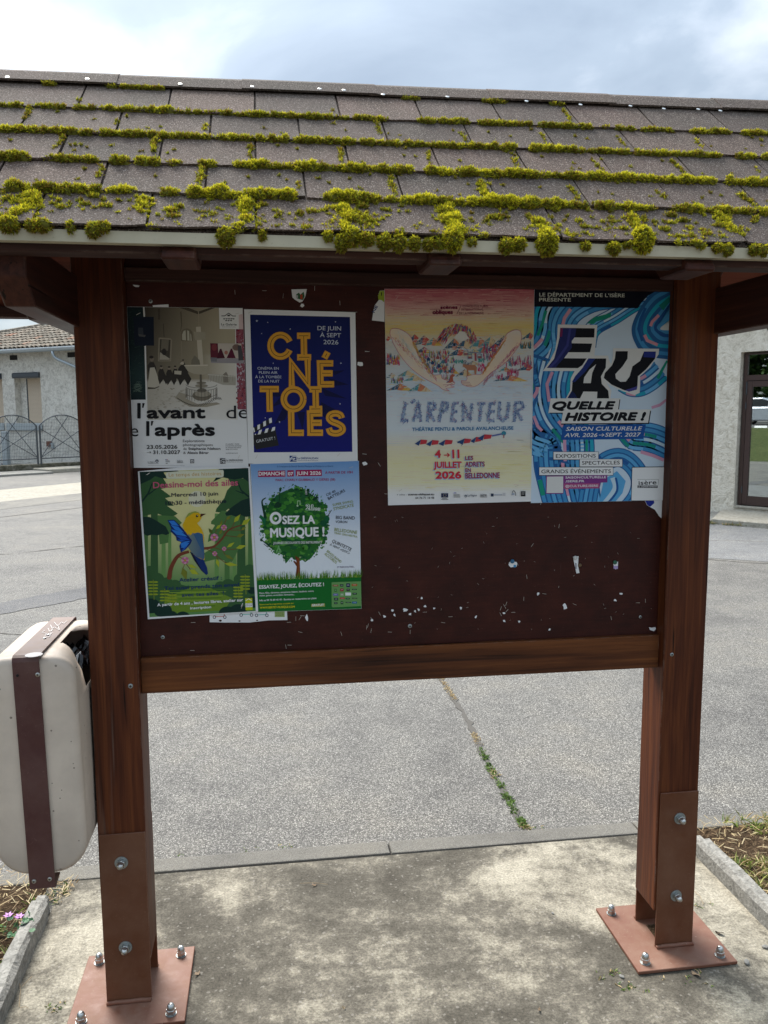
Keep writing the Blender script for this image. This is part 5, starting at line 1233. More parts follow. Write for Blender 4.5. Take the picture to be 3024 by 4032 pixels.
for _ in range(40):
    x, y = R_.gauss(200, 22), R_.uniform(1030, 1150); A.line([(x - 18, y + 8), (x, y), (x + 18, y + 8)], 4, (0.16, 0.22, 0.18)); A.same()
A.lay()
def room(x, y):
    u, v = (x - 290) / 1150, (y - 95) / 1400
    c = lerp((0.065, 0.055, 0.043), (0.42, 0.375, 0.28), u * 1.1 * (1 - v * .2) + v * .35)
    if y > 1030: c = lerp((0.40, 0.37, 0.31), (0.66, 0.645, 0.61), .15 + (x - 320) / 1050)
    if y > 1300: c = lerp(c, WH, (y - 1300) / 350 * (.3 + .7 * u))
    if x > 1000 and y > 700: c = lerp(c, (0.66, 0.64, 0.60), (x - 1000) / 500)
    return c
A.grid([(290, 93), (1420, 104), (1455, 1508), (325, 1508)], 18, 30, room)
A.poly([(265, 90), (283, 90), (290, 215), (272, 215)], (0.6, 0.6, 0.58)); A.poly([(283, 583), (298, 583), (325, 1508), (306, 1508)], (0.68, 0.68, 0.67))
A.poly([(145, 212), (400, 216), (404, 578), (160, 575)], (0.012, 0.02, 0.04)); A.poly([(205, 350), (265, 352), (270, 440), (205, 430)], (0.055, 0.065, 0.08)); A.poly([(205, 430), (300, 445), (290, 470), (215, 460)], (0.11, 0.11, 0.11))
A.poly([(710, 95), (960, 185), (1170, 100), (1100, 98), (960, 150), (830, 96)], (0.10, 0.085, 0.065)); A.line([(962, 150), (968, 340)], 12, (0.34, 0.30, 0.23)); A.line([(740, 150), (752, 320), (735, 400)], 16, (0.14, 0.12, 0.09), 5)
A.poly([(450, 110), (480, 110), (478, 250), (455, 250)], (0.09, 0.075, 0.06))
arch = [(745, 520), (742, 440)] + [(815 + 74 * math.cos(math.pi - math.pi * i / 8), 430 - 70 * math.sin(math.pi * i / 8)) for i in range(9)] + [(892, 520)]
A.poly(arch, (0.20, 0.175, 0.13)); A.poly([(758, 505), (756, 440), (775, 392), (800, 385), (806, 512)], (0.46, 0.44, 0.36)); A.poly([(822, 512), (820, 385), (845, 395), (850, 516)], (0.46, 0.44, 0.36)); A.poly([(860, 518), (856, 420), (872, 440), (880, 520)], (0.40, 0.38, 0.31))
A.line([(745, 520), (760, 830)], 8, (0.30, 0.26, 0.2)); A.line([(892, 520), (900, 720)], 8, (0.30, 0.26, 0.2)); A.line([(960, 340), (1000, 900)], 60, (0.50, 0.46, 0.38)); A.grid([(900, 400), (1050, 410), (1050, 500), (920, 510)], 2, 2, (0.36, 0.33, 0.26))
A.poly([(462, 482), (480, 475), (610, 485), (632, 505), (618, 775), (452, 775)], (0.30, 0.265, 0.205)); A.poly([(477, 495), (612, 505), (600, 760), (470, 762)], (0.09, 0.08, 0.065)); A.poly([(500, 500), (590, 505), (580, 640), (490, 635)], (0.20, 0.18, 0.14)); A.poly([(480, 660), (600, 740), (598, 755), (472, 755)], (0.40, 0.37, 0.31)); A.disc(530, 655, 30, (0.05, 0.045, 0.04), 42)
A.line([(520, 300), (530, 470)], 6, (0.06, 0.05, 0.04))
# people along the wall
A.poly([(322, 830), (350, 785), (400, 785), (430, 850), (440, 980), (352, 980), (330, 900)], (0.06, 0.052, 0.045)); A.disc(377, 745, 26, (0.24, 0.20, 0.16), 32); A.disc(370, 722, 28, (0.05, 0.04, 0.035), 18)
A.poly([(352, 855), (410, 850), (448, 960), (470, 1085), (415, 1105), (325, 1098)], (0.50, 0.47, 0.40)); A.poly([(325, 1098), (415, 1105), (470, 1085), (470, 1095), (415, 1120), (325, 1125)], (0.1, 0.09, 0.07))
for x, y, k in ((495, 850, 1), (595, 860, 1), (670, 850, .9), (755, 810, 1.25), (770, 770, .8)):
    A.poly([(x - 38 * k, y + 60), (x - 18 * k, y + 18), (x + 22 * k, y + 20), (x + 50 * k, y + 90), (x + 95 * k, y + 150 * k), (x + 60 * k, y + 215 * k), (x + 25 * k, y + 150 * k), (x - 20 * k, y + 215 * k), (x - 40 * k, y + 150 * k)], (0.055, 0.048, 0.042)); A.disc(x, y, 18 * k, (0.30, 0.25, 0.2), 22 * k); A.disc(x - 2, y - 14 * k, 18 * k, (0.06, 0.05, 0.045), 11 * k)
A.disc(757, 800, 24, (0.48, 0.43, 0.36), 18); A.poly([(660, 892), (750, 896), (745, 942), (660, 935)], (0.48, 0.45, 0.38)); A.poly([(875, 760), (915, 700), (975, 760), (985, 820), (870, 815)], (0.22, 0.2, 0.16))
A.poly([(780, 822), (1080, 820), (1080, 930), (1010, 945), (900, 930), (830, 900)], (0.42, 0.385, 0.31)); A.poly([(780, 822), (1080, 815), (1080, 832), (785, 835)], (0.56, 0.52, 0.44))
A.poly([(1090, 930), (1430, 960), (1430, 1075), (1270, 1070), (1100, 1010)], (0.42, 0.40, 0.35)); A.poly([(1270, 940), (1310, 905), (1335, 950), (1340, 1040), (1275, 1040)], (0.26, 0.235, 0.2)); A.line([(1080, 940), (1430, 970)], 10, (0.56, 0.54, 0.48))
for x in range(1090, 1430, 34): A.line([(x, 950), (x - 10, 1030)], 4, (0.30, 0.275, 0.23)); A.same()
A.lay()
for i in range(130):                                          # tiled floor
    x, y = R_.uniform(340, 800), R_.uniform(1110, 1490); A.poly([(x, y), (x + 26, y + 3), (x + 20, y + 12), (x - 6, y + 9)], lerp((0.34, 0.31, 0.255), (0.5, 0.47, 0.41), R_.random())); A.same()
A.lay(); A.poly([(665, 1235), (720, 1160), (830, 1200), (800, 1240), (950, 1310), (1190, 1290), (1240, 1310), (1060, 1350), (850, 1345)], (0.36, 0.33, 0.27))
for i in range(30):
    t = i / 29; x, y = 690 + 540 * t, 1228 + 90 * math.sin(math.pi * min(1, t * 1.15)) ; A.line([(x, y), (x + 22, y + 26)], 7, (0.10, 0.09, 0.075)); A.same()
A.lay(); A.disc(1005, 1205, 120, (0.22, 0.195, 0.155), 66); A.disc(1010, 1180, 100, (0.38, 0.35, 0.29), 40); A.disc(1005, 1140, 60, (0.2, 0.18, 0.15), 26); A.disc(1000, 1082, 80, (0.32, 0.29, 0.24), 22); A.disc(998, 1045, 64, (0.26, 0.235, 0.19), 16); A.line([(990, 940), (994, 1140)], 26, (0.17, 0.15, 0.12))
for i in range(15):
    a = math.pi * i / 14; x = 1000 - 195 * math.cos(a); A.line([(x, 1110 + 30 * math.sin(a)), (x, 1225 + 55 * math.sin(a))], 5, (0.13, 0.115, 0.095)); A.same()
A.lay()
for dy in (0, 45, 165): A.line([(1000 - 195 * math.cos(math.pi * i / 12), 1065 + dy * .7 + 45 * math.sin(math.pi * i / 12)) for i in range(13)], 5, (0.13, 0.115, 0.095))
# right magenta strip and inset photo
def mag(x, y): return lerp((0.20, 0.06, 0.09), (0.34, 0.12, 0.15), abs(math.sin(x * .05 + y * .013)))
A.grid([(1420, 104), (1516, 107), (1570, 1380), (1455, 1378)], 4, 26, mag); A.poly([(1418, 104), (1427, 104), (1450, 1380), (1441, 1380)], (0.70, 0.70, 0.69))
for _ in range(160):
    x, y = R_.uniform(1440, 1550), R_.uniform(380, 1370); A.disc(x, y, R_.uniform(4, 13), R_.choice([(0.30, 0.03, 0.05), (0.45, 0.10, 0.10), (0.14, 0.04, 0.07), (0.38, 0.22, 0.26), (0.42, 0.38, 0.42)] if y > 1100 or y < 760 else [(0.42, 0.38, 0.42), (0.28, 0.2, 0.25), (0.5, 0.46, 0.5)]), None, 6); A.same()
A.lay(); A.poly([(1110, 548), (1500, 552), (1530, 800), (1120, 796)], (0.52, 0.47, 0.42)); A.poly([(1112, 740), (1526, 735), (1530, 800), (1120, 796)], (0.34, 0.32, 0.34)); A.poly([(1110, 548), (1205, 550), (1215, 735), (1115, 745)], (0.15, 0.03, 0.05)); A.poly([(1190, 740), (1230, 620), (1250, 615), (1295, 735)], (0.10, 0.02, 0.04)); A.poly([(1315, 735), (1370, 615), (1385, 615), (1430, 735)], (0.13, 0.02, 0.05)); A.disc(1440, 600, 55, (0.22, 0.15, 0.13), 42, 9); A.disc(1310, 665, 22, (0.42, 0.2, 0.16), 25); A.poly([(1455, 580), (1500, 575), (1528, 760), (1465, 765)], (0.10, 0.09, 0.10)); A.poly([(1118, 725), (1195, 730), (1195, 780), (1120, 778)], (0.22, 0.22, 0.24)); A.disc(1160, 600, 34, (0.24, 0.06, 0.07), 45, 9)
A.poly([(1218, 102), (1515, 107), (1520, 372), (1228, 368)], (0.72, 0.72, 0.71))
A.poly([(1468, 190), (1519, 180), (1522, 372), (1470, 370)], (0.62, 0.50, 0.50))
A.line([(1250, 204), (1292, 204), (1341, 170), (1392, 206), (1433, 206)], 9, BK); A.rect(1326, 190, 1358, 208, BK)
for j, (y, xs_) in enumerate(((240, (1285, 1315, 1345, 1375, 1402)), (262, (1310, 1341, 1372)))):
    for x in xs_: A.poly([(x - 14, y - 4), (x + 14, y - 4), (x + 8, y + 8), (x - 8, y + 8)], BK)
A.text('La Galerie', 1247, 323, 1442, 326, 26, BK, .022); A.text('Musée d’Allevard-les-Bains', 1258, 345, 1433, 347, 8, (0.1, 0.1, 0.1), .01)
A.text('l', 193, 1494, 238, 1494, 196, BK, .03); A.poly([(258, 1300), (288, 1300), (272, 1358), (255, 1358)], BK)
A.text('avant', 312, 1494, 1052, 1492, 155, BK, .042, 0, .98); A.text('de', 1312, 1492, 1588, 1490, 160, BK, .0)
A.text('e', 108, 1716, 208, 1716, 150, BK, 0); A.text('l', 305, 1714, 347, 1714, 190, BK, .03); A.poly([(368, 1524), (398, 1524), (380, 1582), (366, 1582)], BK)
A.text('après', 412, 1714, 1170, 1712, 160, BK, .042)
A.text('23.05.2026', 312, 1875, 698, 1872, 48, BK, .022); A.text('31.10.2027', 393, 1940, 733, 1938, 46, BK, .022); A.line([(315, 1918), (365, 1917)], 4, BK); A.line([(350, 1906), (367, 1917), (350, 1929)], 4, BK)
G5 = (0.10, 0.10, 0.11)
A.text('Explorations', 767, 1790, 1038, 1789, 32, G5); A.text('photographiques', 769, 1838, 1142, 1837, 30, G5); A.text('de', 771, 1888, 815, 1888, 31, G5); A.text('Stéphanie Nelson', 836, 1888, 1238, 1886, 31, BK, .02); A.text('&', 772, 1938, 803, 1938, 30, G5); A.text('Alexis Bérar', 821, 1938, 1092, 1937, 31, BK, .02)
for i, (t, x1_) in enumerate((('LA GALERIE – MUSÉE', 1475), ('D’ALLEVARD-LES-BAINS', 1502), ('28, AVENUE DES BAINS', 1495), ('38580 ALLEVARD', 1455))): A.text(t, 1303, 1820 + i * 22, x1_, 1819 + i * 22, 12, G5)
A.text('ENTRÉE GRATUITE', 1308, 1935, 1456, 1934, 12, G5)
A.text('La Région', 325, 2046, 415, 2046, 17, (0.05, 0.06, 0.08)); A.disc(441, 2027, 20, (0.03, 0.05, 0.09)); A.poly([(430, 2036), (441, 2016), (453, 2036)], WH); A.rect(330, 2056, 462, 2061, (0.3, 0.3, 0.32)); A.rect(548, 2005, 562, 2013, (0.05, 0.08, 0.3)); A.rect(566, 2005, 577, 2013, (0.4, 0.05, 0.06)); A.rect(550, 2022, 600, 2026, G5); A.rect(550, 2034, 604, 2038, G5); A.rect(552, 2050, 575, 2062, (0.35, 0.35, 0.35))
A.text('isère', 696, 2038, 765, 2038, 26, G5, .01); A.rect(692, 2044, 770, 2050, G5); A.rect(860, 2005, 907, 2053, BK); A.rect(868, 2014, 899, 2045, WH); A.rect(874, 2020, 893, 2040, BK); A.rect(880, 2027, 887, 2033, WH)
A.poly([(1232, 1992), (1300, 1994), (1303, 2058), (1235, 2060)], BK); A.line(A.curve([(1236, 2030), (1262, 2008), (1300, 2006)]), 7, WH); A.line(A.curve([(1238, 2052), (1262, 2030), (1290, 2028), (1270, 2045), (1302, 2048)]), 6, WH)
A.text('Le GRÉSIVAUDAN', 1312, 2028, 1520, 2026, 22, G5, .015); A.text('communauté de communes', 1314, 2044, 1520, 2042, 9, G5); A.rect(326, 2081, 790, 2084, (0.4, 0.4, 0.42))
A.build('poster', 'poster with sepia spa-hall photograph and large black lettering at the upper left of the board', 'poster', 'posters stapled to the board')
# --- 2: open-air cinema poster ---
A = Art(960, 1200, .30139, [(4, 58), (1457, 97), (1488, 2068), (60, 2075)], PY - .0006)
def nb_(x, y): return lerp((0.010, 0.022, 0.115), (0.012, 0.016, 0.20), y / 1900)
A.grid([(82, 129), (1387, 160), (1418, 1921), (132, 1929)], 3, 8, nb_)
dk = (0.008, 0.010, 0.075)
for pts in ([(1120, 870), (1320, 855), (1190, 920)], [(1090, 950), (1370, 1042), (1180, 1060)], [(1010, 1080), (1350, 1228), (1060, 1190)], [(1010, 1270), (1330, 1440), (1080, 1420), (1160, 1560), (1000, 1420)], [(690, 1400), (770, 1640), (800, 1400)], [(560, 1250), (400, 1560), (540, 1500), (600, 1350)], [(470, 1130), (230, 1200), (480, 1200)], [(900, 1440), (965, 1620), (1000, 1480)], [(500, 1180), (360, 1340), (470, 1300)]): A.poly(pts, dk); A.same()
A.lay()
GO, GD = (0.66, 0.36, 0.055), (0.10, 0.035, 0.01)
def pth(pts, w_=84): A.line(pts, w_ + 8, GD); A.line(pts, w_, GO)
def arcs(cx, cy, rx, ry, a0, a1, n=22): return [(cx + rx * math.cos(R(a0 + (a1 - a0) * i / n)), cy + ry * math.sin(R(a0 + (a1 - a0) * i / n))) for i in range(n + 1)]
Lt = []
Lt.append(arcs(478, 536, 130, 142, -22, -338)); Lt.append([(695, 405), (868, 405)]); Lt.append([(782, 380), (788, 680)]); Lt.append([(697, 686), (880, 686)])
Lt.append([(628, 1075), (622, 755), (838, 1035), (832, 690)]); Lt.append([(1168, 765), (995, 765), (1003, 1040), (1180, 1038)]); Lt.append([(1000, 895), (1162, 895)]); Lt.append([(1052, 700), (1098, 615)])
Lt.append([(206, 1101), (458, 1101)]); Lt.append([(332, 1080), (340, 1398)]); Lt.append(arcs(650, 1233, 128, 130, 0, 360, 30)); Lt.append([(857, 1105), (1016, 1105)]); Lt.append([(936, 1090), (942, 1370)]); Lt.append([(858, 1362), (1025, 1360)])
Lt.append([(618, 1380), (622, 1673), (785, 1673)]); Lt.append([(1025, 1418), (865, 1420), (870, 1672), (1035, 1672)]); Lt.append([(868, 1542), (1020, 1542)])
Lt.append(A.curve([(1280, 1482), (1262, 1440), (1200, 1418), (1135, 1435), (1113, 1480), (1150, 1525), (1215, 1550), (1275, 1585), (1292, 1630), (1262, 1665), (1205, 1680), (1135, 1665), (1110, 1610)], 4))
for l in Lt: A.line(l, 90, GD); A.same()
A.lay()
for l in Lt: A.line(l, 82, GO); A.same()
A.lay()
for l in Lt:
    a, b = Vector(l[0]), Vector(l[1]); c, d = Vector(l[-2]), Vector(l[-1]); l2 = list(l)
    if (a - d).length > 30:
        k = 24; l2[0] = tuple(a + (b - a).normalized() * min(k, (b - a).length * .45)); l2[-1] = tuple(d + (c - d).normalized() * min(k, (c - d).length * .45))
    A.line(l2, 7, (0.07, 0.03, 0.02)); A.same()
A.lay()
cw = (0.58, 0.62, 0.68)
for t, a, b, c, d, h_ in (('DE JUIN', 962, 331, 1270, 337, 54), ('À SEPT', 995, 421, 1268, 427, 54), ('2026', 1040, 514, 1235, 519, 56), ('CINÉMA EN', 178, 846, 456, 848, 33), ('PLEIN AIR', 198, 901, 440, 902, 33), ('À LA TOMBÉE', 148, 959, 490, 960, 33), ('DE LA NUIT', 190, 1014, 466, 1016, 34)): A.text(t, a, b, c, d, h_, cw)
for x, y, r in ((170, 211, 17), (606, 317, 12), (234, 376, 9), (1197, 223, 11), (1268, 763, 14), (1257, 1295, 13), (466, 1531, 14)): A.poly([(x, y - r), (x + r * .25, y - r * .25), (x + r, y), (x + r * .25, y + r * .25), (x, y + r), (x - r * .25, y + r * .25), (x - r, y), (x - r * .25, y - r * .25)], cw)
for x, y in ((312, 231), (385, 763), (280, 1478)): A.disc(x, y, 6, cw)
ck = (0.035, 0.035, 0.04)
A.poly([(124, 1610), (350, 1480), (372, 1545), (126, 1680)], ck); A.poly([(126, 1700), (405, 1598), (458, 1838), (160, 1892), (130, 1820)], ck)
for pts in ([(178, 1572), (212, 1560), (210, 1620), (178, 1634)], [(252, 1530), (288, 1514), (290, 1578), (256, 1592)], [(328, 1488), (362, 1474), (368, 1538), (334, 1550)], [(122, 1606), (134, 1604), (146, 1660), (130, 1668)], [(200, 1640), (238, 1630), (220, 1690), (180, 1696)], [(285, 1622), (324, 1610), (308, 1668), (268, 1676)], [(374, 1602), (410, 1594), (404, 1640), (356, 1656)]): A.poly(pts, WH); A.same()
A.lay(); A.disc(151, 1692, 8, WH); A.text('GRATUIT !', 165, 1805, 412, 1758, 38, (0.55, 0.57, 0.6), .01)
bl_ = (0.02, 0.07, 0.24); A.poly([(597, 1972), (686, 1974), (690, 2048), (600, 2050)], bl_); A.line(A.curve([(598, 2020), (640, 1985), (686, 1984)]), 9, WH); A.line(A.curve([(602, 2040), (625, 2012), (670, 2008), (640, 2028), (690, 2034)]), 8, WH)
A.text('Le GRÉSIVAUDAN', 700, 2018, 972, 2018, 26, bl_, .015); A.text('communauté de communes', 702, 2038, 972, 2038, 11, bl_)
A.build('poster', 'dark blue poster with interlocked outlined orange letters and a clapperboard', 'poster', 'posters stapled to the board')
# --- 4: music day poster (under no other) ---
A = Art(980, 1800, .3075, [(15, 88), (230, 65), (1408, 47), (1442, 1940), (115, 1985), (105, 1500), (60, 900)], PY - .0020)
A.clip = lambda x, y: (max(x, 15 + 100 * (y - 80) / 1900), y)
def skyg(x, y): return lerp((0.18, 0.34, 0.60), (0.70, 0.74, 0.79), (y - 60) / 1000 + .0)
A.grid([(20, 90), (1406, 49), (1436, 1600), (102, 1600)], 3, 12, skyg); A.same()
A.lay(); gg = (0.012, 0.17, 0.035)
A.poly([(102, 1570), (1436, 1530), (1440, 1938), (116, 1983)], gg)
TG = [(0.03, 0.16, 0.03), (0.06, 0.24, 0.04), (0.012, 0.10, 0.035), (0.10, 0.30, 0.06), (0.02, 0.13, 0.05)]
A.disc(590, 850, 405, (0.022, 0.13, 0.035), 440, 40); A.poly([(290, 1150), (440, 1230), (470, 1365), (560, 1260), (640, 1280), (720, 1345), (800, 1290), (900, 1150)], (0.03, 0.16, 0.04))
for _ in range(430):
    a = R_.uniform(0, 6.283); r = math.sqrt(R_.random()) * 1.03; x, y = 590 + 415 * r * math.cos(a), 850 + 450 * r * math.sin(a)
    c = R_.choice(TG); c = lerp(c, (0.20, 0.38, 0.06), .5 if (x < 330 and y > 700 and R_.random() < .4) else 0); k = R_.uniform(14, 48); A.disc(x, y, k, c, k * R_.uniform(.5, .9), 7, R_.random() * 3); A.same()
A.lay()
for _ in range(170):
    a = R_.uniform(0, 6.283); r = R_.uniform(.96, 1.12); x, y = 590 + 415 * r * math.cos(a), 850 + 450 * r * math.sin(a); A.disc(x, y, R_.uniform(3, 13), R_.choice(TG + [(0.35, 0.42, 0.25)]), None, 5); A.same()
A.lay(); DG = (0.008, 0.06, 0.03)
A.line([(401, 395), (400, 440)], 26, DG); A.line([(400, 430), (385, 590)], 9, DG); A.poly([(345, 580), (375, 570), (395, 590), (415, 585), (420, 630), (380, 652), (320, 645), (325, 615)], DG)
A.line(A.curve([(218, 520), (170, 560), (180, 640), (200, 720), (212, 790)]), 12, DG, 40); A.poly([(128, 770), (150, 735), (210, 790), (232, 770), (205, 860), (190, 868), (160, 800)], (0.01, 0.16, 0.07))
A.poly([(745, 402), (778, 406), (750, 500), (712, 490)], DG); A.poly([(870, 492), (896, 515), (830, 562), (806, 545)], DG)
for i in range(4): A.line([(780 + i * 24, 425 + i * 16), (755 + i * 22, 500 + i * 14)], 8, DG)
for i in range(4): A.rect(716 + i * 3, 418 + i * 17, 742 + i * 2, 424 + i * 17, WH)
A.line([(1058, 675), (1010, 755)], 9, (0.01, 0.03, 0.03)); A.disc(1000, 790, 34, (0.01, 0.14, 0.06), 36); A.disc(955, 845, 44, (0.008, 0.11, 0.05), 40)
A.line([(145, 1045), (290, 1165)], 14, DG); A.poly([(140, 1070), (160, 1038), (185, 1070), (165, 1080)], DG); A.line([(190, 1110), (240, 1150), (265, 1130), (215, 1085)], 8, DG)
A.line(A.curve([(385, 1130), (365, 1200), (410, 1215), (390, 1170), (350, 1210), (395, 1250), (385, 1140)]), 9, (0.22, 0.44, 0.2)); A.line([(620, 560), (655, 560), (655, 610)], 7, (0.45, 0.6, 0.42)); A.disc(622, 622, 12, (0.45, 0.6, 0.42)); A.line([(622, 620), (622, 560)], 6, (0.45, 0.6, 0.42))
for x, y in ((245, 480), (262, 520), (925, 515), (940, 565), (135, 985), (148, 1005)): A.disc(x, y, 7, (0.25, 0.38, 0.5)); A.line([(x + 6, y), (x + 6, y - 26), (x + 18, y - 22)], 4, (0.25, 0.38, 0.5))
A.text('#', 218, 618, 246, 618, 30, (0.05, 0.3, 0.18))
A.poly([(590, 1262), (648, 1292), (660, 1545), (596, 1548), (612, 1400), (568, 1335), (580, 1325), (612, 1350)], (0.17, 0.050, 0.015)); A.line([(628, 1290), (640, 1540)], 16, (0.25, 0.08, 0.025))
for _ in range(380):
    x = R_.uniform(100, 1432); h_ = R_.uniform(25, 115); y = 1570 - (x - 100) * .03; d_ = R_.gauss(0, 18)
    A.add([(x - 4, y + 8), (x + 4, y + 8), (x + d_, y - h_)], [(0, 1, 2)], R_.choice([(0.05, 0.20, 0.02), (0.12, 0.28, 0.03), (0.25, 0.36, 0.06), (0.03, 0.14, 0.02)])); A.same()
A.lay()
A.text('À l’initiative de Benoît Bertet Musique et Musiques en liberté', 360, 130, 1080, 124, 20, (0.04, 0.12, 0.3))
MG = (0.36, 0.012, 0.11)
A.poly([(118, 175), (466, 170), (468, 250), (118, 255)], MG); A.poly([(492, 169), (574, 167), (576, 247), (493, 249)], MG); A.poly([(598, 165), (932, 159), (934, 240), (600, 246)], MG)
A.text('DIMANCHE', 125, 237, 460, 232, 48, WH, .03); A.text('07', 500, 235, 568, 234, 44, WH, .03); A.text('JUIN 2026', 610, 230, 923, 225, 46, WH, .03); A.text('À PARTIR DE 10H', 975, 216, 1328, 208, 33, MG, .01); A.text('PARC CHARLY-GUIBBAUD // GIÈRES (38)', 343, 308, 1105, 300, 30, MG, .01)
A.text('21', 722, 680, 822, 686, 82, WH, .10); A.text('ANS', 820, 682, 914, 690, 42, WH, .10); A.lay(); A.text('21', 728, 678, 814, 684, 76, (0.02, 0.2, 0.05), .01); A.text('ANS', 824, 680, 910, 687, 36, (0.02, 0.2, 0.05), .0)
A.line(arcs(343, 781, 60, 64, 0, 360, 26), 34, WH); A.disc(343, 785, 17, WH)
A.text('SEZ LA', 428, 858, 848, 852, 108, WH, .035); A.text('MUSIQUE !', 272, 1030, 970, 1014, 122, WH, .035); A.text('JOURNÉE DÉCOUVERTE DES INSTRUMENTS', 312, 1115, 932, 1103, 30, WH, .012)
K2, G2 = (0.02, 0.025, 0.04), (0.27, 0.31, 0.06)
for t, a, b, c, d, h_, cc in (('CIE 40', 995, 500, 1112, 445, 30, K2), ('BATTEURS', 1022, 550, 1236, 440, 38, K2), ('SUPER SWING', 1074, 628, 1334, 578, 30, G2), ('SYNDICATE', 1087, 682, 1345, 632, 40, G2), ('BIG BAND', 1112, 792, 1355, 800, 42, K2), ('VOIRON', 1108, 842, 1258, 846, 32, K2), ('BELLEDONNE', 1093, 945, 1383, 985, 42, G2), ('TRAD ORCHESTRA', 1087, 980, 1388, 1032, 26, G2), ('QUINTETTE', 1060, 1088, 1302, 1205, 42, K2), ('À VENT «QOC»', 1032, 1128, 1285, 1242, 27, K2), ('BRASS BAND', 992, 1210, 1172, 1355, 30, G2), ('ACCORDS', 962, 1245, 1112, 1365, 36, G2), ('ET PLEIN D’AUTRES...', 1130, 1418, 1355, 1412, 20, (0.12, 0.08, 0.18))): A.text(t, a, b, c, d, h_, cc, .008)
A.text('ESSAYEZ, JOUEZ, ÉCOUTEZ !', 131, 1686, 962, 1650, 46, WH, .03)
A.text('Piano, flûte, clarinette, saxophone, basson, hautbois, cuivre,', 134, 1750, 832, 1722, 21, WH, .012); A.text('violon, guitare, accordéon, harmonica...', 135, 1782, 588, 1766, 21, WH, .012); A.text('Info au 04 76 89 40 40 - Buvette et restauration sur place', 136, 1845, 864, 1814, 23, WH, .012)
YL = (0.62, 0.56, 0.03); A.text('Retrouvez le programme complet sur', 138, 1896, 575, 1878, 20, YL, .01); A.text('WWW.BERTET-MUSIQUE.COM', 140, 1940, 588, 1926, 27, YL, .025)
A.poly([(798, 1878), (972, 1872), (973, 1912), (798, 1917)], (0.34, 0.36, 0.12)); A.text('GRATUIT', 808, 1908, 962, 1903, 27, WH, .03)
A.poly([(1058, 1606), (1075, 1600), (1435, 1588), (1440, 1905), (1075, 1922), (1060, 1912)], (0.17, 0.34, 0.13))
for x, y, w_, h_, cc in ((1072, 1632, 72, 22, (0.3, 0.12, 0.05)), (1165, 1625, 44, 30, DG), (1246, 1615, 48, 48, (0.03, 0.03, 0.1)), (1316, 1622, 70, 28, (0.42, 0.14, 0.03)), (1095, 1685, 30, 36, (0.04, 0.2, 0.03)), (1168, 1680, 44, 36, (0.3, 0.02, 0.05)), (1250, 1685, 40, 28, BK), (1320, 1685, 60, 14, DG), (1078, 1746, 64, 26, (0.16, 0.17, 0.4)), (1170, 1740, 44, 36, (0.3, 0.42, 0.25)), (1234, 1732, 72, 38, WH), (1326, 1735, 56, 24, DG), (1088, 1800, 54, 34, DG), (1164, 1795, 62, 20, (0.45, 0.04, 0.05)), (1240, 1800, 50, 18, DG), (1320, 1798, 66, 12, (0.05, 0.1, 0.03)), (1090, 1855, 44, 24, DG), (1174, 1845, 34, 36, (0.02, 0.1, 0.03)), (1238, 1852, 68, 12, DG), (1320, 1848, 62, 24, (0.03, 0.16, 0.35))):
    A.rect(x, y, x + w_, y + h_, cc); A.rect(x + w_ * .2, y + h_ * .35, x + w_ * .8, y + h_ * .55, lerp(cc, WH, .55))
A.build('poster', 'blue and green poster with a round green tree and a grass strip', 'poster', 'posters stapled to the board')
# --- 3: story-time poster with a bird ---
A = Art(520, 1810, .30285, [(75, 152), (620, 102), (1530, 90), (1588, 1000), (1640, 1975), (205, 2075), (130, 1000)], PY - .0040)
A.clip = quadclip((98, 158), (1512, 108), (1612, 1968), (228, 2048))
def fg(x, y): d_ = math.hypot((x - 830) / 700, (y - 800) / 1300); return lerp((0.62, 0.60, 0.33), (0.13, 0.27, 0.10), (y - 900) / 1000 + d_ * .35)
A.grid([(98, 158), (1512, 108), (1612, 1968), (228, 2048)], 10, 16, fg)
g1_, g2_, g3_, g4_ = (0.055, 0.135, 0.055), (0.10, 0.21, 0.075), (0.012, 0.048, 0.038), (0.17, 0.31, 0.11)
for x, w_, cc in ((170, 70, g2_), (290, 90, g1_), (410, 50, g4_), (490, 40, g4_), (1100, 50, g4_), (1235, 60, g2_), (1420, 100, g1_), (1540, 60, g2_), (1330, 40, g4_)): A.poly([(x - w_ / 2, 700), (x + w_ / 2, 700), (x + w_ * .55, 1560), (x - w_ * .55, 1560)], cc)
def pine(cx, top, wid, bot, cc, n=6, side=1):
    pts = [(cx, top)]
    for i in range(n):
        t0, t1 = (i + 1) / n, (i + .72) / n; y = top + (bot - top) * t0; pts += [(cx + side * wid * t0, y), (cx + side * wid * t0 * .62, y - 22)]
    pts += [(cx, bot)]; A.poly(pts, cc)
A.poly([(98, 160), (390, 220), (480, 360), (375, 380), (510, 480), (430, 500), (545, 600), (455, 600), (595, 700), (540, 735), (440, 745), (330, 700), (140, 730), (110, 500)], g1_); A.poly([(330, 720), (560, 735), (650, 820), (560, 900), (480, 960), (470, 1080), (360, 1100), (340, 900)], g2_)
A.poly([(1240, 230), (1300, 330), (1235, 400), (1200, 500), (1095, 640), (1085, 680), (1190, 690), (1250, 640), (1560, 650), (1520, 250)], g1_); A.poly([(1170, 660), (1030, 800), (1025, 835), (1080, 850), (1000, 980), (985, 1070), (1060, 1040), (1120, 1100), (930, 1220), (940, 1330), (1100, 1290), (1300, 1330), (1420, 1100), (1400, 700)], g2_)
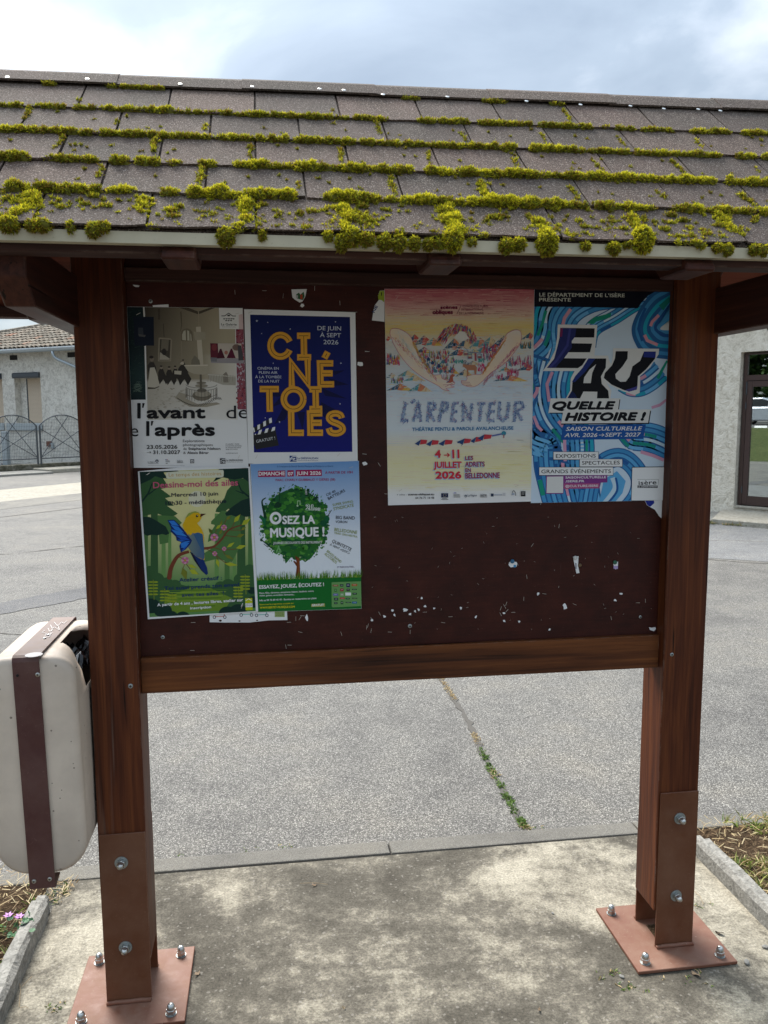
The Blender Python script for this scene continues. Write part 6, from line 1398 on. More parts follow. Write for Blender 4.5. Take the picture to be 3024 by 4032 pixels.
A.poly([(98, 158), (400, 150), (460, 245), (380, 240), (300, 215), (240, 260), (110, 320)], g3_); A.poly([(300, 150), (590, 125), (610, 150), (420, 165), (300, 190)], g3_); A.poly([(1140, 112), (1512, 108), (1525, 290), (1440, 240), (1330, 260), (1180, 230), (1050, 290), (1090, 235), (1180, 200), (1115, 135)], g3_)
A.poly([(135, 740), (230, 745), (330, 800), (440, 870), (485, 960), (440, 980), (390, 965), (330, 985), (260, 975), (200, 990), (145, 970)], g3_); A.poly([(1545, 495), (1420, 530), (1290, 620), (1210, 700), (1225, 730), (1290, 720), (1350, 740), (1420, 720), (1480, 745), (1548, 735)], g3_)
A.line([(125, 545), (210, 440), (265, 300)], 34, g3_, 12); A.line([(215, 450), (325, 370)], 20, g3_, 8); A.line([(1525, 485), (1420, 400), (1365, 270)], 30, g3_, 10); A.line([(1450, 440), (1345, 400)], 18, g3_, 8)
A.disc(845, 510, 110, (0.64, 0.63, 0.50), 105, 30)
for cx_1, cy_1, r in ((230, 1450, 70), (330, 1560, 90), (450, 1620, 90), (560, 1640, 80), (1400, 1560, 80), (1530, 1440, 80), (1480, 1600, 90), (1250, 1640, 90), (1150, 1660, 80)): A.disc(cx_1, cy_1, r, g1_); A.same()
A.lay(); A.poly([(190, 1500), (700, 1640), (1100, 1660), (1590, 1480), (1600, 1900), (220, 2000)], g1_)
A.poly([(760, 1660), (1000, 1660), (1300, 1800), (1200, 1960), (420, 2000), (420, 1800)], (0.17, 0.27, 0.04)); 
for i in range(9): A.line([(440 + 40 * i, 1700 + 28 * i), (1240 - 20 * i, 1690 + 26 * i)], 10, (0.25, 0.36, 0.06) if i % 2 else (0.10, 0.2, 0.03))
for cx_1, cy_1, r in ((240, 1900, 130), (400, 1960, 120), (520, 2020, 70), (1580, 1850, 100), (1380, 1960, 110), (1240, 1990, 110), (1560, 1700, 60), (660, 2040, 90), (1180, 2010, 60)): A.disc(cx_1, cy_1, r, g3_, r * .75); A.same()
A.lay()
for cx_1, by, n in ((275, 1760, 5), (425, 1840, 4), (520, 1850, 3), (1470, 1690, 5), (1380, 1790, 4)):
    A.line([(cx_1 + 12, by + 60), (cx_1, by - 40 * n)], 8, (0.25, 0.30, 0.03))
    for i in range(n):
        for s_ in (-1, 1): A.disc(cx_1 + s_ * 32, by - 10 - i * 40, 34, (0.28, 0.34, 0.035), 12, 10, 0); A.same()
    A.lay()
br2 = (0.20, 0.065, 0.035)
A.line(A.curve([(485, 1530), (510, 1400), (600, 1250), (740, 1195)]), 62, br2, 36); A.line(A.curve([(930, 1155), (1060, 1130), (1160, 1040), (1240, 930), (1330, 880), (1430, 850)]), 34, br2, 12)
for p in ([(1290, 890), (1325, 830), (1340, 790)], [(1190, 960), (1200, 880)], [(1200, 830), (1240, 750)], [(1280, 915), (1430, 915)], [(1210, 985), (1370, 1005)], [(1060, 1140), (1180, 1170), (1360, 1160)], [(960, 1160), (1060, 1210), (1200, 1330), (1330, 1365)], [(1180, 1180), (1220, 1250)], [(1100, 1250), (1115, 1330)], [(600, 1262), (690, 1310), (660, 1420)], [(700, 1350), (760, 1430)], [(1085, 950), (1110, 880)], [(1240, 1140), (1290, 1100)]): A.line(A.curve(p), 7, br2)
A.disc(485, 1528, 31, br2)
def lf_(x, y, L, w_, a, cc): A.poly([(x, y), (x + L * .4 * math.cos(a) - w_ * math.sin(a), y + L * .4 * math.sin(a) + w_ * math.cos(a)), (x + L * math.cos(a), y + L * math.sin(a)), (x + L * .4 * math.cos(a) + w_ * math.sin(a), y + L * .4 * math.sin(a) - w_ * math.cos(a))], cc)
l1, l2_, l3_ = (0.38, 0.42, 0.045), (0.20, 0.22, 0.035), (0.10, 0.14, 0.03)
for x, y, L, w_, a, cc in ((1325, 815, 135, 28, -.9, l1), (1425, 850, 145, 32, -.65, l1), (1225, 780, 80, 22, -.75, l2_), (1420, 915, 75, 20, -.6, l2_), (1360, 1000, 110, 26, -.3, l2_), (1350, 1150, 145, 28, -.25, l1), (1235, 1140, 120, 22, -.6, l1), (1205, 1235, 135, 22, .5, l2_), (1200, 1350, 180, 26, .12, l1), (1100, 1290, 115, 24, 1.3, l1), (1045, 960, 85, 24, -2.2, l3_), (1150, 860, 80, 18, -1.3, l2_), (1130, 975, 80, 18, -1.0, l2_), (1090, 900, 100, 20, -.7, l1), (655, 1405, 170, 42, 1.25, l2_), (725, 1365, 130, 24, .35, l1), (745, 1430, 140, 34, .45, l1)): lf_(x, y, L, w_, a, cc)
for x, y, r in ((1195, 882, 44), (1070, 1010, 58), (1198, 1158, 32), (1076, 1220, 36), (690, 1308, 56)):
    for k in range(8): a = k * .785; A.disc(x + r * .6 * math.cos(a), y + r * .6 * math.sin(a), r * .34, (0.48, 0.16, 0.28) if k % 2 else (0.58, 0.30, 0.42), r * .3, 8); A.same()
    A.lay(); A.disc(x, y, r * .2, (0.62, 0.35, 0.05))
# bird
def birdc(x, y): return lerp((0.62, 0.42, 0.015), (0.16, 0.24, 0.20), (y - 930) / 130)
body_ = A.curve([(690, 780), (740, 700), (820, 672), (880, 700), (905, 745), (875, 800), (850, 830), (905, 900), (935, 1010), (930, 1140), (945, 1270), (935, 1300), (860, 1270), (770, 1210), (735, 1150), (700, 980), (655, 850)], 5)
A.poly(body_, (0.62, 0.41, 0.015))
A.poly([(730, 960), (760, 985), (790, 950), (830, 970), (860, 945), (920, 975), (935, 1140), (943, 1275), (930, 1298), (850, 1265), (770, 1205), (730, 1140)], lambda x, y: lerp((0.18, 0.24, 0.22), (0.08, 0.14, 0.24), (x - 740) / 150))
A.poly([(795, 960), (860, 945), (915, 965), (930, 1140), (925, 1220)], (0.055, 0.14, 0.26)); A.poly([(750, 1190), (860, 1275), (930, 1300), (975, 1400), (988, 1480), (965, 1498), (900, 1430), (820, 1300)], (0.012, 0.045, 0.17)); A.poly([(750, 1190), (790, 1215), (905, 1432), (965, 1498), (900, 1440), (810, 1310)], (0.008, 0.012, 0.05))
A.poly([(690, 765), (735, 695), (820, 668), (880, 690), (800, 690), (740, 730)], (0.28, 0.34, 0.08)); A.poly([(893, 702), (962, 703), (884, 750)], (0.10, 0.035, 0.02)); A.disc(845, 732, 16, (0.01, 0.01, 0.01)); A.disc(848, 727, 5, WH)
wing = [(460, 785), (545, 780), (620, 850), (690, 930), (780, 1050), (760, 1095), (700, 1165), (635, 1205), (615, 1120), (640, 1070), (580, 1050), (570, 1000), (500, 930), (510, 890)]
A.poly(wing, (0.006, 0.03, 0.16))
for pts in ([(475, 795), (545, 792), (610, 860), (520, 850)], [(505, 850), (600, 870), (680, 950), (560, 910)], [(510, 905), (640, 935), (720, 1000), (580, 975)], [(575, 985), (690, 1000), (750, 1045), (640, 1040)], [(590, 1035), (650, 1045), (700, 1055), (640, 1064)], [(630, 1085), (700, 1060), (760, 1055), (640, 1130)], [(630, 1140), (700, 1090), (750, 1075), (690, 1150)], [(640, 1190), (690, 1130), (720, 1120), (680, 1170)]): A.poly(pts, R_.choice([(0.025, 0.15, 0.52), (0.04, 0.22, 0.60), (0.018, 0.11, 0.45)]))
A.poly([(455, 165), (600, 150), (1180, 132), (1192, 150), (1190, 215), (1170, 230), (470, 248), (445, 235), (440, 185)], (0.62, 0.63, 0.52))
A.text('Le temps des histoires', 478, 220, 1160, 200, 46, (0.52, 0.36, 0.15), .005); PK = (0.52, 0.13, 0.22); A.text('Dessine-moi des ailes', 275, 372, 1380, 335, 82, PK, .022)
NV = (0.012, 0.016, 0.05); A.text('Mercredi 10 juin', 512, 484, 1120, 464, 50, NV, .018); A.text('10h30 - médiathèque', 437, 592, 1228, 562, 52, NV, .018)
N2 = (0.015, 0.045, 0.15); A.text('Atelier créatif :', 613, 1588, 1168, 1560, 50, N2, .018); A.text('Toi aussi prends ton envol', 420, 1698, 1388, 1645, 50, N2, .018); A.text('avec tes ailes  !', 648, 1782, 1195, 1755, 48, N2, .018)
A.text('A partir de 4 ans , lectures libres, atelier sur', 330, 1905, 1446, 1838, 38, WH, .03); A.text('inscription', 757, 1945, 1030, 1928, 34, WH, .03)
A.poly([(1470, 1800), (1562, 1796), (1568, 1952), (1476, 1956)], (0.46, 0.50, 0.02)); A.poly([(1474, 1866), (1565, 1862), (1567, 1912), (1475, 1916)], WH); A.line([(1478, 1832), (1515, 1806), (1555, 1830)], 7, WH); A.text('SAINT', 1480, 1885, 1562, 1882, 17, (0.2, 0.2, 0.1)); A.text('ISMIER', 1480, 1906, 1564, 1903, 17, (0.2, 0.2, 0.1))
A.line([(1418, 1908), (1440, 1865)], 7, WH); A.line([(192, 195), (230, 172)], 8, WH)
A.build('poster', 'green forest poster with a yellow and blue bird on a branch', 'poster', 'posters stapled to the board')
# --- 5: crayon drawn mountain poster ---
A = Art(1440, 1120, .40988, [(180, 42), (1619, 42), (1588, 2085), (215, 2122)], PY)
A.clip = quadclip((181, 43), (1618, 43), (1587, 2084), (216, 2121)); A.gam = 1.08
stops = [(40, (0.40, 0.095, 0.12)), (130, (0.50, 0.20, 0.20)), (230, (0.60, 0.38, 0.33)), (330, (0.64, 0.52, 0.36)), (400, (0.66, 0.52, 0.20)), (470, (0.64, 0.52, 0.24)), (540, (0.58, 0.56, 0.50)), (820, (0.56, 0.60, 0.62)), (1000, (0.54, 0.62, 0.70)), (1150, (0.60, 0.66, 0.70)), (1400, (0.60, 0.66, 0.70)), (1560, (0.68, 0.64, 0.50)), (1700, (0.70, 0.66, 0.42)), (1900, (0.72, 0.69, 0.48)), (2000, (0.73, 0.73, 0.72)), (2130, (0.73, 0.73, 0.75))]
def crb(x, y):
    for (a, ca), (b, cb) in zip(stops, stops[1:]):
        if y <= b: return lerp(ca, cb, (y - a) / (b - a))
    return stops[-1][1]
A.grid([(180, 42), (1619, 42), (1588, 2085), (215, 2122)], 4, 60, crb); A.lay(2)
def crayon(n, y0, y1, cols_, L=(40, 220), w_=(2, 7), mixk=.5, x0=190, x1=1600, slope=0.0):
    for _ in range(n):
        y = R_.uniform(y0, y1); x = R_.uniform(x0 - 40, x1); l = R_.uniform(*L); c = lerp(crb(x, y), R_.choice(cols_), R_.uniform(.15, mixk)); xe = min(x + l, x1); xs_ = max(x, x0)
        if xe - xs_ < 8: continue
        A.line([(xs_, y), (xe, y + l * slope + R_.gauss(0, 2))], R_.uniform(*w_), c, 1.5); A.same()
    A.lay()
crayon(420, 50, 300, [(0.36, 0.03, 0.09), (0.48, 0.10, 0.14), (0.62, 0.40, 0.36)], mixk=.75)
crayon(300, 300, 540, [(0.66, 0.45, 0.10), (0.66, 0.30, 0.22), (0.5, 0.5, 0.5)], mixk=.6)
crayon(380, 560, 1120, [(0.35, 0.48, 0.62), (0.6, 0.66, 0.7), (0.5, 0.42, 0.55), (0.64, 0.45, 0.45)], mixk=.5)
crayon(320, 1100, 1560, [(0.40, 0.50, 0.64), (0.68, 0.68, 0.72), (0.66, 0.50, 0.52), (0.6, 0.55, 0.66)], mixk=.5)
crayon(380, 1540, 1980, [(0.68, 0.60, 0.16), (0.72, 0.70, 0.6), (0.66, 0.5, 0.45), (0.72, 0.64, 0.30)], mixk=.7)
MC = [(0.05, 0.12, 0.20), (0.50, 0.10, 0.08), (0.60, 0.42, 0.10), (0.10, 0.30, 0.34), (0.55, 0.22, 0.12), (0.60, 0.48, 0.30), (0.56, 0.60, 0.62)]
def hatch(poly_pts, cc, n=26, w_=5):
    xs_ = [p[0] for p in poly_pts]; ys_ = [p[1] for p in poly_pts]; A.poly(poly_pts, lerp(cc, (0.6, 0.58, 0.52), .35))
def mount(x, y, w_, h_):
    base_ = y + h_
    A.poly([(x - w_, base_), (x, y), (x - w_ * .15, base_ - h_ * .15)], R_.choice(MC[:1] + MC[3:4])); A.poly([(x, y), (x + w_ * .5, y + h_ * .45), (x + w_ * .1, base_), (x - w_ * .2, base_ - 5)], R_.choice([MC[1], MC[4], MC[5]])); A.poly([(x + w_ * .45, y + h_ * .4), (x + w_, base_), (x + w_ * .1, base_)], R_.choice([MC[2], MC[5], MC[6]]))
    for _ in range(12):
        t = R_.random(); a = x + w_ * (t * 1.6 - .8); b = y + h_ * (abs(t * 1.6 - .8)) + 6; A.line([(a, b), (a - 12, b + R_.uniform(15, h_ * .5))], 4, R_.choice(MC), 1); A.same()
    A.lay()
for x, y, w_, h_ in ((470, 478, 90, 90), (560, 490, 110, 95), (650, 510, 90, 80), (850, 518, 110, 110), (960, 518, 110, 100), (1100, 510, 110, 100), (1200, 500, 120, 100), (1330, 490, 130, 110), (1580, 460, 90, 70), (210, 495, 70, 50), (560, 600, 90, 60), (1130, 600, 140, 60), (1240, 570, 110, 80), (900, 610, 120, 80), (1040, 620, 100, 60),
   (400, 825, 120, 70), (470, 870, 110, 60), (330, 950, 130, 70), (520, 950, 120, 80), (250, 850, 90, 50), (950, 815, 90, 70), (830, 800, 70, 60), (1390, 870, 170, 60), (1560, 770, 120, 60), (1030, 735, 80, 40), (1340, 790, 70, 50)): mount(x, y, w_, h_)
crayon(620, 480, 1080, [(0.40, 0.52, 0.66), (0.66, 0.62, 0.58), (0.66, 0.40, 0.34), (0.68, 0.56, 0.28), (0.66, 0.62, 0.58)], L=(15, 80), w_=(3, 8), mixk=.9)
# hair and eye above the ridge
for _ in range(420):
    a = R_.uniform(math.pi * 1.02, math.pi * 1.98); rr = R_.uniform(105, 190); x, y = 885 + rr * math.cos(a) * .95, 545 + rr * math.sin(a) * .9
    cc = R_.choice([(0.45, 0.02, 0.12), (0.45, 0.02, 0.12), (0.55, 0.10, 0.08), (0.60, 0.50, 0.10), (0.06, 0.20, 0.28), (0.10, 0.12, 0.2), (0.5, 0.5, 0.48)]); A.line([(x, y), (x + (x - 900) * .10 - 14 + R_.gauss(0, 5), y + 42)], 9, cc, 2); A.same()
A.lay(); A.poly([(840, 515), (905, 450), (950, 455), (990, 520), (925, 545), (850, 520)], (0.62, 0.60, 0.56)); A.disc(848, 580, 26, (0.20, 0.28, 0.4), 17); A.disc(850, 580, 12, (0.02, 0.03, 0.06)); A.line([(810, 585), (835, 565), (865, 566), (880, 582)], 5, (0.03, 0.05, 0.1))
# vegetation and hamlet
VC = [(0.10, 0.28, 0.34), (0.45, 0.06, 0.14), (0.5, 0.16, 0.06), (0.06, 0.14, 0.26), (0.20, 0.30, 0.08), (0.55, 0.40, 0.12), (0.35, 0.10, 0.24)]
def bush(x0, x1, y0, y1, n, cs=VC, L=34, wd=10):
    for _ in range(n):
        x, y = R_.uniform(x0, x1), R_.uniform(y0, y1); cc = R_.choice(cs); A.line([(x, y + L * .5), (x + R_.gauss(0, 5), y - L * .5)], wd, cc, 3); A.same()
    A.lay()
bush(510, 800, 640, 700, 60); bush(540, 850, 700, 850, 150, L=26, wd=13); bush(1130, 1290, 580, 720, 80, [(0.45, 0.05, 0.12), (0.5, 0.12, 0.06), (0.35, 0.04, 0.2), (0.1, 0.3, 0.34)], 44, 8); bush(1080, 1150, 760, 840, 30, [(0.5, 0.06, 0.16), (0.56, 0.3, 0.4)], 24, 16)
bush(205, 325, 680, 760, 45, L=40, wd=15); bush(240, 360, 900, 940, 25); bush(1340, 1600, 700, 780, 70, [(0.45, 0.04, 0.14), (0.34, 0.05, 0.2), (0.5, 0.14, 0.12), (0.08, 0.26, 0.32)], 44, 8); bush(1360, 1470, 820, 870, 26, [(0.45, 0.05, 0.15)], 40, 8); bush(1255, 1315, 870, 900, 14, [(0.45, 0.05, 0.15)], 34, 6); bush(1490, 1600, 565, 600, 24, [(0.05, 0.2, 0.26), (0.3, 0.2, 0.1)], 40, 14); bush(860, 930, 720, 750, 14, [(0.08, 0.32, 0.30)], 20, 16); bush(1085, 1140, 715, 740, 12, [(0.08, 0.32, 0.30)], 24, 16); bush(720, 790, 880, 915, 16, VC, 36, 7)
for x, y in ((600, 715), (640, 750), (700, 780), (740, 740), (670, 830), (720, 830), (590, 770), (560, 735), (760, 800), (690, 700)): A.poly([(x - 16, y), (x, y - 18), (x + 18, y - 2), (x + 15, y + 18), (x - 14, y + 18)], R_.choice([(0.03, 0.07, 0.16), (0.3, 0.1, 0.1), (0.08, 0.2, 0.26)]))
# chair lift, goat, fox
A.line([(1053, 655), (1055, 735)], 20, (0.34, 0.10, 0.12)); A.line([(1000, 655), (1110, 658)], 9, (0.10, 0.2, 0.3)); A.line([(945, 600), (1000, 655), (1110, 655), (1190, 590)], 4, (0.25, 0.2, 0.3))
for x, y in ((962, 660), (1000, 695), (1093, 690)): A.line([(x - 18, y - 20), (x + 18, y - 20), (x + 20, y + 18), (x - 20, y + 18)], 6, (0.18, 0.22, 0.3), None, True); A.rect(x - 16, y, x + 16, y + 16, (0.34, 0.10, 0.10))
A.poly([(935, 765), (965, 770), (1050, 775), (1068, 800), (1060, 865), (1045, 866), (1040, 825), (985, 825), (985, 885), (970, 885), (968, 815), (945, 795), (930, 790)], (0.42, 0.20, 0.12)); A.line([(945, 765), (940, 740), (958, 728)], 5, (0.06, 0.05, 0.08)); A.line([(955, 768), (958, 745), (968, 735)], 5, (0.06, 0.05, 0.08))
# arms
def armc(x, y): return lerp((0.64, 0.58, 0.53), (0.70, 0.56, 0.40), .5 + .5 * math.sin(x * .018 + y * .022))
armL = A.curve([(232, 475), (238, 440), (262, 424), (330, 432), (420, 490), (470, 600), (520, 720), (590, 820), (650, 870), (720, 868), (735, 905), (800, 915), (848, 935), (850, 958), (815, 975), (850, 985), (800, 995), (770, 1000), (800, 1022), (740, 1008), (690, 970), (560, 900), (430, 800), (330, 680), (262, 560)], 4)
armR = A.curve([(1360, 470), (1420, 440), (1470, 442), (1492, 475), (1485, 560), (1420, 660), (1330, 760), (1200, 850), (1120, 930), (1060, 975), (1010, 985), (960, 975), (925, 955), (920, 925), (960, 925), (975, 900), (968, 885), (1040, 865), (1110, 860), (1190, 760), (1250, 660), (1300, 560)], 4)
for ar in (armL, armR): A.poly(ar, armc); A.line(ar, 4.5, (0.50, 0.16, 0.24), None, True)
for _ in range(150):
    t = R_.random(); x, y = 250 + t * 420, 500 + t * 400 + R_.gauss(0, 14); A.line([(x, y), (x + 16, y + 22)], 4, R_.choice([(0.52, 0.12, 0.20), (0.50, 0.2, 0.3), (0.6, 0.35, 0.12)]), 1); A.same()
    x, y = 440 + t * 170, 540 + t * 290 + R_.gauss(0, 12); A.line([(x, y), (x + 9, y + 24)], 4, R_.choice([(0.64, 0.36, 0.08), (0.62, 0.24, 0.08), (0.66, 0.5, 0.2)]), 1); A.same()
    x, y = 1480 - t * 340, 560 + t * 380 + R_.gauss(0, 12); A.line([(x, y), (x - 16, y + 20)], 4, R_.choice([(0.52, 0.12, 0.20), (0.50, 0.2, 0.3)]), 1); A.same()
    x, y = 1360 - t * 230, 500 + t * 340 + R_.gauss(0, 10); A.line([(x, y), (x - 11, y + 22)], 4, R_.choice([(0.64, 0.36, 0.08), (0.62, 0.24, 0.08)]), 1); A.same()
    x, y = 300 + t * 330, 470 + t * 400 + R_.gauss(0, 16); A.line([(x, y), (x + 12, y + 20)], 4, R_.choice([(0.42, 0.56, 0.56), (0.62, 0.6, 0.52)]), 1); A.same()
A.lay()
for pts in ([(740, 965), (850, 962)], [(760, 985), (850, 940)], [(735, 905), (800, 930), (850, 938)], [(920, 938), (1000, 940)], [(930, 955), (1010, 958)], [(960, 972), (1020, 970)]): A.line(pts, 4, (0.35, 0.08, 0.14))
A.poly([(775, 945), (800, 930), (808, 880), (830, 860), (858, 868), (852, 880), (835, 890), (840, 930), (815, 945)], (0.40, 0.12, 0.08)); A.line([(775, 942), (800, 925), (812, 870)], 10, (0.10, 0.12, 0.22), 3)
# title of leaf strokes
FL = [(0.025, 0.07, 0.22), (0.05, 0.13, 0.34), (0.03, 0.09, 0.27), (0.16, 0.28, 0.46), (0.36, 0.44, 0.58), (0.20, 0.14, 0.30), (0.50, 0.30, 0.36), (0.03, 0.07, 0.2)]
def fur(pts, w_=44, dens=1.0):
    P = [Vector(p) for p in pts]; A.line(pts, w_ * .62, (0.30, 0.38, 0.52)); 
    for a, b in zip(P, P[1:]):
        d = (b - a); n = int(d.length / 3.4 * dens); d.normalize(); nn = Vector((-d.y, d.x))
        for _ in range(n):
            p = a + (b - a) * R_.random() + nn * R_.gauss(0, w_ * .20); an = R_.choice((-1, 1)); q = p + (nn * an * R_.uniform(.6, 1) + d * R_.uniform(-1, .2)) * R_.uniform(10, 22); A.line([tuple(p), tuple(q)], 6.5, R_.choice(FL), 1.5); A.same()
    A.lay()
for l in ([(385, 1135), (345, 1310), (410, 1305)], [(440, 1140), (475, 1108)], [(455, 1320), (505, 1135), (530, 1320)], [(475, 1265), (530, 1262)], [(590, 1320), (605, 1140), (660, 1145), (665, 1190), (610, 1225), (660, 1320)], [(705, 1320), (735, 1135), (785, 1140), (780, 1200), (725, 1225)], [(890, 1138), (845, 1145), (820, 1310), (875, 1312)], [(835, 1225), (880, 1222)], [(935, 1315), (935, 1140), (1000, 1305), (1018, 1140)], [(1068, 1145), (1150, 1145)], [(1108, 1150), (1090, 1318)], [(1245, 1140), (1195, 1145), (1172, 1305), (1235, 1312)], [(1190, 1222), (1240, 1220)], [(1285, 1130), (1275, 1270), (1310, 1310), (1355, 1280), (1375, 1130)], [(1425, 1320), (1440, 1135), (1500, 1135), (1515, 1180), (1450, 1220), (1500, 1310)]): fur(l)
BT = (0.025, 0.17, 0.36); A.text('THÉÂTRE PENTU & PAROLE AVALANCHEUSE', 445, 1410, 1418, 1396, 34, BT, .028)
for x, y, w_ in ((530, 1490, 60), (640, 1495, 62), (765, 1492, 70), (950, 1480, 60), (1060, 1465, 55), (1140, 1440, 70)): A.poly([(x - w_, y + 40), (x, y), (x - 20, y + 60)], (0.03, 0.07, 0.20)); A.poly([(x, y), (x + w_, y + 5), (x + w_ - 10, y + 40), (x - 10, y + 48)], (0.50, 0.05, 0.07))
A.line([(880, 1520), (940, 1490), (920, 1550)], 18, (0.03, 0.08, 0.2), 4); A.line([(1210, 1455), (1310, 1435)], 14, (0.10, 0.14, 0.36)); A.disc(1325, 1430, 22, (0.05, 0.26, 0.36)); A.line([(1325, 1440), (1325, 1475)], 8, (0.4, 0.08, 0.08))
RD = (0.55, 0.035, 0.06); SH = (0.35, 0.5, 0.66); WN = (0.28, 0.012, 0.08)
for t, a, b, c, d, h_, bo, cc in (('4', 664, 1668, 722, 1666, 78, .05, RD), ('11', 830, 1672, 900, 1670, 86, .05, RD), ('JUILLET', 650, 1764, 920, 1762, 62, .045, RD), ('2026', 668, 1868, 918, 1866, 72, .05, RD), ('LES', 953, 1686, 1032, 1684, 38, .03, WN), ('ADRETS', 953, 1752, 1142, 1748, 48, .03, WN), ('EN', 955, 1802, 1010, 1801, 36, .03, WN), ('BELLEDONNE', 955, 1865, 1287, 1858, 54, .03, WN)):
    A.text(t, a - 7, b + 9, c - 7, d + 9, h_, SH, bo); A.text(t, a, b, c, d, h_, cc, bo)
A.line([(750, 1640), (800, 1638)], 9, RD); A.line([(780, 1620), (802, 1638), (782, 1658)], 9, RD)
MR = (0.17, 0.01, 0.05); A.text('scènes', 715, 238, 880, 236, 34, MR, .04); A.text('obliques', 640, 288, 836, 286, 42, MR, .045); A.line([(915, 203), (872, 288)], 4, MR)
A.text('ESPACE CULTUREL', 930, 222, 1178, 220, 21, MR); A.text('INTERNATIONAL', 918, 253, 1130, 251, 21, MR); A.text('DE LA MONTAGNE', 896, 290, 1132, 289, 22, MR)
A.text('+ infos :', 298, 2028, 388, 2026, 17, G5); A.text('scenes-obliques.eu', 406, 2026, 656, 2024, 19, BK, .03); A.text('04 76 71 16 48', 476, 2060, 656, 2058, 19, BK, .01)
A.rect(724, 2005, 790, 2046, (0.02, 0.03, 0.09)); 
for k in range(12): A.disc(757 + 14 * math.cos(k * .5236), 2025 + 14 * math.sin(k * .5236), 2.4, (0.55, 0.5, 0.3), None, 6)
A.rect(730, 2054, 782, 2058, G5); A.rect(722, 2063, 792, 2067, G5); A.rect(845, 1998, 853, 2006, (0.1, 0.1, 0.5)); A.rect(858, 1998, 868, 2006, (0.1, 0.1, 0.3))
for k in range(4): A.rect(842, 2014 + k * 9, 905, 2018 + k * 9, (0.3, 0.3, 0.3))
A.disc(959, 2032, 12, (0.03, 0.05, 0.09)); A.poly([(952, 2038), (959, 2026), (966, 2038)], WH); A.text('La Région', 978, 2036, 1066, 2034, 19, (0.05, 0.07, 0.12), .01); A.text('isère', 1100, 2034, 1160, 2032, 24, G5, .02); A.rect(1098, 2038, 1164, 2043, G5)
A.rect(1200, 2008, 1226, 2036, (0.03, 0.05, 0.1)); A.rect(1230, 2018, 1308, 2024, (0.25, 0.3, 0.4)); A.rect(1314, 2002, 1340, 2030, (0.55, 0.55, 0.57)); A.line(A.curve([(1402, 2025), (1408, 1992), (1420, 1978)]), 5, G5); A.line(A.curve([(1420, 1978), (1436, 2000), (1438, 2030)]), 5, G5); A.rect(1402, 2004, 1426, 2020, (0.35, 0.4, 0.5)); A.rect(1488, 1986, 1532, 2034, (0.02, 0.02, 0.025)); A.rect(1494, 2000, 1526, 2003, WH); A.rect(1494, 2012, 1520, 2015, WH)
A.rect(1578, 1400, 1586, 1580, (0.5, 0.5, 0.5))
A.build('poster', 'tall crayon-drawn poster of two arms embracing mountains, yellow, red and blue', 'poster', 'posters stapled to the board')
# --- 6: blue wave poster ---
A = Art(2060, 1100, .43387, [(102, 88), (1335, 97), (1267, 2005), (70, 2030)], PY - .0007)
A.clip = quadclip((103, 89), (1334, 98), (1266, 2004), (71, 2029))
A.grid([(102, 88), (1335, 97), (1267, 2005), (70, 2030)], 2, 2, (0.56, 0.66, 0.76)); A.lay()
BL = [(0.075, 0.30, 0.55), (0.13, 0.40, 0.66), (0.05, 0.22, 0.46), (0.03, 0.38, 0.52), (0.52, 0.66, 0.76), (0.18, 0.46, 0.72), (0.09, 0.33, 0.58), (0.03, 0.12, 0.34)]
def waves(path, n, w_, order, seed, gap=(0.035, 0.15, 0.36), inner=None):
    rr = random.Random(seed); C0 = [Vector(p) for p in A.curve(path, 10)]; N_ = []
    for i, p in enumerate(C0):
        d = (C0[min(i + 1, len(C0) - 1)] - C0[max(0, i - 1)]).normalized(); N_.append(Vector((-d.y, d.x)))
    tot = n * w_; sg = 1
    A.line([tuple(p + nn * (tot / 2)) for p, nn in zip(C0, N_)], abs(tot) + 6, gap, dz=.3)
    for k in range(n):
        cc = BL[order[k % len(order)]]; pts = [tuple(p + nn * (w_ * (k + .5))) for p, nn in zip(C0, N_)]
        A.line(pts, abs(w_) * (.70 if cc != BL[4] else .62), cc, dz=.3); A.same()
        for _ in range(2):
            a = rr.randrange(0, max(1, len(pts) - 12)); L_ = rr.randint(5, 12); c2 = rr.choice([(0.62, 0.34, 0.44), (0.02, 0.30, 0.26), (0.025, 0.13, 0.36), BL[5], BL[5]])
            if len(pts[a:a + L_]) > 2: A.n += 1; A.line(pts[a:a + L_], abs(w_) * .66, c2, dz=.3); A.n -= 2
    A.lay(3)
waves([(540, 120), (440, 250), (330, 330), (310, 480), (250, 640), (120, 760), (60, 840)], 9, 46, [1, 0, 4, 0, 3, 4, 1, 4, 6], 1)
waves([(1340, 240), (1100, 260), (860, 400), (700, 490), (668, 560), (660, 620)], 5, 30, [3, 1, 4, 0, 4], 2)
waves([(1060, 100), (900, 240), (640, 300), (480, 420), (480, 640), (400, 900)], 5, 44, [0, 1, 6, 0, 1], 12)
waves([(470, 800), (430, 980), (450, 1120), (530, 1230), (620, 1350), (645, 1500), (650, 1720), (720, 2060)], 12, 44, [3, 0, 4, 1, 6, 0, 4, 0, 1, 6, 0, 1], 3)
waves([(130, 860), (150, 1010), (70, 1170), (110, 1350), (300, 1450), (330, 1700), (420, 2060)], 5, 46, [0, 6, 1, 0, 6], 8)
waves([(860, 1010), (960, 1060), (1080, 1060), (1200, 1000), (1320, 900)], 6, -44, [3, 0, 1, 4, 0, 3][::-1], 4)
waves([(860, 1440), (960, 1540), (1140, 1570), (1300, 1640)], 6, -44, [0, 1, 4, 1, 6, 1], 5)
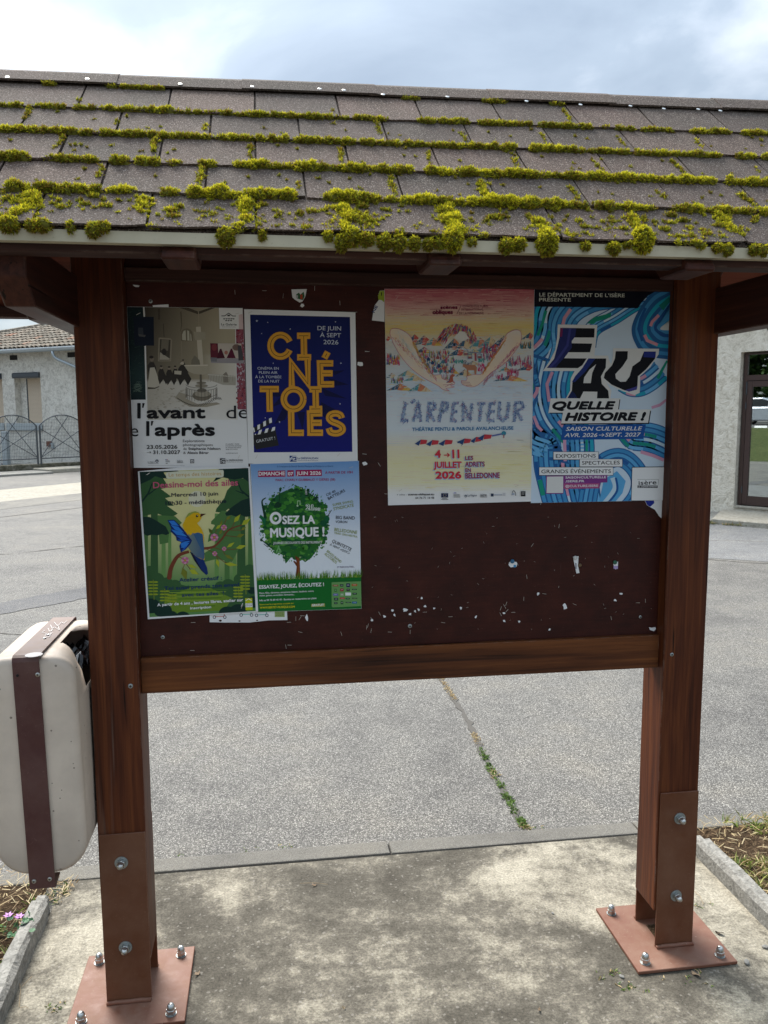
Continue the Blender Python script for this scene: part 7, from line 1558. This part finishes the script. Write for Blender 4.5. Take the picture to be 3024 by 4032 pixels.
waves([(660, 2060), (720, 1800), (860, 1700), (970, 1800), (960, 1930), (860, 2060)], 4, -42, [0, 6, 1, 0], 6); A.poly([(690, 2060), (730, 1820), (850, 1740), (930, 1830), (900, 1940), (840, 2060)], BL[1]); A.line(A.curve([(730, 2040), (830, 1900), (810, 1800)]), 42, BL[4]); A.line(A.curve([(760, 2040), (850, 1920), (840, 1800)]), 20, (0.025, 0.13, 0.36))
# top right loop and black band
for k in range(8):
    f = k / 8; A.poly(A.curve([(1345, 60 + k * 26), (1180 + k * 12, 110 + k * 36), (1060 + k * 22, 260 + k * 24), (985 + k * 34, 430 + k * 4), (1010 + k * 34, 570 - k * 14), (1110 + k * 26, 690 - k * 28), (1345, 730 - k * 34)], 6), [(0.035, 0.15, 0.34), BL[0], (0.035, 0.15, 0.34), BL[3], (0.035, 0.15, 0.34), BL[0], (0.03, 0.12, 0.32), BL[6]][k])
A.poly(A.curve([(1345, 372), (1260, 425), (1245, 455), (1290, 462), (1345, 462)], 5), (0.62, 0.66, 0.66))
A.line([(1230, 325), (1170, 385), (1155, 425)], 26, (0.60, 0.32, 0.38)); A.line([(1100, 505), (1125, 555), (1220, 595)], 28, (0.60, 0.32, 0.38)); A.line([(1250, 260), (1345, 180)], 60, (0.02, 0.22, 0.20))
A.line([(1110, 260), (1065, 360), (1045, 450), (1080, 560)], 24, (0.025, 0.13, 0.34))
A.poly([(102, 88), (1218, 97), (1130, 150), (1070, 215), (1040, 262), (560, 252), (100, 248)], (0.008, 0.009, 0.022))
A.text('LE DÉPARTEMENT DE L’ISÈRE', 145, 155, 920, 163, 33, (0.60, 0.62, 0.56), .018); A.text('PRÉSENTE', 144, 200, 432, 202, 32, (0.60, 0.62, 0.56), .018)
for p in ([(205, 285), (175, 400), (130, 510)], ): A.line(p, 26, (0.02, 0.32, 0.24))
A.line([(430, 270), (375, 350), (360, 410)], 30, (0.60, 0.34, 0.42)); A.line([(175, 540), (110, 610), (90, 620)], 30, (0.60, 0.34, 0.42)); A.poly([(580, 400), (640, 345), (800, 305), (790, 345), (660, 385), (640, 405)], (0.02, 0.30, 0.22)); A.line([(265, 840), (215, 950), (235, 1110)], 28, (0.60, 0.34, 0.46)); A.line([(1310, 740), (1250, 840), (1220, 900)], 26, (0.02, 0.32, 0.24)); A.line([(1300, 1095), (1240, 1140), (1165, 1165)], 26, (0.60, 0.36, 0.5)); A.line([(95, 1240), (130, 1330), (170, 1375)], 28, (0.60, 0.34, 0.46)); A.line([(375, 1450), (380, 1650)], 28, (0.60, 0.36, 0.5)); A.line([(575, 1450), (575, 1560)], 20, (0.02, 0.36, 0.26))
A.line([(1065, 1565), (1180, 1600), (1275, 1640)], 30, (0.60, 0.34, 0.46)); A.line([(150, 1820), (180, 1960)], 40, (0.02, 0.33, 0.24))
E_ = [(313, 412), (672, 416), (642, 692), (625, 692), (760, 690)]
PWt = (0.66, 0.665, 0.66)
Eo = [(313, 410), (672, 414), (660, 560), (645, 690), (560, 720), (500, 832), (178, 832), (240, 740), (290, 640), (308, 520)]
A.poly(Eo, PWt)
Ao = [(560, 690), (770, 692), (775, 720), (800, 780), (735, 880), (750, 930), (800, 1010), (790, 1085), (385, 1085), (425, 1010), (430, 900), (470, 820)]
A.poly(Ao, PWt)
Uo = [(815, 625), (1232, 630), (1228, 680), (1150, 800), (1060, 880), (1060, 960), (1055, 1030), (1010, 1050), (900, 1015), (770, 950), (715, 900), (730, 840), (800, 760), (812, 700)]
A.poly(Uo, PWt); A.lay()
KK = (0.010, 0.011, 0.018)
A.poly([(335, 440), (648, 445), (643, 528), (440, 528), (425, 580), (625, 583), (605, 662), (410, 662), (370, 716), (575, 718), (535, 780), (495, 806), (213, 804), (280, 720), (312, 600), (330, 520)], KK)
A.poly([(335, 440), (480, 443), (470, 520), (440, 560), (440, 620), (380, 700), (290, 803), (213, 804), (280, 720), (312, 600), (330, 520)], (0.030, 0.04, 0.16)); A.poly([(335, 440), (360, 440), (352, 520), (328, 522)], (0.20, 0.03, 0.12)); A.line([(425, 445), (400, 600), (300, 740), (240, 800)], 22, (0.06, 0.07, 0.26))
A.poly([(590, 718), (752, 718), (748, 800), (705, 880), (712, 950), (770, 1010), (778, 1080), (668, 1080), (672, 1020), (545, 1018), (515, 1080), (400, 1078), (440, 1010), (445, 940), (520, 830)], KK)
A.poly([(660, 770), (625, 850), (612, 942), (545, 942), (552, 890), (600, 820)], PWt); A.poly([(590, 718), (655, 718), (560, 840), (470, 930), (440, 935), (470, 880), (540, 800)], (0.025, 0.05, 0.22)); A.poly([(440, 1012), (470, 1040), (490, 1079), (400, 1078)], (0.015, 0.03, 0.12))
A.poly([(838, 652), (948, 652), (945, 720), (900, 790), (835, 860), (840, 900), (880, 930), (930, 928), (965, 880), (990, 790), (1060, 740), (1095, 655), (1203, 655), (1195, 720), (1110, 820), (1040, 880), (1035, 965), (1000, 1010), (920, 1008), (800, 955), (730, 895), (740, 850), (805, 780), (830, 720)], KK)
A.poly([(1095, 655), (1203, 655), (1198, 712), (1090, 705)], (0.03, 0.05, 0.26)); A.poly([(1035, 968), (1030, 1000), (960, 1020), (920, 1006), (990, 985)], (0.08, 0.08, 0.30))
A.poly([(248, 1080), (882, 1080), (868, 1182), (1160, 1180), (1140, 1310), (342, 1315), (358, 1215), (228, 1215)], PWt)
A.poly([(880, 1090), (868, 1180), (860, 1180), (872, 1090)], KK); A.poly([(1160, 1192), (1140, 1312), (342, 1318), (341, 1308), (1132, 1302), (1150, 1192)], KK); A.poly([(232, 1210), (358, 1210), (357, 1218), (238, 1218)], KK)
A.text('QUELLE', 262, 1184, 838, 1182, 78, KK, .075, .25); A.text('HISTOIRE !', 375, 1288, 1115, 1283, 80, KK, .075, .25)
A.poly([(362, 1322), (1112, 1316), (1088, 1448), (340, 1457)], (0.018, 0.115, 0.36)); A.text('SAISON CULTURELLE', 385, 1375, 1080, 1370, 36, PWt, .02, .25); A.text('AVR. 2026', 372, 1432, 672, 1430, 36, PWt, .02, .25); A.text('SEPT. 2027', 740, 1428, 1068, 1426, 36, PWt, .02, .25); A.line([(685, 1413), (730, 1412)], 5, PWt); A.line([(715, 1400), (732, 1412), (712, 1425)], 5, PWt)
for t, x0, y0, x1, y1, tx0, tx1, ty, h_ in (('EXPOSITIONS', 274, 1566, 680, 1634, 295, 657, 1620, 33), ('SPECTACLES', 512, 1632, 897, 1698, 532, 875, 1682, 33), ('GRANDS ÉVÉNEMENTS', 145, 1706, 813, 1776, 163, 795, 1760, 33)):
    A.rect(x0 - 3, y0 - 3, x1 + 3, y1 + 4, KK); A.rect(x0, y0, x1, y1, WH); A.text(t, tx0, ty, tx1, ty - 3, h_, KK, .012)
A.poly([(207, 1782), (762, 1775), (762, 1842), (700, 1844), (690, 1895), (368, 1900), (362, 1946), (204, 1946)], (0.24, 0.06, 0.26)); A.poly([(368, 1852), (690, 1850), (690, 1896), (368, 1900)], (0.40, 0.10, 0.24)); A.poly([(214, 1790), (362, 1788), (360, 1938), (211, 1938)], PWt)
A.text('SAISONCULTURELLE', 382, 1808, 750, 1804, 20, WH, .03); A.text('.ISERE.FR', 380, 1842, 553, 1840, 20, WH, .03); A.text('@CULTURE.ISERE', 380, 1886, 678, 1882, 20, WH, .02)
A.poly([(984, 1702), (1284, 1698), (1266, 2006), (978, 2009)], KK); A.poly([(989, 1708), (1284, 1704), (1266, 2004), (981, 2006)], WH)
A.text('isère', 1045, 1866, 1208, 1860, 40, KK, .02); A.rect(1034, 1870, 1218, 1892, KK); A.text('LE DÉPARTEMENT', 1038, 1888, 1215, 1886, 12, WH, .02); A.line([(1034, 1815), (1225, 1815), (1222, 1868)], 2, KK)
A.build('poster', 'blue wavy-striped poster with big black and white letters beside the right post', 'poster', 'posters stapled to the board')
# --- remnants of older posters ---
A = Art(500, 2380, .6028, [(540, 60), (1045, 40), (1048, 102), (925, 104), (800, 118), (640, 118), (540, 116)], PY + .0009)
for x, y, c in ((605, 80, (0.5, 0.12, 0.08)), (880, 68, (0.1, 0.4, 0.35)), (780, 66, (0.15, 0.5, 0.42))):
    A.line([(x - 30, y), (x + 28, y - 2), (x + 34, y - 30)], 4, c)
    for s_ in (-34, 34): A.line(arcs(x + s_, y + 3, 9, 9, 0, 360, 10), 4, (0.04, 0.04, 0.06)); A.same()
    A.lay()
A.rect(965, 42, 1030, 82, (0.30, 0.38, 0.16)); A.text('2026', 972, 76, 1024, 74, 22, (0.2, 0.26, 0.10), .02); A.disc(610, 106, 10, (0.05, 0.012, 0.007), 7, 7); A.disc(735, 108, 8, (0.05, 0.012, 0.007), 4, 6); A.disc(850, 104, 7, (0.05, 0.012, 0.007), 4, 6)
A.build('poster_remnant', 'torn strip of an older poster with small scooters below the two lower left posters', 'paper remnant')
A = Art(1440, 1120, .40988, [(180, 58), (180, 358), (60, 345), (75, 250), (88, 200), (125, 150), (118, 110), (135, 60)], PY + .0009)
A.poly([(122, 148), (118, 110), (136, 62), (178, 60), (178, 172), (150, 150)], (0.34, 0.42, 0.06)); A.rect(146, 76, 156, 108, (0.05, 0.06, 0.04)); A.text('NE', 84, 275, 118, 210, 26, (0.03, 0.07, 0.2), .04)
A.build('poster_remnant', 'torn corner of a white and green poster sticking out left of the crayon poster', 'paper remnant')
A = Art(2060, 1100, .43387, [(1100, 2000), (1262, 1996), (1266, 2100), (1276, 2188), (1235, 2150), (1195, 2090), (1150, 2065), (1125, 2050)], PY + .0009)
A.poly([(1103, 2002), (1185, 2002), (1190, 2030), (1152, 2064), (1128, 2050)], (0.03, 0.05, 0.30))
A.build('poster_remnant', 'torn white and blue poster corner hanging under the blue wave poster', 'paper remnant')
A = Art(400, 920, .66305, [(1127, 331), (1219, 329), (1210, 372), (1192, 404), (1176, 409), (1148, 392), (1133, 378)], PY)
A.poly([(1155, 362), (1172, 350), (1180, 362), (1200, 345), (1206, 372), (1195, 395), (1160, 385)], (0.06, 0.16, 0.08)); A.rect(1180, 362, 1193, 388, (0.5, 0.10, 0.05)); A.rect(1155, 366, 1166, 382, (0.5, 0.5, 0.5))
A.build('sticker', 'torn white sticker with a tiny painted house above the dark blue poster', 'sticker')
# little scraps left under staples, in full-frame pixels
sc0 = [('small white scrap with blue pin head below the crayon poster', 2020, 2222, 18, 14, 'b'), ('tall thin white scrap hanging below the blue poster', 2268, 2222, 11, 34, 'w'), ('small lilac scrap under a green pin head at the right', 2424, 2226, 13, 18, 'g'),
       ('white scrap right of the dark blue poster', 1420, 1434, 12, 12, ''), ('white scrap at the lower right corner of the dark blue poster', 1436, 1824, 13, 10, ''), ('white scrap right of the torn scooter strip', 1209, 2434, 8, 14, ''), ('tiny scrap under the torn house sticker', 1190, 1203, 8, 8, ''),
       ('white slip behind the top edge of the photograph poster', 632, 1204, 31, 5, ''), ('white scrap at the lower right corner of the panel', 2568, 2476, 14, 9, ''), ('larger pale scrap between rail and blank panel middle', 2224, 2386, 10, 14, ''), ('upper right white scrap above the right rail end', 2447, 2338, 9, 6, ''),
       ('pale scrap above the right half of the rail', 2118, 2338, 7, 8, ''), ('pale looped scrap at the top left of the panel', 538, 1126, 17, 8, 'r')]
ORD = 'first second third fourth fifth sixth seventh eighth ninth tenth eleventh twelfth thirteenth fourteenth fifteenth sixteenth seventeenth eighteenth'.split()
for _k, (x, y) in enumerate(sorted(((184, 580), (145, 608), (196, 602), (248, 575), (275, 598), (299, 583), (317, 574), (349, 559), (395, 568), (530, 568), (605, 611), (747, 592), (748, 631), (822, 635), (976, 675), (1306, 527), (80, 628), (332, 518)))):
    sc0.append(('tiny white scrap above the bottom rail, ' + ('leftmost' if _k == 0 else ORD[_k] + ' from the left') + ' of its scattered row', 1400 + x * .7836, 1950 + y * .7836, 6 if x != 248 else 11, 6 if x != 248 else 8, 't'))
for i, (lb, px, py, hw, hh, kd) in enumerate(sc0):
    n = 7; pts = []
    for k in range(n):
        a = 2 * math.pi * k / n + R_.uniform(-.3, .3); q = R_.uniform(.45, 1.2) if kd != 'b' else 1.0; pts.append((px + hw * q * math.cos(a), py + hh * q * math.sin(a)))
    if kd == 'w': pts = [(px - 12, py - 30), (px + 10, py - 32), (px + 8, py + 5), (px + 14, py + 34), (px + 2, py + 36), (px - 6, py)]
    if 'slip' in lb: pts = [(px - 31, py - 2), (px + 31, py - 6), (px + 32, py + 6), (px - 29, py + 7)]
    A = Art(0, 0, 1, pts, PY + (.0009 if 'slip' in lb else .0002))
    if kd == 'g': A.poly([(px - 8, py + 2), (px + 9, py + 2), (px + 9, py + 14), (px - 8, py + 14)], (0.42, 0.34, 0.55))
    if kd == 'w': A.rect(px - 3, py - 5, px + 2, py + 18, (0.25, 0.25, 0.3))
    if i == 0: A.rect(px + 2, py + 2, px + 12, py + 12, (0.1, 0.3, 0.5))
    o = A.build('paper_scrap', lb, 'paper scrap', 'paper scraps left on the board')
    o.data.materials.clear(); o.data.materials.append(M_paper)
    if kd in 'bgw' and kd:
        mm, _, _ = mat('pin_head_%d' % i, {'b': (0.02, 0.14, 0.28), 'g': (0.015, 0.12, 0.07), 'w': (0.6, 0.6, 0.58)}[kd], 0.4)
        p = bpY(px - 3, py - (12 if kd != 'w' else 26), PY - .0005); mt = Matrix.Translation(p) @ Matrix.Rotation(R(90), 4, 'X')
        pn = MB().lathe([(0, 0), (.0062, 0), (.006, .002), (.004, .0032), (0, .0036)], 16, mt).build('drawing_pin', mm, smooth=True); tag(pn, {'b': 'blue drawing pin on the small white scrap', 'g': 'dark green drawing pin on the lilac scrap', 'w': 'white drawing pin on the tall thin scrap'}[kd], 'drawing pin')
p = bpY(1400 + 1127 * .7836, 1950 + 351 * .7836, PY); pn = MB().lathe([(0, 0), (.0058, 0), (.004, .003), (0, .0034)], 14, Matrix.Translation(p) @ Matrix.Rotation(R(90), 4, 'X')).build('drawing_pin', mat('tan_pin', (0.16, 0.10, 0.05), .5)[0], smooth=True); tag(pn, 'brown drawing pin right of the tall thin scrap', 'drawing pin')
# staples: shared mesh, one object each
me_st = MB().box(-.006, .006, -.0011, -.0004, -.0004, .0004).mesh('staple'); me_st.materials.append(M_staple)
stp = []
for ox, oy, k, L_ in ((1400, 1950, .7836, [(120, 594, 1.1), (477, 610, 0), (172, 687, .1), (348, 587, 0), (730, 568, 1.9), (757, 545, 1.9), (750, 560, 1.1), (760, 580, 2.3), (729, 598, 1.1), (792, 588, 0), (948, 495, .2), (1284, 617, 1.3), (1418, 540, 0), (62, 655, 1.8), (78, 680, 1.8), (845, 520, 1.6), (1022, 155, 1.7), (888, 250, 2.2), (1100, 548, .4), (1456, 530, 1.5), (860, 410, 1.4), (440, 640, .2), (274, 687, 1.6)]),
                     (500, 2380, .6028, [(433, 117, 0), (427, 300, .05), (1103, 92, 1.6), (1130, 90, 2.2), (1145, 73, .1), (1131, 180, .3), (1038, 275, 1.4), (1062, 265, .1), (1565, 150, 1.7), (1597, 95, 1.2), (1400, 190, 1.3), (1058, 116, 0)]),
                     (400, 920, .66305, [(967, 339, 0), (792, 348, 1.5), (1078, 370, 1.7), (1265, 325, 1.6), (1415, 412, 1.5)]), (960, 1200, .30139, [(1610, 610, .1), (1577, 1950, .1), (1520, 750, .1)]), (1440, 1120, .40988, [(15, 645, 0), (130, 1730, 1.0), (200, 2012, .1)])):
    for x, y, a in L_: stp.append((ox + x * k, oy + y * k, a))
for _ in range(60): stp.append((R_.uniform(1460, 2590), R_.uniform(2030, 2480), R_.uniform(0, 3.14)))
for i, (px, py, a) in enumerate(stp):
    p = bpY(px, py, 2.2218); s_ = link('staple', me_st, None, None, p, (0, a, 0)); k = 1.0 if i < 46 else R_.uniform(.25, .6); s_.scale = (k, 1, k * .9 + .1); tag(s_, 'loose wire staple left in the dark board', 'staple', 'staples in the board')
# staples holding the posters (on top of the print)
for px, py, a in ((545, 1236, .5), (933, 1235, .3), (940, 1800, 1.1), (985, 1230, .4), (1398, 1230, .2), (1334, 1790, .8), (1010, 1798, 1.1), (583, 1866, .5), (962, 1842, .1), (953, 2388, 1.1), (1022, 1855, 1.3), (1382, 1840, .3), (1562, 1175, 1.0), (2075, 1175, .6), (1577, 1930, .7), (2035, 1913, .4), (2130, 1980, 1.3)):
    p = bpY(px, py, PY - .0062); s_ = link('staple', me_st, None, None, p, (0, -a, 0)); tag(s_, 'wire staple holding a poster to the board', 'staple', 'staples through the posters')
